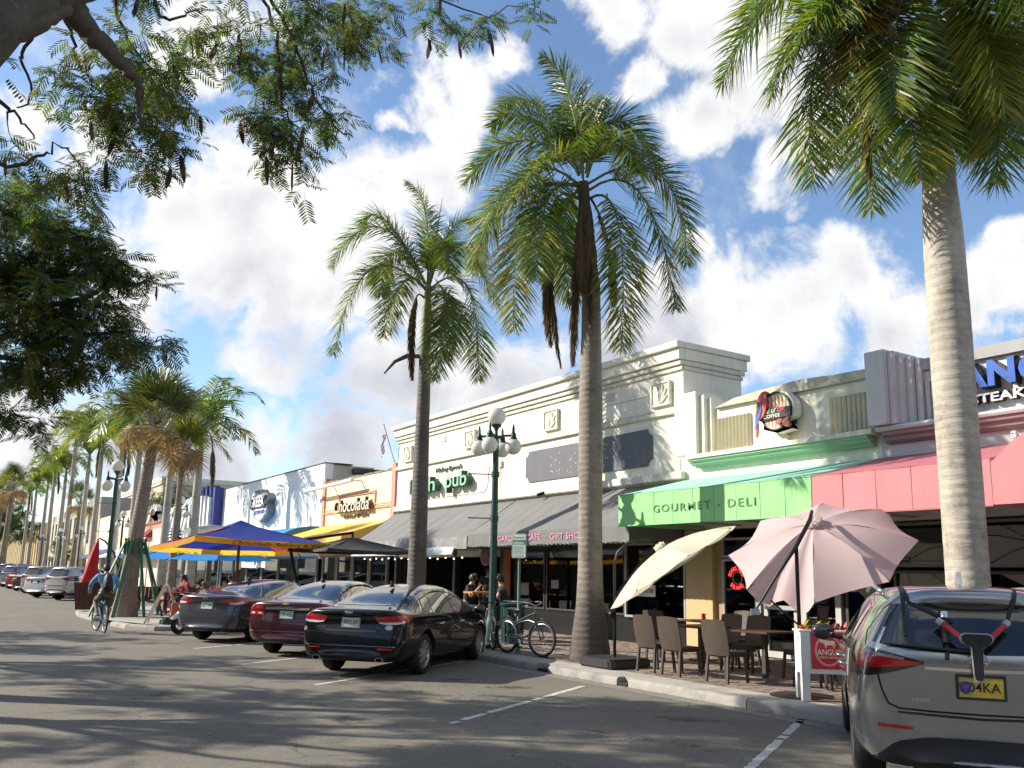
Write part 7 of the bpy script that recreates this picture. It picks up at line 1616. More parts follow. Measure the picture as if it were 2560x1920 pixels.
# ---------------------------------------------- cantilever parasols
def clothmat(name, c, trans=.35):
    return mat(name, c, .8, var=.05, vscale=2.2, bump=.12, bscale=7, trans=trans)
def tilt_parasol(t, hub, az, el, Rr, rot, dep, cm, nseg=8, rib=BK, ruffle=.20, slack=None):
    n = Vector((math.cos(el)*math.cos(az), math.cos(el)*math.sin(az), math.sin(el))); e1 = Vector((0, 0, 1)).cross(n).normalized(); e2 = n.cross(e1); hub = Vector(hub)
    tips = [hub+(e1*math.cos(rot-k*2*math.pi/nseg)+e2*math.sin(rot-k*2*math.pi/nseg))*Rr-n*dep for k in range(nseg)]
    loc0 = Vector(t.location)
    for k in range(nseg):
        a, c = tips[k], tips[(k+1) % nseg]; b = MB(); N_ = 8; g = []
        for i in range(N_+1):
            u = .06+.94*i/N_; row = []
            for j in range(N_+1):
                v = j/N_; A = hub.lerp(a, u)+n*dep*.42*math.sin(math.pi*u)*.5; C_ = hub.lerp(c, u)+n*dep*.42*math.sin(math.pi*u)*.5
                p = A.lerp(C_, v); sag = math.sin(math.pi*v)*u
                p = p-n*sag*Rr*.045+(hub-p).normalized()*sag*Rr*.055*(u**3)+n*.006*math.sin(5*v+9*u+k*1.7)
                p = p-n*(.30*Rr*math.sin(math.pi*v)**.8*u**1.2*(.6+.4*math.sin(9*v)) if k == slack else 0); row.append(p-loc0)
            g.append(row)
        vs = [p for r_ in g for p in r_]; m = N_+1
        b.add(vs, [(i*m+j, (i+1)*m+j, (i+1)*m+j+1, i*m+j+1) for i in range(N_) for j in range(N_)]); b.build('canopy_panel', cm, t, smooth='full', recalc=False)
        r_ = MB(); r_.tube([hub-n*.05-loc0, hub.lerp(a, .5)+n*dep*.2-n*.03-loc0, a-n*.01-loc0], .010, 5); r_.build('rib', rib, t)
    b = MB(); vs = []; m = 24
    for i, (rr, dz) in enumerate(((.02, .06), (ruffle*.55, .085), (ruffle*.8, .05), (ruffle, .07), (ruffle*1.02, .0))):
        for j in range(m):
            a = 2*math.pi*j/m; w = 1+.10*math.sin(j*2.6+i); vs.append(hub+(e1*math.cos(a)+e2*math.sin(a))*rr*w+n*(dz+.018*math.sin(j*3.1+i*2))-loc0)
    b.add(vs, [(i*m+j, i*m+(j+1) % m, (i+1)*m+(j+1) % m, (i+1)*m+j) for i in range(4) for j in range(m)]); b.build('top_vent', cm, t, smooth='full')
    return n, tips
POLE = mat('dark bronze pole', (.022, .02, .02), .4, .5, var=.1)
U2 = thing('parasol', 'tilted pale pink cantilever parasol facing the street by the red banner planter', 'parasol', (9.85, 7.98, .13))
PKC = clothmat('faded pink canvas', (.66, .51, .515), .4)
tilt_parasol(U2, (10.75, 8.38, 2.487), -2.744, .96, 1.365, 3.291, .43, PKC, ruffle=.13, slack=6)
V_ = lambda p, o: tuple(Vector(p)-Vector(o))
o2 = (9.85, 7.98, .13)
MB().tube([V_((9.85, 7.98, .14), o2), V_((9.85, 7.98, 2.12), o2)], .026, 10).build('mast', POLE, U2, smooth=True)
MB().tube([V_((9.39, 8.33, 1.24), o2), V_((9.62, 8.15, 1.70), o2), V_((9.85, 7.98, 2.12), o2), V_((10.25, 8.05, 2.50), o2), V_((10.66, 8.33, 2.66), o2)], [.016, .02, .03, .03, .026], 10).build('boom', POLE, U2, smooth=True)
b = MB(); b.obox(V_((9.38, 8.33, 1.22), o2), (.05, -.03, 0), (.02, .03, 0), (0, 0, .04)); b.tube([V_((9.38, 8.33, 1.22), o2), V_((9.30, 8.30, 1.18), o2)], .012, 6); b.build('crank', mat('crank metal', (.35, .36, .37), .3, .8), U2, bevel=.006)
MB().tube([V_((9.85, 7.98, 1.05), o2), V_((9.55, 8.2, 1.38), o2)], .013, 6).build('brace', POLE, U2)
MB().lathe([(.42, 0), (.42, .012), (.10, .035), (.03, .05)], (0, 0, .0), 32).build('base_plate', mat('cast iron base', (.035, .03, .03), .6, .3, var=.2), U2, smooth=True)
U1 = thing('parasol', 'tilted cream cantilever parasol seen edge-on beside the central palm', 'parasol', (9.9, 11.95, .13)); o1 = (9.9, 11.95, .13)
tilt_parasol(U1, (10.426, 11.325, 2.159), 2.361, .968, 1.33, -1.338, .385, clothmat('cream canvas', (.74, .67, .51), .35), ruffle=.10)
MB().tube([V_(p, o1) for p in ((9.9, 11.95, .25), (9.9, 11.95, 1.1))], .030, 10).tube([V_(p, o1) for p in ((9.9, 11.95, 1.1), (9.9, 11.95, 1.88), (9.94, 11.91, 2.08), (10.04, 11.81, 2.22), (10.18, 11.67, 2.285), (10.36, 11.50, 2.29))], .024, 10).build('mast', POLE, U1, smooth=True)
MB().bar(V_((10.47, 11.42, 2.30), o1), V_((9.93, 11.93, 1.34), o1), .05, .07).build('spine', POLE, U1, bevel=.01)
b = MB(); b.lathe([(.05, -.03), (.06, 0), (.05, .03)], V_((9.86, 11.98, 1.02), o1), 12, 'y'); b.bar(V_((9.86, 11.98, 1.02), o1), V_((9.80, 11.98, 1.08), o1), .02); b.build('crank', BLKP, U1, smooth=True)
b = MB(); b.prism([(-.46, -.40), (-.40, -.46), (.40, -.46), (.46, -.40), (.46, .40), (.40, .46), (-.40, .46), (-.46, .40)], .0, .165, 'z'); b.build('base_box', mat('black plastic base', (.03, .03, .032), .45, var=.15), U1, bevel=.03)

# ---------------------------------------------- square parasols
def square_parasol(label, c, ph, half, zc, za, top, val, vh=.24, pole=None, nm='parasol', vent=True, cap=.30, zb=.13, rib=True, group=None, dz=(0, 0, 0, 0)):
    t = thing('parasol', label, 'parasol', (c[0], c[1], zb), 0, group); P = [Vector((half*math.cos(ph+k*math.pi/2), half*math.sin(ph+k*math.pi/2), zc-zb+dz[k])) for k in range(4)]; A = Vector((0, 0, za-zb))
    for k in range(4):
        a, c_ = P[k], P[(k+1) % 4]; b = MB(); N_ = 10; vs = []
        for i in range(N_+1):
            u = .10+.90*i/N_
            for j in range(N_+1):
                v = j/N_; p = (A.lerp(a, u)).lerp(A.lerp(c_, u), v); s = math.sin(math.pi*v)*u; p = p-Vector((0, 0, s*.04+.05*math.sin(math.pi*u)))-Vector((0, 0, .008*math.sin(v*14+u*6+k)))
                p = p+(Vector((0, 0, p.z))-p)*s*.03; vs.append(p)
        m = N_+1; b.add(vs, [(i*m+j, (i+1)*m+j, (i+1)*m+j+1, i*m+j+1) for i in range(N_) for j in range(N_)]); b.build('canopy_panel', top[k % len(top)], t, smooth='full', recalc=False)
        if val:
            b = MB(); vs = []
            for j in range(N_+1):
                v = j/N_; p = vs_p = (a.lerp(c_, v)); s = math.sin(math.pi*v); p = p-Vector((0, 0, s*.04))+(Vector((0, 0, p.z))-p)*s*.03
                out_ = Vector((p.x, p.y, 0)).normalized(); vs += [p, p-Vector((0, 0, vh*(1+.04*math.sin(j*2.3))))+out_*(.02+.02*math.sin(j*1.9))]
            b.add(vs, [(2*j, 2*j+1, 2*j+3, 2*j+2) for j in range(N_)]); b.build('valance', val, t, smooth='full', recalc=False)
        r_ = MB(); r_.tube([A-Vector((0, 0, .05)), P[k]-Vector((0, 0, .03))], .014, 5); r_.build('rib', POLE, t)
    if vent:
        b = MB(); q = [Vector((cap*2.0*math.cos(ph+k*math.pi/2), cap*2.0*math.sin(ph+k*math.pi/2), A.z-.17)) for k in range(4)]
        b.add([A+Vector((0, 0, .05))]+q, [(0, 1, 2), (0, 2, 3), (0, 3, 4), (0, 4, 1)]); b.build('vent_cap', top[0], t)
    if pole: MB().tube([(0, 0, .05), (0, 0, A.z)], pole[1], 12).build('pole', pole[0], t, smooth=True); MB().lathe([(.35, 0), (.35, .05), (.08, .09)], (0, 0, 0), 16).build('base', POLE, t, smooth=True)
    return t, P
BLU = clothmat('royal blue canvas', (.022, .045, .33), .35); REDC = clothmat('coral red canvas', (.62, .09, .10), .35); YEL = clothmat('golden yellow canvas', (.88, .50, .04), .65)
ph = -2.26091385
UC, CP = square_parasol('big square blue and red parasol with yellow valance lettered Chocolada Bakery & Cafe', (7.4, 26.54), ph, 2.83, 2.41, 3.08, [BLU, REDC, BLU, REDC], YEL, .155, (mat('varnished wood pole', (.16, .075, .035), .5, var=.25, vscale=4, aniso_z=.2), .045), dz=(.13, .05, -.13, -.10))
# corner order: near(0), right(1), far(2), left(3)
MAR = mat('maroon script', (.20, .02, .02), .7)
def on_side(i0, i1, s, u0, u1, h, drop, out, m, mirrorfix=False, shear=0.0):
    a, c = CP[i0], CP[i1]; d = (c-a); L = d.length; d.normalize(); L_ = L*(u1-u0); o = a+d*(L*u0)
    nrm = Vector((o.x+d.x*L_/2, o.y+d.y*L_/2, 0)).normalized()
    text('lettering', s, m, Vector(o)+nrm*out-Vector((0, 0, drop)), L_, h, UC, depth=.004, bold=.008, xa=d, shear=shear)
on_side(0, 1, 'Chocolada', .26, .54, .11, .175, .014, MAR, shear=.3); on_side(0, 1, 'Bakery & Cafe', .58, .97, .10, .175, .014, mat('dark brown caps', (.05, .02, .02), .7))
# lettering on the rear valances shows through from inside
on_side(2, 3, 'Chocolada', .07, .37, .10, .18, .03, MAR, shear=.3); on_side(2, 3, 'Bakery & Cafe', .45, .82, .10, .18, .03, MAR, shear=.2)
for (c_, lb, hh, z) in (((8.75, 33.6), 'nearest of three azure blue parasols under the yellow valance', 1.95, 2.0), ((8.3, 38.0), 'middle one of three azure blue parasols, partly hidden by the nearest', 1.9, 2.05), ((8.1, 41.6), 'farthest azure blue parasol, leftmost of the three', 1.9, 2.1)):
    square_parasol(lb, c_, -1.9, hh, z, 2.72, [clothmat('azure parasol canvas', (.01, .22, .62), .4)], None, pole=(mat('white pole', (.6, .6, .6), .4), .025), vent=False, group='azure blue parasols')
BLC = clothmat('black canvas', (.028, .028, .026), .05)
UB, BP = square_parasol('square black cantilever parasol in front of the pub awning', (10.35, 24.9), -2.3, 2.05, 2.30, 2.72, [BLC], BLC, .07, None, vent=False)
b = MB(); ob = (10.35, 24.9, .13); b.tube([V_((9.0, 25.5, .13), ob), V_((8.93, 25.6, 1.3), ob), V_((8.72, 25.9, 2.50), ob)], [.05, .05, .05], 8); b.build('mast', POLE, UB, smooth=True)
MB().bar(V_((8.66, 25.95, 2.50), ob), V_((10.36, 24.88, 2.83), ob), .06, .08).bar(V_((10.35, 24.9, 2.85), ob), V_((10.35, 24.9, 2.66), ob), .05).bar(V_((8.9, 25.8, 2.35), ob), V_((9.1, 25.65, 1.9), ob), .02).build('arm', POLE, UB)
UR = thing('parasol', 'folded red parasol hanging from a black curved arm behind the cyclist', 'parasol', (4.62, 33.0, .13)); o5 = (4.62, 33.0, .13)
b = MB(); vs = []; m = 20
for i, (z, r) in enumerate(((2.55, .03), (2.4, .07), (2.1, .12), (1.7, .16), (1.35, .20), (1.12, .24))):
    for j in range(m): a = 2*math.pi*j/m; k = 1+.28*math.sin(a*5+i*.3)*min(1, i/2); vs.append((-.22-.26*(2.55-z)/1.83*.9+r*k*math.cos(a), .18+r*k*math.sin(a), z-.13))
b.add(vs, [(i*m+j, i*m+(j+1) % m, (i+1)*m+(j+1) % m, (i+1)*m+j) for i in range(5) for j in range(m)]); b.build('folded_canopy', mat('red canvas', (.50, .012, .02), .7, var=.08, trans=.15), UR, smooth='full')
MB().tube([(.55, -.2, 0), (.52, -.2, 1.3), (.30, -.05, 2.0), (.0, .1, 2.4), (-.18, .18, 2.5), (-.23, .18, 2.42)], .03, 8).build('curved_arm', POLE, UR, smooth=True)
MB().box(.3, .8, -.45, .05, 0, .14).build('base_box', BLKP, UR, bevel=.02)

# ---------------------------------------------- tables and wicker chairs
WK = mat('brown wicker', (.072, .053, .038), .55, var=.14, vscale=5)
_n = WK.node_tree.nodes; _l = WK.node_tree.links; _c = _n.new('ShaderNodeTexCoord'); _m = _n.new('ShaderNodeMapping'); _m.inputs['Scale'].default_value = (55, 55, 55); _l.new(_c.outputs['Object'], _m.inputs[0])
_v = _n.new('ShaderNodeTexChecker'); _v.inputs['Scale'].default_value = 1.4; _l.new(_m.outputs[0], _v.inputs['Vector']); _b = _n.new('ShaderNodeBump'); _b.inputs['Strength'].default_value = .8; _b.inputs['Distance'].default_value = .004; _l.new(_v.outputs['Fac'], _b.inputs['Height']); _l.new(_b.outputs[0], _n['Principled BSDF'].inputs['Normal'])
WKD = mat('dark brown resin', (.055, .042, .034), .5, var=.1)
def make_chair(label, loc, rz):
    """armless wicker chair; local +x is the way the sitter faces, origin under the seat centre"""
    t = thing('wicker_chair', label, 'chair', loc, rz, 'brown wicker chairs of the pavement terrace')
    b = MB(); N_ = 8; vs = []
    for i in range(N_+1):
        u = i/N_; z = .40+.50*u; w = .205+.028*math.sin(math.pi*(.15+.85*u))+.02*u; x = -.20-.10*u**1.6-.02*math.sin(math.pi*u)
        for j in range(9):
            v = j/8*2-1; vs.append((x-.045*(1-v*v)+.0, v*w, z+(.018*(1-v*v) if i == N_ else 0)))
    n = len(vs); vs += [(x+.022, y, z) for x, y, z in vs]; m = 9
    fs = [(i*m+j, (i+1)*m+j, (i+1)*m+j+1, i*m+j+1) for i in range(N_) for j in range(8)]; fs += [tuple(n+k for k in f[::-1]) for f in fs]
    ed = [j for j in range(8)]; rim = [0*m+j for j in range(9)]+[i*m+8 for i in range(1, N_+1)]+[N_*m+j for j in range(7, -1, -1)]+[i*m for i in range(N_-1, 0, -1)]
    fs += [(rim[k], rim[(k+1) % len(rim)], n+rim[(k+1) % len(rim)], n+rim[k]) for k in range(len(rim))]
    b.add(vs, fs); b.build('backrest', WK, t, smooth=True)
    MB().prism([(-.21, -.20), (.20, -.23), (.225, -.20), (.225, .20), (.20, .23), (-.21, .20)], .415, .455, 'z').build('seat', WK, t, bevel=.012)
    for sx, sy in ((-1, 1), (-1, -1), (1, 1), (1, -1)):
        l = MB(); l.bar((sx*.185, sy*.185, .43), (sx*.225, sy*.205, 0), .036, .036, (1, 0, 0)); l.build('leg', WKD, t)
    f = MB(); f.box(-.20, .20, -.20, -.17, .375, .414).box(-.20, .20, .17, .20, .375, .414).box(.17, .20, -.17, .17, .375, .414).box(-.20, -.17, -.17, .17, .375, .414); f.build('seat_frame', WKD, t)
    return t
def make_table(label, loc, rz=0, s=.36, pot=True):
    t = thing('bistro_table', label, 'table', loc, rz, 'dark square pedestal tables of the terrace')
    MB().box(-s, s, -s, s, .715, .745).build('tabletop', mat('dark wood top', (.075, .042, .03), .35, var=.25, vscale=5), t, bevel=.006)
    MB().box(-.035, .035, -.035, .035, .04, .714).build('pedestal', WKD, t)
    b = MB()
    for a in (45, 135): c, s_ = math.cos(R(a)), math.sin(R(a)); b.bar((-c*.28, -s_*.28, .02), (c*.28, s_*.28, .02), .05, .03)
    b.build('foot', mat('brushed foot', (.3, .3, .3), .35, .8), t)
    return t
def pot_on(x, y, z, label):
    t = thing('flower_cup', label, 'table flowers', (x, y, z)); MB().lathe([(.03, 0), (.045, .07), (.04, .07)], (0, 0, 0), 10).build('cup', mat('red cup', (.5, .02, .03), .4), t, smooth=True)
    b = MB(); rg = random.Random(int(x*10))
    for k in range(9): b.sphere((rg.uniform(-.035, .035), rg.uniform(-.035, .035), .085+rg.uniform(-.01, .03)), .02, 6)
    tag(b.build('petals', mat('red petals', (.65, .02, .03), .6), t, smooth='full'), kind='stuff')
CT = [((9.97, 10.98), 0, 'wicker chair nearest the cream parasol base, back to the street'), ((9.97, 10.40), 0, 'wicker chair second from the cream parasol, back to the street'), ((10.0, 9.46), .05, 'wicker chair nearest the steakhouse planter, back to the street'),
      ((11.45, 10.95), math.pi, 'wicker chair facing the street across the first terrace table'), ((11.5, 10.35), math.pi+.1, 'wicker chair facing the street, second across the first table'), ((11.35, 9.15), math.pi-.2, 'wicker chair facing the street across the nearest table'),
      ((10.75, 8.45), 1.9, 'wicker chair drawn aside with its pale seat showing, right of the tables'), ((11.6, 12.6), .2, 'wicker chair standing by the deli window left of the yellow column'), ((12.9, 12.0), math.pi, 'wicker chair close to the yellow column'), ((12.3, 11.2), 2.6, 'wicker chair in front of the deli door')]
ch0 = make_chair(CT[0][2], (*CT[0][0], .138), CT[0][1])
for p, rz, lb in CT[1:]: copy_tree(ch0, (*p, .138), rz, lb)
for p, lb in (((10.72, 10.7), 'pedestal table with a red flower cup behind the first two wicker chairs'), ((10.72, 9.35), 'pedestal table behind the chair nearest the steakhouse planter'), ((12.2, 12.1), 'pedestal table with a red cup close to the yellow column')): make_table(lb, (*p, .138))
pot_on(10.62, 10.55, .883, 'small red flower cup on the first terrace table'); pot_on(12.1, 12.0, .883, 'small red flower cup on the table by the yellow column')
# bar stool
ST = thing('bar_stool', 'tall black bar stool with red cushion behind the banner planter', 'stool', (10.55, 8.35, .138), R(150))
for sx in (-1, 1):
    for sy in (-1, 1): MB().bar((sx*.15, sy*.15, .72), (sx*.20, sy*.20, 0), .03).build('leg', BLKP, ST)
b = MB(); b.tube([(-.15, -.16, .70), (-.20, -.17, 1.15), (-.20, .17, 1.15), (-.15, .16, .70)], .014, 6); b.build('backrest_frame', BLKP, ST); b = MB(); b.box(-.205, -.19, -.15, .15, .80, 1.13); b.build('backrest', mat('black mesh', (.02, .02, .02), .8), ST)
MB().box(-.17, .17, -.17, .17, .70, .73).build('seat', BLKP, ST); MB().box(-.18, .18, -.18, .18, .731, .79).build('cushion', mat('red cushion', (.55, .03, .05), .7), ST, bevel=.02)
b = MB(); 
for z in (.25,): b.bar((-.19, -.19, z), (.19, -.19, z), .02).bar((.19, -.19, z), (.19, .19, z), .02).bar((.19, .19, z), (-.19, .19, z), .02)
b.build('foot_rest', BLKP, ST)
# planter with the banner
PW = mat('white painted wood', (.72, .72, .70), .5, var=.05, dirt=((.4, .38, .33), 3, .4))
PL = thing('planter_box', 'white legged planter box carrying the red ANGUS STEAK HOUSE banner', 'planter', (9.42, 7.62, .138), math.atan2(-.6, .8))
b = MB(); b.box(0, .95, 0, .02, .34, .86).box(0, .95, .30, .32, .34, .86).box(0, .02, .021, .299, .34, .86).box(.93, .95, .021, .299, .34, .86).box(.021, .929, .021, .299, .36, .74); b.build('box', PW, PL)
MB().box(-.02, .97, -.02, .34, .862, .885).build('rim', PW, PL, bevel=.004)
for x in (.0, .85):
    for y in (-.012, .24): MB().box(x, x+.10, y, y+.10 if y > 0 else y-.001+.10, 0, .339).build('leg', PW, PL)
MB().box(-.006, .11, -.02, -.001, .34, .86).box(.84, .955, -.02, -.001, .34, .86).box(.111, .839, -.02, -.001, .34, .40).build('front_frame', PW, PL)
BNR = mat('red banner vinyl', (.62, .022, .035), .45, var=.04); CRM = mat('banner cream print', (.80, .70, .52), .5)
bn = MB().box(.13, .55, -.028, -.0205, .405, .865).build('banner', BNR, PL)
def ringp(r0, r1, cx, cz, y0, y1, par, m, n=40):
    b = MB(); vs = []
    for y in (y0, y1):
        for r in (r0, r1): vs += [(cx+r*math.cos(a)*.86, y, cz+r*math.sin(a)) for a in np.linspace(0, 2*math.pi, n+1)[:-1]]
    fs = []
    for k in range(n): j = (k+1) % n; fs += [(k, j, n+j, n+k), (2*n+k, 3*n+k, 3*n+j, 2*n+j), (n+k, n+j, 3*n+j, 3*n+k), (k, 2*n+k, 2*n+j, j)]
    b.add(vs, fs); return b.build('ring', m, par)
ringp(.175, .183, .34, .635, -.031, -.0285, bn, CRM); ringp(.192, .198, .34, .635, -.031, -.0285, bn, CRM)
text('lettering', 'ANGUS', CRM, (.195, -.029, .575), .29, .075, bn, depth=.002, bold=.02, xa=(1, 0, 0)); text('lettering', 'STEAK HOUSE', CRM, (.225, -.029, .535), .23, .026, bn, depth=.002, bold=.02, xa=(1, 0, 0))
cow = [(.235,.76),(.25,.775),(.275,.77),(.30,.765),(.36,.757),(.40,.758),(.425,.75),(.432,.70),(.425,.69),(.42,.73),(.415,.70),(.42,.665),(.405,.665),(.395,.70),(.38,.705),(.33,.70),(.32,.69),(.315,.668),(.30,.668),(.30,.70),(.285,.71),(.275,.73),(.26,.735),(.245,.73),(.235,.74)]
MB().prism(cow, -.031, -.0285, 'y').build('bull_emblem', CRM, bn)
CRO = [leafmat('croton red', (.38, .03, .015), (.55, .10, .02), .3), leafmat('croton dark', (.10, .015, .012), (.16, .05, .02), .25), leafmat('croton yellow green', (.30, .26, .03), (.45, .33, .05), .35)]
cr = thing('croton_plant', 'red, orange and yellow croton leaves in the white banner planter', 'plant', (9.42, 7.62, .90), math.atan2(-.6, .8))
rg = random.Random(21)
for pz in range(7):
    cx = .08+.13*pz; ss = MB(); ss.tube([(cx, .16, -.1), (cx+rg.uniform(-.03, .03), .16, .12)], .012, 5); ss.build('stem', TWIG, cr)
    for k in range(17):
        a = rg.uniform(0, 6.28); el = rg.uniform(.1, 1.35); l_ = rg.uniform(.13, .24); w = rg.uniform(.022, .034); p = Vector((cx, .16, rg.uniform(.0, .12))); d = Vector((math.cos(a)*math.cos(el), math.sin(a)*math.cos(el)*.8, math.sin(el))); s_ = d.cross(Vector((0, 0, 1))).normalized()*w
        q = p+d*l_*.5; e = p+d*l_-Vector((0, 0, l_*.18)); b = MB(); b.add([p-s_*.3, p+s_*.3, q+s_+Vector((0, 0, .008)), q, q-s_+Vector((0, 0, .008)), e], [(0, 1, 2, 3), (0, 3, 4), (3, 2, 5), (4, 3, 5)])
        b.build('leaf', CRO[2 if (pz < 3 and rg.random() < .6) else (0 if rg.random() < .6 else 1)], cr, recalc=False)
# ---------------------------------------------- litter bin and bicycles
BN = thing('litter_bin', 'dark green litter bin behind the bicycles', 'bin', (10.9, 16.75, .134), R(10))
b = MB()
for k in range(16):
    a = 2*math.pi*k/16; MB().bar((.24*math.cos(a), .24*math.sin(a), .05), (.27*math.cos(a), .27*math.sin(a), .82), .06, .012, (math.cos(a), math.sin(a), 0)).build('slat', LG_, BN)
MB().lathe([(.25, 0), (.25, .05), (.22, .06), (.22, .84), (.29, .84), (.30, .88), (.2, .95), (.12, .95)], (0, 0, 0), 20).build('shell', LG_, BN, smooth=True)
def bicycle(label, rear, front, col, style, rr=.33, tyre_w=.025, wall=None):
    """rear and front are wheel contact points on the ground"""
    a, c = Vector(rear), Vector(front); d = (c-a); wb = d.length; rz = math.atan2(d.y, d.x); t = thing('bicycle', label, 'bicycle', tuple(a), rz)
    lean = .0
    fm = paint('bike '+style+' paint', col, .3, .3)
    for nm, x in (('wheel', 0), ('wheel', wb)):
        w = obj(nm, None, t, loc=(x, 0, rr), rot=(0, 0, .16 if x else 0))
        b = MB(); b.tube([((rr-tyre_w/2)*math.cos(q), 0, (rr-tyre_w/2)*math.sin(q)) for q in np.linspace(0, 2*math.pi, 41)], tyre_w*.62, 8, cap=False); b.build('tyre', wall or TYRE, w, smooth=True)
        b = MB(); b.tube([((rr-tyre_w*1.45)*math.cos(q), 0, (rr-tyre_w*1.45)*math.sin(q)) for q in np.linspace(0, 2*math.pi, 41)], .010, 6, cap=False); b.build('rim', RIM, w, smooth=True)
        b = MB()
        for k in range(22): q = 2*math.pi*k/22; b.tube([(0.015*math.cos(q+.9), (.03 if k % 2 else -.03), .015*math.sin(q+.9)), ((rr-.04)*math.cos(q), 0, (rr-.04)*math.sin(q))], .0016, 3, cap=False)
        b.lathe([(.02, -.045), (.02, .045)], (0, 0, 0), 8, 'y'); tag(b.build('spokes', CHR, w), kind='stuff')
    BBk = (.42*wb/1.05, 0, .29); seat = (.22, 0, .82); head = (wb-.20, 0, .80); headb = (wb-.15, 0, .62)
    f = MB()
    if style == 'cruiser':
        f.tube([headb, (.62*wb, 0, .66), (.40*wb, 0, .62), (.17, 0, .52), (0, 0, rr)], .016, 8); f.tube([head, (.66*wb, 0, .76), (.45*wb, 0, .68), (.24, 0, .60)], .016, 8); f.tube([headb, (.70*wb, 0, .42), BBk], .018, 8); f.tube([BBk, (.24, 0, .72)], .016, 8)
    else:
        f.tube([head, (.24, 0, .70)], .017, 8); f.tube([headb, BBk], .02, 8); f.tube([BBk, (.22, 0, .76)], .016, 8); f.tube([(.23, 0, .68), (0, .04, rr)], .009, 6); f.tube([(.23, 0, .68), (0, -.04, rr)], .009, 6)
    f.tube([BBk, (0, .05, rr)], .010, 6); f.tube([BBk, (0, -.05, rr)], .010, 6); f.tube([head, headb], .021, 8); f.build('frame', fm, t, smooth=True)
    k = MB()
    for s in (-1, 1): k.tube([(headb[0]+.0, s*.045, headb[2]+.02), (wb-.04, s*.048, .45), (wb, s*.05, rr)], .012, 6)
    k.tube([(headb[0], -.05, headb[2]+.02), (headb[0], .05, headb[2]+.02)], .014, 6); k.build('fork', fm, t, smooth=True)
    h = MB(); hx, hz = head[0]-.03, .94
    if style == 'cruiser': h.tube([(hx, 0, .80), (hx+.01, 0, hz)], .012, 8); h.tube([(hx-.30, .30, hz+.06), (hx-.16, .30, hz+.07), (hx+.02, .18, hz+.06), (hx+.04, 0, hz), (hx+.02, -.18, hz+.06), (hx-.16, -.30, hz+.07), (hx-.30, -.30, hz+.06)], .011, 8)
    else: h.tube([(hx, 0, .80), (hx+.05, 0, .93)], .012, 8); h.tube([(hx+.03, .30, .955), (hx+.05, .1, .945), (hx+.05, -.1, .945), (hx+.03, -.30, .955)], .012, 8); h.tube([(hx+.06, .05, .94), (hx+.16, .05, .98), (hx+.12, -.05, .75), (wb-.05, -.05, .55)], .004, 4)
    h.build('handlebar', CHR if style == 'cruiser' else BLKP, t, smooth=True)
    g = MB()
    for s in (-1, 1):
        if style == 'cruiser': g.tube([(hx-.30, s*.30, hz+.06), (hx-.19, s*.30, hz+.07)], .017, 8)
        else: g.tube([(hx+.03, s*.30, .955), (hx+.04, s*.20, .95)], .017, 8)
    g.build('grip', BLKP, t, smooth=True)
    s = MB(); vs = []
    for x, w, z in ((.06, .085, .86), (.13, .10, .875), (.22, .07, .868), (.30, .03, .86), (.36, .018, .855)): vs += [(x, -w, z-.02), (x, -w*.5, z+.012), (x, 0, z+.016), (x, w*.5, z+.012), (x, w, z-.02), (x, 0, z-.045)]
    fs = [(i*6+j, i*6+(j+1) % 6, (i+1)*6+(j+1) % 6, (i+1)*6+j) for i in range(4) for j in range(6)]+[tuple(range(6)), tuple(range(24, 30))]; s.add(vs, fs); s.build('saddle', BLKP, t, smooth=True)
    MB().tube([(.24, 0, .70), (.20, 0, .85)], .013, 8).build('seat_post', CHR, t, smooth=True)
    c_ = MB(); c_.lathe([(.001, -.055), (.085, -.055), (.09, -.05), (.085, -.045), (.001, -.045)], BBk, 20, 'y'); c_.bar((BBk[0], -.07, BBk[2]), (BBk[0]+.10, -.07, BBk[2]-.13), .022, .012); c_.bar((BBk[0], .07, BBk[2]), (BBk[0]-.10, .07, BBk[2]+.13), .022, .012); c_.build('crankset', CHR, t)
    p_ = MB(); p_.box(BBk[0]+.06, BBk[0]+.14, -.15, -.075, BBk[2]-.145, BBk[2]-.12).box(BBk[0]-.14, BBk[0]-.06, .075, .15, BBk[2]+.12, BBk[2]+.145); p_.build('pedal', BLKP, t)
    ch = MB(); ch.tube([(BBk[0], -.052, BBk[2]+.085), (0, -.052, rr+.035)], .005, 4).tube([(BBk[0], -.052, BBk[2]-.085), (0, -.052, rr-.035)], .005, 4); ch.build('chain', mat('oily chain', (.05, .05, .05), .5, .6), t)
    if style == 'cruiser':
        for x in (0, wb):
            m = MB(); m.tube([(x+(rr+.028)*math.cos(q), 0, rr+(rr+.028)*math.sin(q)) for q in (np.linspace(R(40), R(190), 16) if x == 0 else np.linspace(R(60), R(170), 12))], .018, 5); m.build('mudguard', fm, t, smooth=True)
    return t
WWALL = mat('tan wall tyre', (.10, .09, .075), .8)
bicycle('black cruiser bicycle leaning by the parking sign post', (9.53, 14.82, .135), (9.66, 13.80, .135), (.02, .022, .025), 'cruiser', .335, .040)
bicycle('grey mountain bicycle with red crank parked by the lamp post', (10.15, 16.45, .135), (9.66, 15.55, .135), (.06, .07, .08), 'mountain', .33, .036)
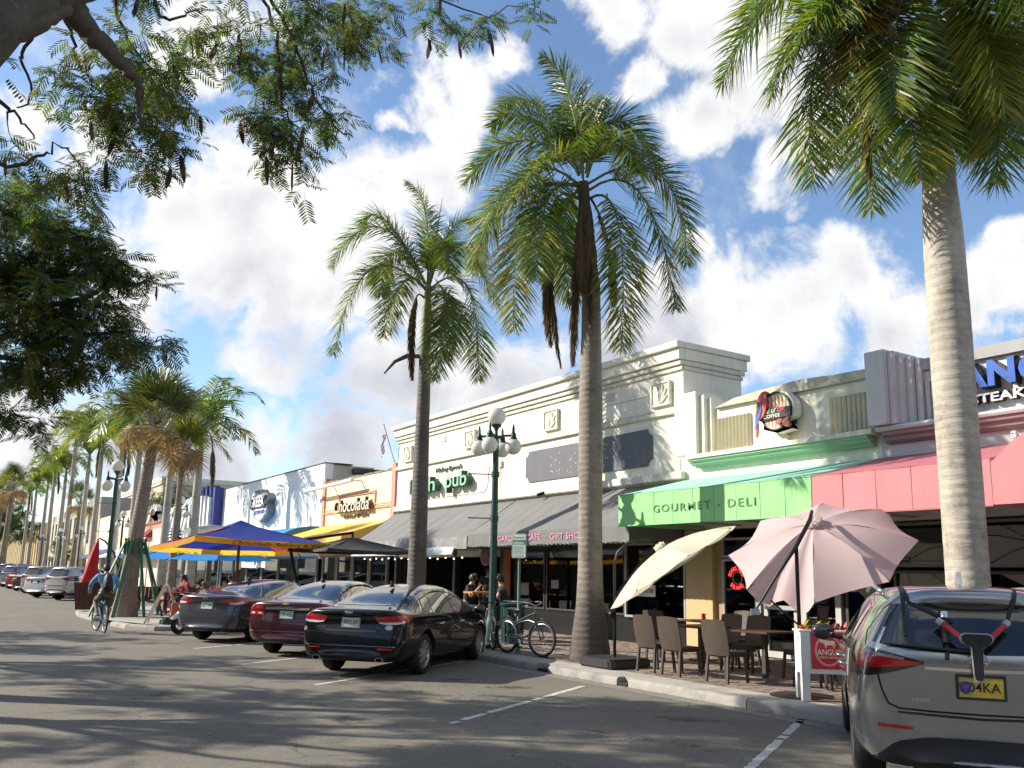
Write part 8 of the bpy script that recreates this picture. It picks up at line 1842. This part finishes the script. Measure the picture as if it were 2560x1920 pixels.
# ---------------------------------------------- A-frame barricade with sandbag and bucket
BA_ = thing('barricade', 'white A-frame barricade with orange stripes at the kerb by the scooter', 'barricade', (5.35, 26.1, .13), R(-20))
WP = mat('barricade white plastic', (.70, .64, .52), .5, var=.08); OP = mat('barricade orange', (.75, .16, .02), .45)
def legpanel(s):
    b = MB(); n = Vector((s*.42, 0, -1.02)).normalized(); 
    def P(u, v): return Vector((s*.03, 0, 1.02))+n*u+Vector((0, v*(.17+.12*u), 0))
    for (u0, u1, v0, v1) in ((0, .46, -1, 1), (.46, .66, -1, -.55), (.46, .66, .55, 1), (.66, .92, -1, 1), (.92, 1.10, -1, -.62), (.92, 1.10, .62, 1)):
        q = [P(u0, v0), P(u0, v1), P(u1, v1), P(u1, v0)]; o = Vector((s*.035, 0, .012)); b.add(q+[p+o for p in q], [(0, 1, 2, 3), (4, 7, 6, 5), (0, 4, 5, 1), (1, 5, 6, 2), (2, 6, 7, 3), (3, 7, 4, 0)])
    pn = b.build('leg_panel', WP, BA_)
    if s > 0 or True:
        for (u0, u1) in ((.14, .44), (.68, .9)):
            for v in (-.75, -.05, .62):
                q = [P(u0, v), P(u0, v+.3), P(u1, v+.12), P(u1, v-.18)]; o = Vector((s*.038, 0, .014)); o2_ = Vector((s*.041, 0, .016)); b2 = MB(); b2.add([p+o for p in q]+[p+o2_ for p in q], [(0, 1, 2, 3), (4, 7, 6, 5), (0, 4, 5, 1), (1, 5, 6, 2), (2, 6, 7, 3), (3, 7, 4, 0)]); b2.build('orange_stripe', OP, pn)
legpanel(1); legpanel(-1); MB().box(-.05, .05, -.17, .17, 1.0, 1.06).build('top_cap', WP, BA_, bevel=.01)
bk = thing('bucket', 'orange square bucket standing on a green block beside the barricade', 'bucket', (5.62, 25.75, .13)); MB().prism([(-.17, 0), (.17, 0), (.22, .34), (-.20, .38)], -.16, .16, 'y').build('bucket_body', mat('orange red plastic', (.55, .12, .05), .6), bk, bevel=.02, loc=(0, 0, .2))
MB().box(-.42, .42, -.22, .22, 0, .11).box(-.36, .36, -.18, .18, .11, .19).build('block', mat('dark green plastic', (.02, .06, .05), .6), bk, bevel=.02)
# planter by the cyclist and dark red terrace furniture
pf = thing('planter_box', 'dark brown flared wooden planter with orange flowers at the kerb behind the cyclist', 'planter', (4.45, 33.9, .13), R(-35))
DW = mat('dark stained wood', (.07, .022, .018), .6, var=.3, vscale=6)
for k in range(5):
    x0 = -.48+k*.19; MB().add([(x0*.8, -.25, .05), ((x0+.18)*.8, -.25, .05), ((x0+.18), -.33, .98), (x0, -.33, .98), (x0*.8, -.21, .05), ((x0+.18)*.8, -.21, .05), ((x0+.18), -.29, .98), (x0, -.29, .98)], [(0,1,2,3),(4,7,6,5),(0,4,5,1),(1,5,6,2),(2,6,7,3),(3,7,4,0)]).build('plank', DW, pf)
MB().box(-.40, .38, -.20, .25, .05, .9).build('box', DW, pf)
for k in range(26):
    a = rg.uniform(0, 6.28); r_ = rg.uniform(.05, .42); p = Vector((r_*math.cos(a), r_*math.sin(a)*.6-.05, .92+rg.uniform(0, .25))); b = MB(); b.add([p, p+Vector((.10*math.cos(a), .10*math.sin(a), .05)), p+Vector((.17*math.cos(a+.3), .17*math.sin(a+.3), -.04)), p+Vector((.08*math.cos(a+.9), .08*math.sin(a+.9), .02))], [(0, 1, 2, 3)]); b.build('leaf', leafmat('orange croton', (.55, .14, .02), (.6, .3, .05), .35), pf, recalc=False)
DR = mat('dark red painted wood', (.10, .012, .018), .55, var=.2)
def bench(label, x, y, rz, n=1):
    t = thing('wooden_bench', label, 'bench', (x, y, .13), rz, 'dark red wooden terrace seats'); 
    for k in range(4): MB().box(-.6, .6, -.22+k*.115, -.22+k*.115+.10, .42, .45).build('slat', DR, t)
    for k in range(8): MB().box(-.58+k*.15, -.58+k*.15+.12, .24, .27, .46, .90).build('slat', DR, t)
    for s in (-1, 1): MB().box(s*.56-.03, s*.56+.03, -.2, -.14, 0, .42).build('leg', DR, t); MB().box(s*.56-.03, s*.56+.03, .2, .26, 0, .95).build('leg', DR, t)
    return t
b0 = bench('dark red slatted bench just right of the sabal palm trunk', 5.9, 31.4, R(25)); copy_tree(b0, (7.0, 32.6, .13), R(200), 'dark red slatted bench behind the barricade'); copy_tree(b0, (7.4, 30.2, .13), R(120), 'dark red slatted bench under the chocolate parasol'); copy_tree(b0, (5.6, 34.6, .13), R(20), 'dark red slatted bench left of the sabal palm')
def ptable(label, x, y, rz=0):
    t = thing('terrace_table', label, 'table', (x, y, .13), rz); MB().box(-.6, .6, -.4, .4, .72, .76).build('tabletop', DR, t); MB().box(-.05, .05, -.05, .05, .05, .719).box(-.3, .3, -.04, .04, 0, .049).build('pedestal', DR, t)
    for k, (px, py, h, c) in enumerate(((-.2, .1, .14, (.75, .74, .7)), (.05, -.1, .2, (.35, .02, .03)), (.12, -.05, .17, (.7, .7, .66)), (-.35, -.1, .24, (.4, .42, .4)))):
        q = obj('table_item', None, None, loc=(x+px, y+py, .89)); bpy.data.objects.remove(q)
    return t
ptable('dark red terrace table with bottles behind the barricade', 6.5, 29.6, .3); ptable('dark red terrace table beside the seated woman', 7.9, 31.2, .2)
for k, (x, y, h, c, nm, lb) in enumerate(((6.3, 29.6, .16, (.75, .74, .70), 'paper_cup', 'white paper cup on the terrace table behind the barricade'), (6.55, 29.5, .22, (.40, .02, .03), 'sauce_bottle', 'red sauce bottle on the terrace table behind the barricade'), (6.1, 29.75, .26, (.35, .37, .36), 'glass_bottle', 'grey-green bottle on the terrace table behind the barricade'))):
    o = MB().lathe([(.035, 0), (.045, h*.6), (.03, h*.8), (.02, h)] if k else [(.035, 0), (.05, h)], (0, 0, 0), 10).build(nm, mat(nm+' material', c, .4), smooth=True, loc=(x, y, .891)); tag(o, lb, nm.split('_')[1])
# flag on the cream building corner
fl = thing('flag', 'red and white striped flag drooping from a slanted pole on the cream building corner', 'flag', (13.9, 29.72, 5.75)); fl.scale = (.75, .75, .85)
MB().tube([(0, 0, 0), (-.55, .35, 1.75)], .022, 7).build('flagpole', mat('grey pole', (.3, .3, .3), .4, .5), fl, smooth=True)
b = MB(); n = 8
for k in range(5):
    for i in range(n):
        f0, f1 = i/n, (i+1)/n; top_ = lambda f, g: (-.45-.02*k*0+.05*math.sin(f*9+g*4)-.05*g, .30+.10*g+.25*f*.4, 1.35-.95*f-.10*g)
        g0, g1 = k*.11, k*.11+.10
        b.add([top_(f0, g0*3), top_(f0, g1*3), top_(f1, g1*3), top_(f1, g0*3)], [(0, 1, 2, 3)], k % 2)
b.build('cloth', [mat('flag red', (.55, .03, .06), .8, trans=.3), mat('flag white', (.75, .72, .72), .8, trans=.3)], fl, recalc=False)
# leaf litter in the gutter
lt = MB(); rg = random.Random(77)
for k in range(900):
    y = rg.uniform(3, 20) if k % 3 else rg.uniform(5, 13); x = 8.95-abs(rg.gauss(0, .10)) if k % 2 else rg.uniform(.5, 8.9); z = .0075; a = rg.uniform(0, 6.28); l_ = rg.uniform(.008, .022); w = l_*rg.uniform(.3, .7)
    c, s = math.cos(a), math.sin(a); lt.add([(x-c*l_, y-s*l_, z), (x+s*w, y-c*w, z+.004), (x+c*l_, y+s*l_, z+.002), (x-s*w, y+c*w, z+.003)], [(0, 1, 2, 3)], rg.randrange(3))
tag(lt.build('fallen_leaves', [mat('litter tan', (.28, .21, .12), .9), mat('litter brown', (.10, .06, .03), .9), mat('litter pale', (.38, .34, .26), .9)], recalc=False), kind='stuff')
# soil in the palm pits
for (x, y) in ((10.32, 13.15), (10.32, 5.85), (10.32, 20.4)):
    tag(MB().box(x-.6, x+.6, y-.72, y+.72, .11, .140).build('soil', mat('bare soil', (.075, .055, .04), .95, var=.35, vscale=8, bump=.8, bscale=30)), kind='structure')

# ================================================================== people
SKIN = mat('skin', (.42, .24, .16), .5, var=.05); SKIN2 = mat('tanned skin', (.33, .18, .11), .5, var=.05); HAIRB = mat('black hair', (.012, .009, .008), .5, var=.3, vscale=30)
def skin_mesh(name, nodes, edges, m, parent, sub=2, loc=None):
    """continuous surface grown over joints; nodes: (x, y, z, rx, ry)"""
    me = bpy.data.meshes.new(name); me.from_pydata([n[:3] for n in nodes], edges, []); o = bpy.data.objects.new('tmp', me); COL.objects.link(o)
    sk = o.modifiers.new('s', 'SKIN'); sk.use_smooth_shade = True; me_s = me.skin_vertices
    for i, n in enumerate(nodes): me.skin_vertices[0].data[i].radius = (n[3], n[4] if len(n) > 4 else n[3]); me.skin_vertices[0].data[i].use_root = (i == 0)
    sb = o.modifiers.new('b', 'SUBSURF'); sb.levels = sub; sb.render_levels = sub
    dg = bpy.context.evaluated_depsgraph_get(); dg.update(); r = bpy.data.meshes.new_from_object(o.evaluated_get(dg)); bpy.data.objects.remove(o)
    r.materials.clear(); r.materials.append(m)
    for p in r.polygons: p.use_smooth = True
    return obj(name, r, parent)
def person(label, loc, rz, J, skin, shirt, pants, hair=HAIRB, sleeves=2, trousers=True, shoes=BLKP, group=None, longhair=False):
    """J: joint positions in the person's own frame (+x is forward)"""
    t = thing('person', label, 'person', loc, rz, group); g = lambda k: Vector(J[k])
    nodes = []; idx = {}
    def nd(k, p, r, r2=None): idx[k] = len(nodes); nodes.append((*p, r, r2 or r)); return idx[k]
    pel, ch, nk, hd = g('pelvis'), g('chest'), g('neck'), g('head')
    nd('pel', pel, .115, .135); nd('wa', pel.lerp(ch, .5), .10, .12); nd('ch', ch, .11, .15); nd('nk', nk, .052); nd('jaw', nk.lerp(hd, .55), .056); nd('hd', hd, .088, .080); nd('top', hd+(hd-nk).normalized()*.07, .060)
    E_ = [('pel', 'wa'), ('wa', 'ch'), ('ch', 'nk'), ('nk', 'jaw'), ('jaw', 'hd'), ('hd', 'top')]
    for s in 'lr':
        sh, el, ha, hip, kn, an, toe = [g(q+s) for q in ('sh', 'el', 'ha', 'hip', 'kn', 'an', 'toe')]
        nd('sh'+s, sh, .056); nd('el'+s, el, .040); nd('wr'+s, el.lerp(ha, .82), .026); nd('pa'+s, ha, .036, .022)
        nd('hip'+s, hip, .086); nd('kn'+s, kn, .056); nd('cf'+s, kn.lerp(an, .3), .056); nd('an'+s, an, .034); nd('toe'+s, toe, .030)
        E_ += [('ch', 'sh'+s), ('sh'+s, 'el'+s), ('el'+s, 'wr'+s), ('wr'+s, 'pa'+s), ('pel', 'hip'+s), ('hip'+s, 'kn'+s), ('kn'+s, 'cf'+s), ('cf'+s, 'an'+s), ('an'+s, 'toe'+s)]
    body = skin_mesh('body', nodes, [(idx[a], idx[b]) for a, b in E_], skin, t)
    up = (hd-nk).normalized(); fw = Vector(J.get('face', (1, 0, 0))).normalized(); sd = up.cross(fw).normalized()
    f = MB(); f.tube([hd+fw*.075+up*.015, hd+fw*.105-up*.02], [.008, .014], 6)
    for s in (-1, 1): f.sphere(hd+sd*s*.083-fw*.0, .02, 8, sq=(.6, .5, 1))
    f.build('face', skin, body, smooth='full')
    e = MB()
    for s in (-1, 1): e.sphere(hd+fw*.080+sd*s*.032+up*.018, .010, 6)
    e.build('eye', BK, body, smooth='full')
    MB().box(-.02, .02, -.004, .004, -.004, .004).build('mouth', mat('lip', (.3, .08, .07), .5), body, loc=hd+fw*.084-up*.045, rot=(0, 0, math.atan2(fw.y, fw.x)+math.pi/2))
    h = MB(); 
    for dx, dz, r in ((-.012, .018, .098), (-.03, -.01, .088)): c = hd+fw*dx+up*dz; h.sphere(c, r, 16, sq=(.98, .92, 1.0))
    h.sphere(hd+fw*.035+up*.062, .062, 10)
    if longhair: h.sphere(hd-fw*.05-up*.08, .085, 12, sq=(.8, 1, 1.5))
    h.build('hair', hair, t, smooth='full')
    # hands: four fingers and a thumb, bent
    for s in 'lr':
        ha, el = g('ha'+s), g('el'+s); d = (ha-el).normalized(); k = 1 if s == 'l' else -1; sw = d.cross(Vector((0, 0, 1))); sw = sw.normalized() if sw.length > .1 else Vector((0, 1, 0)); dn = sw.cross(d).normalized()
        if dn.z > 0: dn = -dn
        m = MB()
        for q in range(4): o_ = sw*(q-1.5)*.017; L = (.052, .060, .058, .046)[q]; m.tube([ha+d*.012+o_, ha+d*(.012+L*.5)+o_, ha+d*(.012+L*.75)+dn*.025+o_, ha+d*(.01+L*.55)+dn*.045+o_], [.009, .0085, .008, .006], 5)
        m.tube([ha+sw*.03*k, ha+sw*.045*k+d*.025+dn*.01, ha+sw*.030*k+d*.045+dn*.028], [.010, .009, .007], 5); m.build('fingers', skin, body, smooth='full')
    sn = [(*pel.lerp(ch, .08), .135, .155), (*pel.lerp(ch, .5), .13, .15), (*ch, .14, .195), (*nk.lerp(ch, .25), .062, .07)]; se = [(0, 1), (1, 2), (2, 3)]
    for s in 'lr':
        o_ = len(sn); sh, el, ha = g('sh'+s), g('el'+s), g('ha'+s); sn += [(*sh, .074, .074), (*(sh.lerp(el, .85) if sleeves > 1 else sh.lerp(el, .6)), .060)]; se += [(2, o_), (o_, o_+1)]
        if sleeves > 1: sn.append((*el.lerp(ha, .80), .042)); se.append((o_+1, o_+2))
    skin_mesh('shirt', sn, se, shirt, t)
    pn = [(*pel, .140, .158), (*pel.lerp(ch, .2), .130, .150)]; pe = [(0, 1)]
    for s in 'lr':
        o_ = len(pn); hip, kn, an = g('hip'+s), g('kn'+s), g('an'+s); pn += [(*hip, .108), (*hip.lerp(kn, .9), .088 if not trousers else .075)]; pe += [(0, o_), (o_, o_+1)]
        if trousers: pn += [(*kn.lerp(an, .1), .072), (*kn.lerp(an, .92), .052)]; pe += [(o_+1, o_+2), (o_+2, o_+3)]
    skin_mesh('trousers' if trousers else 'shorts', pn, pe, pants, t)
    for s in 'lr':
        an, toe = g('an'+s), g('toe'+s); skin_mesh('shoe', [(*(an-(toe-an)*.25-Vector((0, 0, .02))), .040), (*an.lerp(toe, .4)-Vector((0, 0, .01)), .045), (*(toe+(toe-an)*.25), .032)], [(0, 1), (1, 2)], shoes, t, 1)
    return t
# cyclist riding away
CY0, CYR = (3.60, 24.5, 0), math.atan2(1.05, -.05)
bicycle('teal bicycle ridden away along the road', CY0, (3.55, 25.55, 0), (.02, .20, .24), 'city', .34, .034)
JC = dict(pelvis=(.17, 0, .95), chest=(.30, 0, 1.34), neck=(.36, 0, 1.50), head=(.41, 0, 1.62), face=(1, 0, -.05),
          shl=(.33, .20, 1.42), ell=(.50, .34, 1.19), hal=(.78, .29, 1.0), shr=(.33, -.20, 1.42), elr=(.50, -.34, 1.19), har=(.78, -.29, 1.0),
          hipl=(.19, .11, .90), knl=(.60, .17, .79), anl=(.34, .13, .47), toel=(.48, .14, .43), hipr=(.19, -.11, .90), knr=(.57, -.17, .62), anr=(.46, -.13, .22), toer=(.60, -.14, .19))
CYC = person('cyclist in a light blue shirt and camouflage shorts wearing a black backpack', CY0, CYR, JC, SKIN2, mat('light blue shirt', (.13, .33, .58), .8, var=.10, vscale=7, bump=.3, bscale=14),
             mat('camouflage cloth', (.10, .095, .065), .85, var=.5, vscale=14, dirt=((.03, .03, .025), 9, .9)), sleeves=2, trousers=False, shoes=mat('grey trainers', (.25, .26, .28), .6))
bp = thing('backpack', 'black backpack worn by the cyclist', 'backpack', CY0, CYR); BPM = mat('black nylon', (.010, .011, .018), .6, var=.2, bump=.2, bscale=20)
skin_mesh('main_bag', [(.08, 0, 1.02, .12, .19), (.09, 0, 1.20, .14, .20), (.17, 0, 1.38, .11, .17), (.22, 0, 1.45, .06, .12)], [(0, 1), (1, 2), (2, 3)], BPM, bp)
MB().sphere((.0, 0, 1.13), 1, 14, sq=(.055, .12, .11)).build('front_pocket', BPM, bp, smooth='full'); 
for s in (-1, 1): MB().tube([(.20, s*.10, 1.46), (.36, s*.15, 1.50), (.45, s*.15, 1.36), (.33, s*.17, 1.10), (.20, s*.15, 1.03)], .016, 6).build('shoulder_strap', BPM, bp, smooth=True)
MB().box(-.058, -.054, -.008, .008, 1.17, 1.20).build('logo', mat('pale logo', (.4, .4, .42), .5), bp)
# seated figures
def sit(hh=.0, lean=.05, arms=(.35, .82)):
    return dict(pelvis=(0, 0, .52), chest=(lean, 0, .92), neck=(lean+.02, 0, 1.08), head=(lean+.06, 0, 1.21), shl=(lean, .19, 1.0), ell=(lean+.12, .25, .76), hal=(arms[0], .14, arms[1]), shr=(lean, -.19, 1.0), elr=(lean+.12, -.25, .76), har=(arms[0], -.14, arms[1]),
                hipl=(0, .10, .50), knl=(.44, .12, .50), anl=(.44, .12, .09), toel=(.58, .13, .05), hipr=(0, -.10, .50), knr=(.44, -.12, .50), anr=(.44, -.12, .09), toer=(.58, -.13, .05))
RS = mat('dark red top', (.28, .02, .025), .8, var=.1); WS = mat('white shirt', (.70, .70, .72), .8, var=.06); DKC = mat('dark clothes', (.02, .02, .025), .8, var=.2); NAVT = mat('navy trousers', (.02, .025, .05), .8)
def stool_seat(label, x, y, h=.45, z=.13): t = thing('stool', label, 'stool', (x, y, z)); MB().box(-.2, .2, -.2, .2, h-.05, h).build('seat', DW, t); [MB().box(a-.02, a+.02, b_-.02, b_+.02, 0, h-.051).build('leg', DW, t) for a in (-.17, .17) for b_ in (-.17, .17)]
person('woman in a dark red top seated at the terrace behind the barricade', (7.15, 31.75, .13), R(200), sit(), SKIN, RS, NAVT, longhair=True, hair=mat('dark brown hair', (.03, .015, .01), .5)); stool_seat('dark wooden stool under the woman in red', 7.15, 31.75)
person('man in a white shirt seated beyond the charcoal saloon roof', (8.6, 30.9, .13), R(190), sit(lean=.12), SKIN, WS, DKC); stool_seat('dark wooden stool under the man in white', 8.6, 30.9)
person('seated customer in dark clothes with a bare lit forearm right of the lamp post', (11.25, 17.55, .13), R(150), {k: tuple(Vector(v)+Vector((0, 0, .22))) for k, v in sit(lean=.12, arms=(.42, .80)).items()}, SKIN, DKC, DKC, sleeves=1); stool_seat('dark stool under the customer right of the lamp post', 11.25, 17.55, .66)
person('seated customer holding a glass left of the lamp post', (10.75, 18.55, .13), R(-55), {k: tuple(Vector(v)+Vector((0, 0, .22))) for k, v in sit(lean=.10, arms=(.40, 1.02)).items()}, SKIN, DKC, DKC, sleeves=1); stool_seat('dark stool under the customer left of the lamp post', 10.75, 18.55, .66)
PT = thing('high_table', 'narrow high pub table catching the sun beside the lamp post', 'table', (10.8, 18.0, .13)); MB().box(-.35, .35, -.22, .22, 1.08, 1.12).build('tabletop', mat('orange wood top', (.45, .20, .08), .4, var=.2), PT); MB().box(-.03, .03, -.03, .03, .03, 1.079).box(-.25, .25, -.2, .2, 0, .029).build('pedestal', BLKP, PT)
std = dict(pelvis=(0, 0, .95), chest=(.0, 0, 1.32), neck=(0, 0, 1.48), head=(.02, 0, 1.61), shl=(0, .2, 1.42), ell=(.05, .27, 1.14), hal=(.25, .2, 1.05), shr=(0, -.2, 1.42), elr=(.0, -.27, 1.14), har=(.12, -.25, .92),
           hipl=(0, .10, .9), knl=(.02, .11, .49), anl=(0, .12, .09), toel=(.14, .13, .05), hipr=(0, -.10, .9), knr=(.02, -.11, .49), anr=(0, -.12, .09), toer=(.14, -.13, .05))
person('waiter in dark clothes standing in the shade of the pub front', (13.4, 21.9, .13), R(235), std, SKIN2, DKC, DKC, sleeves=1)
# child on the scooter
kid = {k: tuple(Vector(v)*.80+Vector((0, 0, .24))) for k, v in sit(lean=.03, arms=(.42, .95)).items()}
SCR = math.atan2(-.55, -.83)
person('child in a black jacket with white sleeve stripes sitting on the motor scooter', (5.98, 24.15, 0), SCR, kid, SKIN, mat('black tracksuit', (.02, .012, .02), .7), DKC, hair=mat('light brown hair', (.14, .07, .03), .6))
SCT = thing('motor_scooter', 'small black, white and pink motor scooter behind the charcoal saloon', 'motor scooter', (5.98, 24.15, 0), SCR)
for nm, x in (('wheel', .92), ('wheel', -.28)):
    w = obj(nm, None, SCT, loc=(x, 0, .25)); MB().lathe([(.15, -.045), (.21, -.055), (.245, -.03), (.25, 0), (.245, .03), (.21, .055), (.15, .045), (.15, -.045)], (0, 0, 0), 28, 'y').build('tyre', TYRE, w, smooth=True)
    d = MB(); [d.bar((0, 0, 0), (.15*math.cos(a), 0, .15*math.sin(a)), .03, .03, (0, 1, 0)) for a in np.linspace(0, 2*math.pi, 6)[:-1]]; d.lathe([(.15, -.04), (.15, .04), (.14, .04), (.14, -.04), (.15, -.04)], (0, 0, 0), 24, 'y'); d.build('rim', RIM, w)
wp = mat('white fairing', (.72, .72, .72), .25, coat=.6); pk = mat('pink graphic', (.60, .05, .22), .35)
MB().tube([(.92, .07, .25), (.80, .07, .62), (.72, .05, .86)], .022, 7).tube([(.92, -.07, .25), (.80, -.07, .62), (.72, -.05, .86)], .022, 7).build('fork', BLKP, SCT, smooth=True)
MB().prism([(.66, .48), (1.16, .36), (1.20, .40), (.95, .56), (.78, .60)], -.055, .055, 'y').build('mudguard', wp, SCT, bevel=.01)
b = MB(); b.prism([(.62, .52), (.86, .66), (.84, .86), (.70, .96), (.58, .84)], -.14, .14, 'y'); b.build('fairing', BLKP, SCT, bevel=.03)
MB().box(.80, .865, -.10, .10, .72, .80).build('pink_panel', pk, SCT, bevel=.01); MB().box(.83, .88, -.07, .07, .60, .70).build('headlight', LENS, SCT, bevel=.015)
b = MB()
for k in range(4): b.box(.80, .872, -.09+k*.05, -.065+k*.05, .66, .72)
b.build('white_graphic', wp, SCT)
MB().prism([(.60, .30), (.62, .52), (.55, .46), (.30, .28), (-.30, .30), (-.55, .55), (-.50, .66), (-.05, .62), (.12, .58), (.20, .30), (.40, .22)], -.13, .13, 'y').build('body_shell', BLKP, SCT, bevel=.02)
MB().prism([(.15, .63), (-.10, .66), (-.55, .70), (-.55, .74), (-.10, .72), (.15, .69)], -.13, .13, 'y').build('seat', BLKP, SCT, bevel=.015)
MB().tube([(.60, .34, .99), (.68, .2, 1.0), (.72, 0, .93), (.68, -.2, 1.0), (.60, -.34, .99)], .014, 7).build('handlebar', CHR, SCT, smooth=True)
for s in (-1, 1): MB().tube([(.67, s*.24, 1.0), (.66, s*.30, 1.14)], .006, 5).sphere((.655, s*.31, 1.17), 1, 10, sq=(.015, .06, .04)).build('mirror', BLKP, SCT, smooth='full')
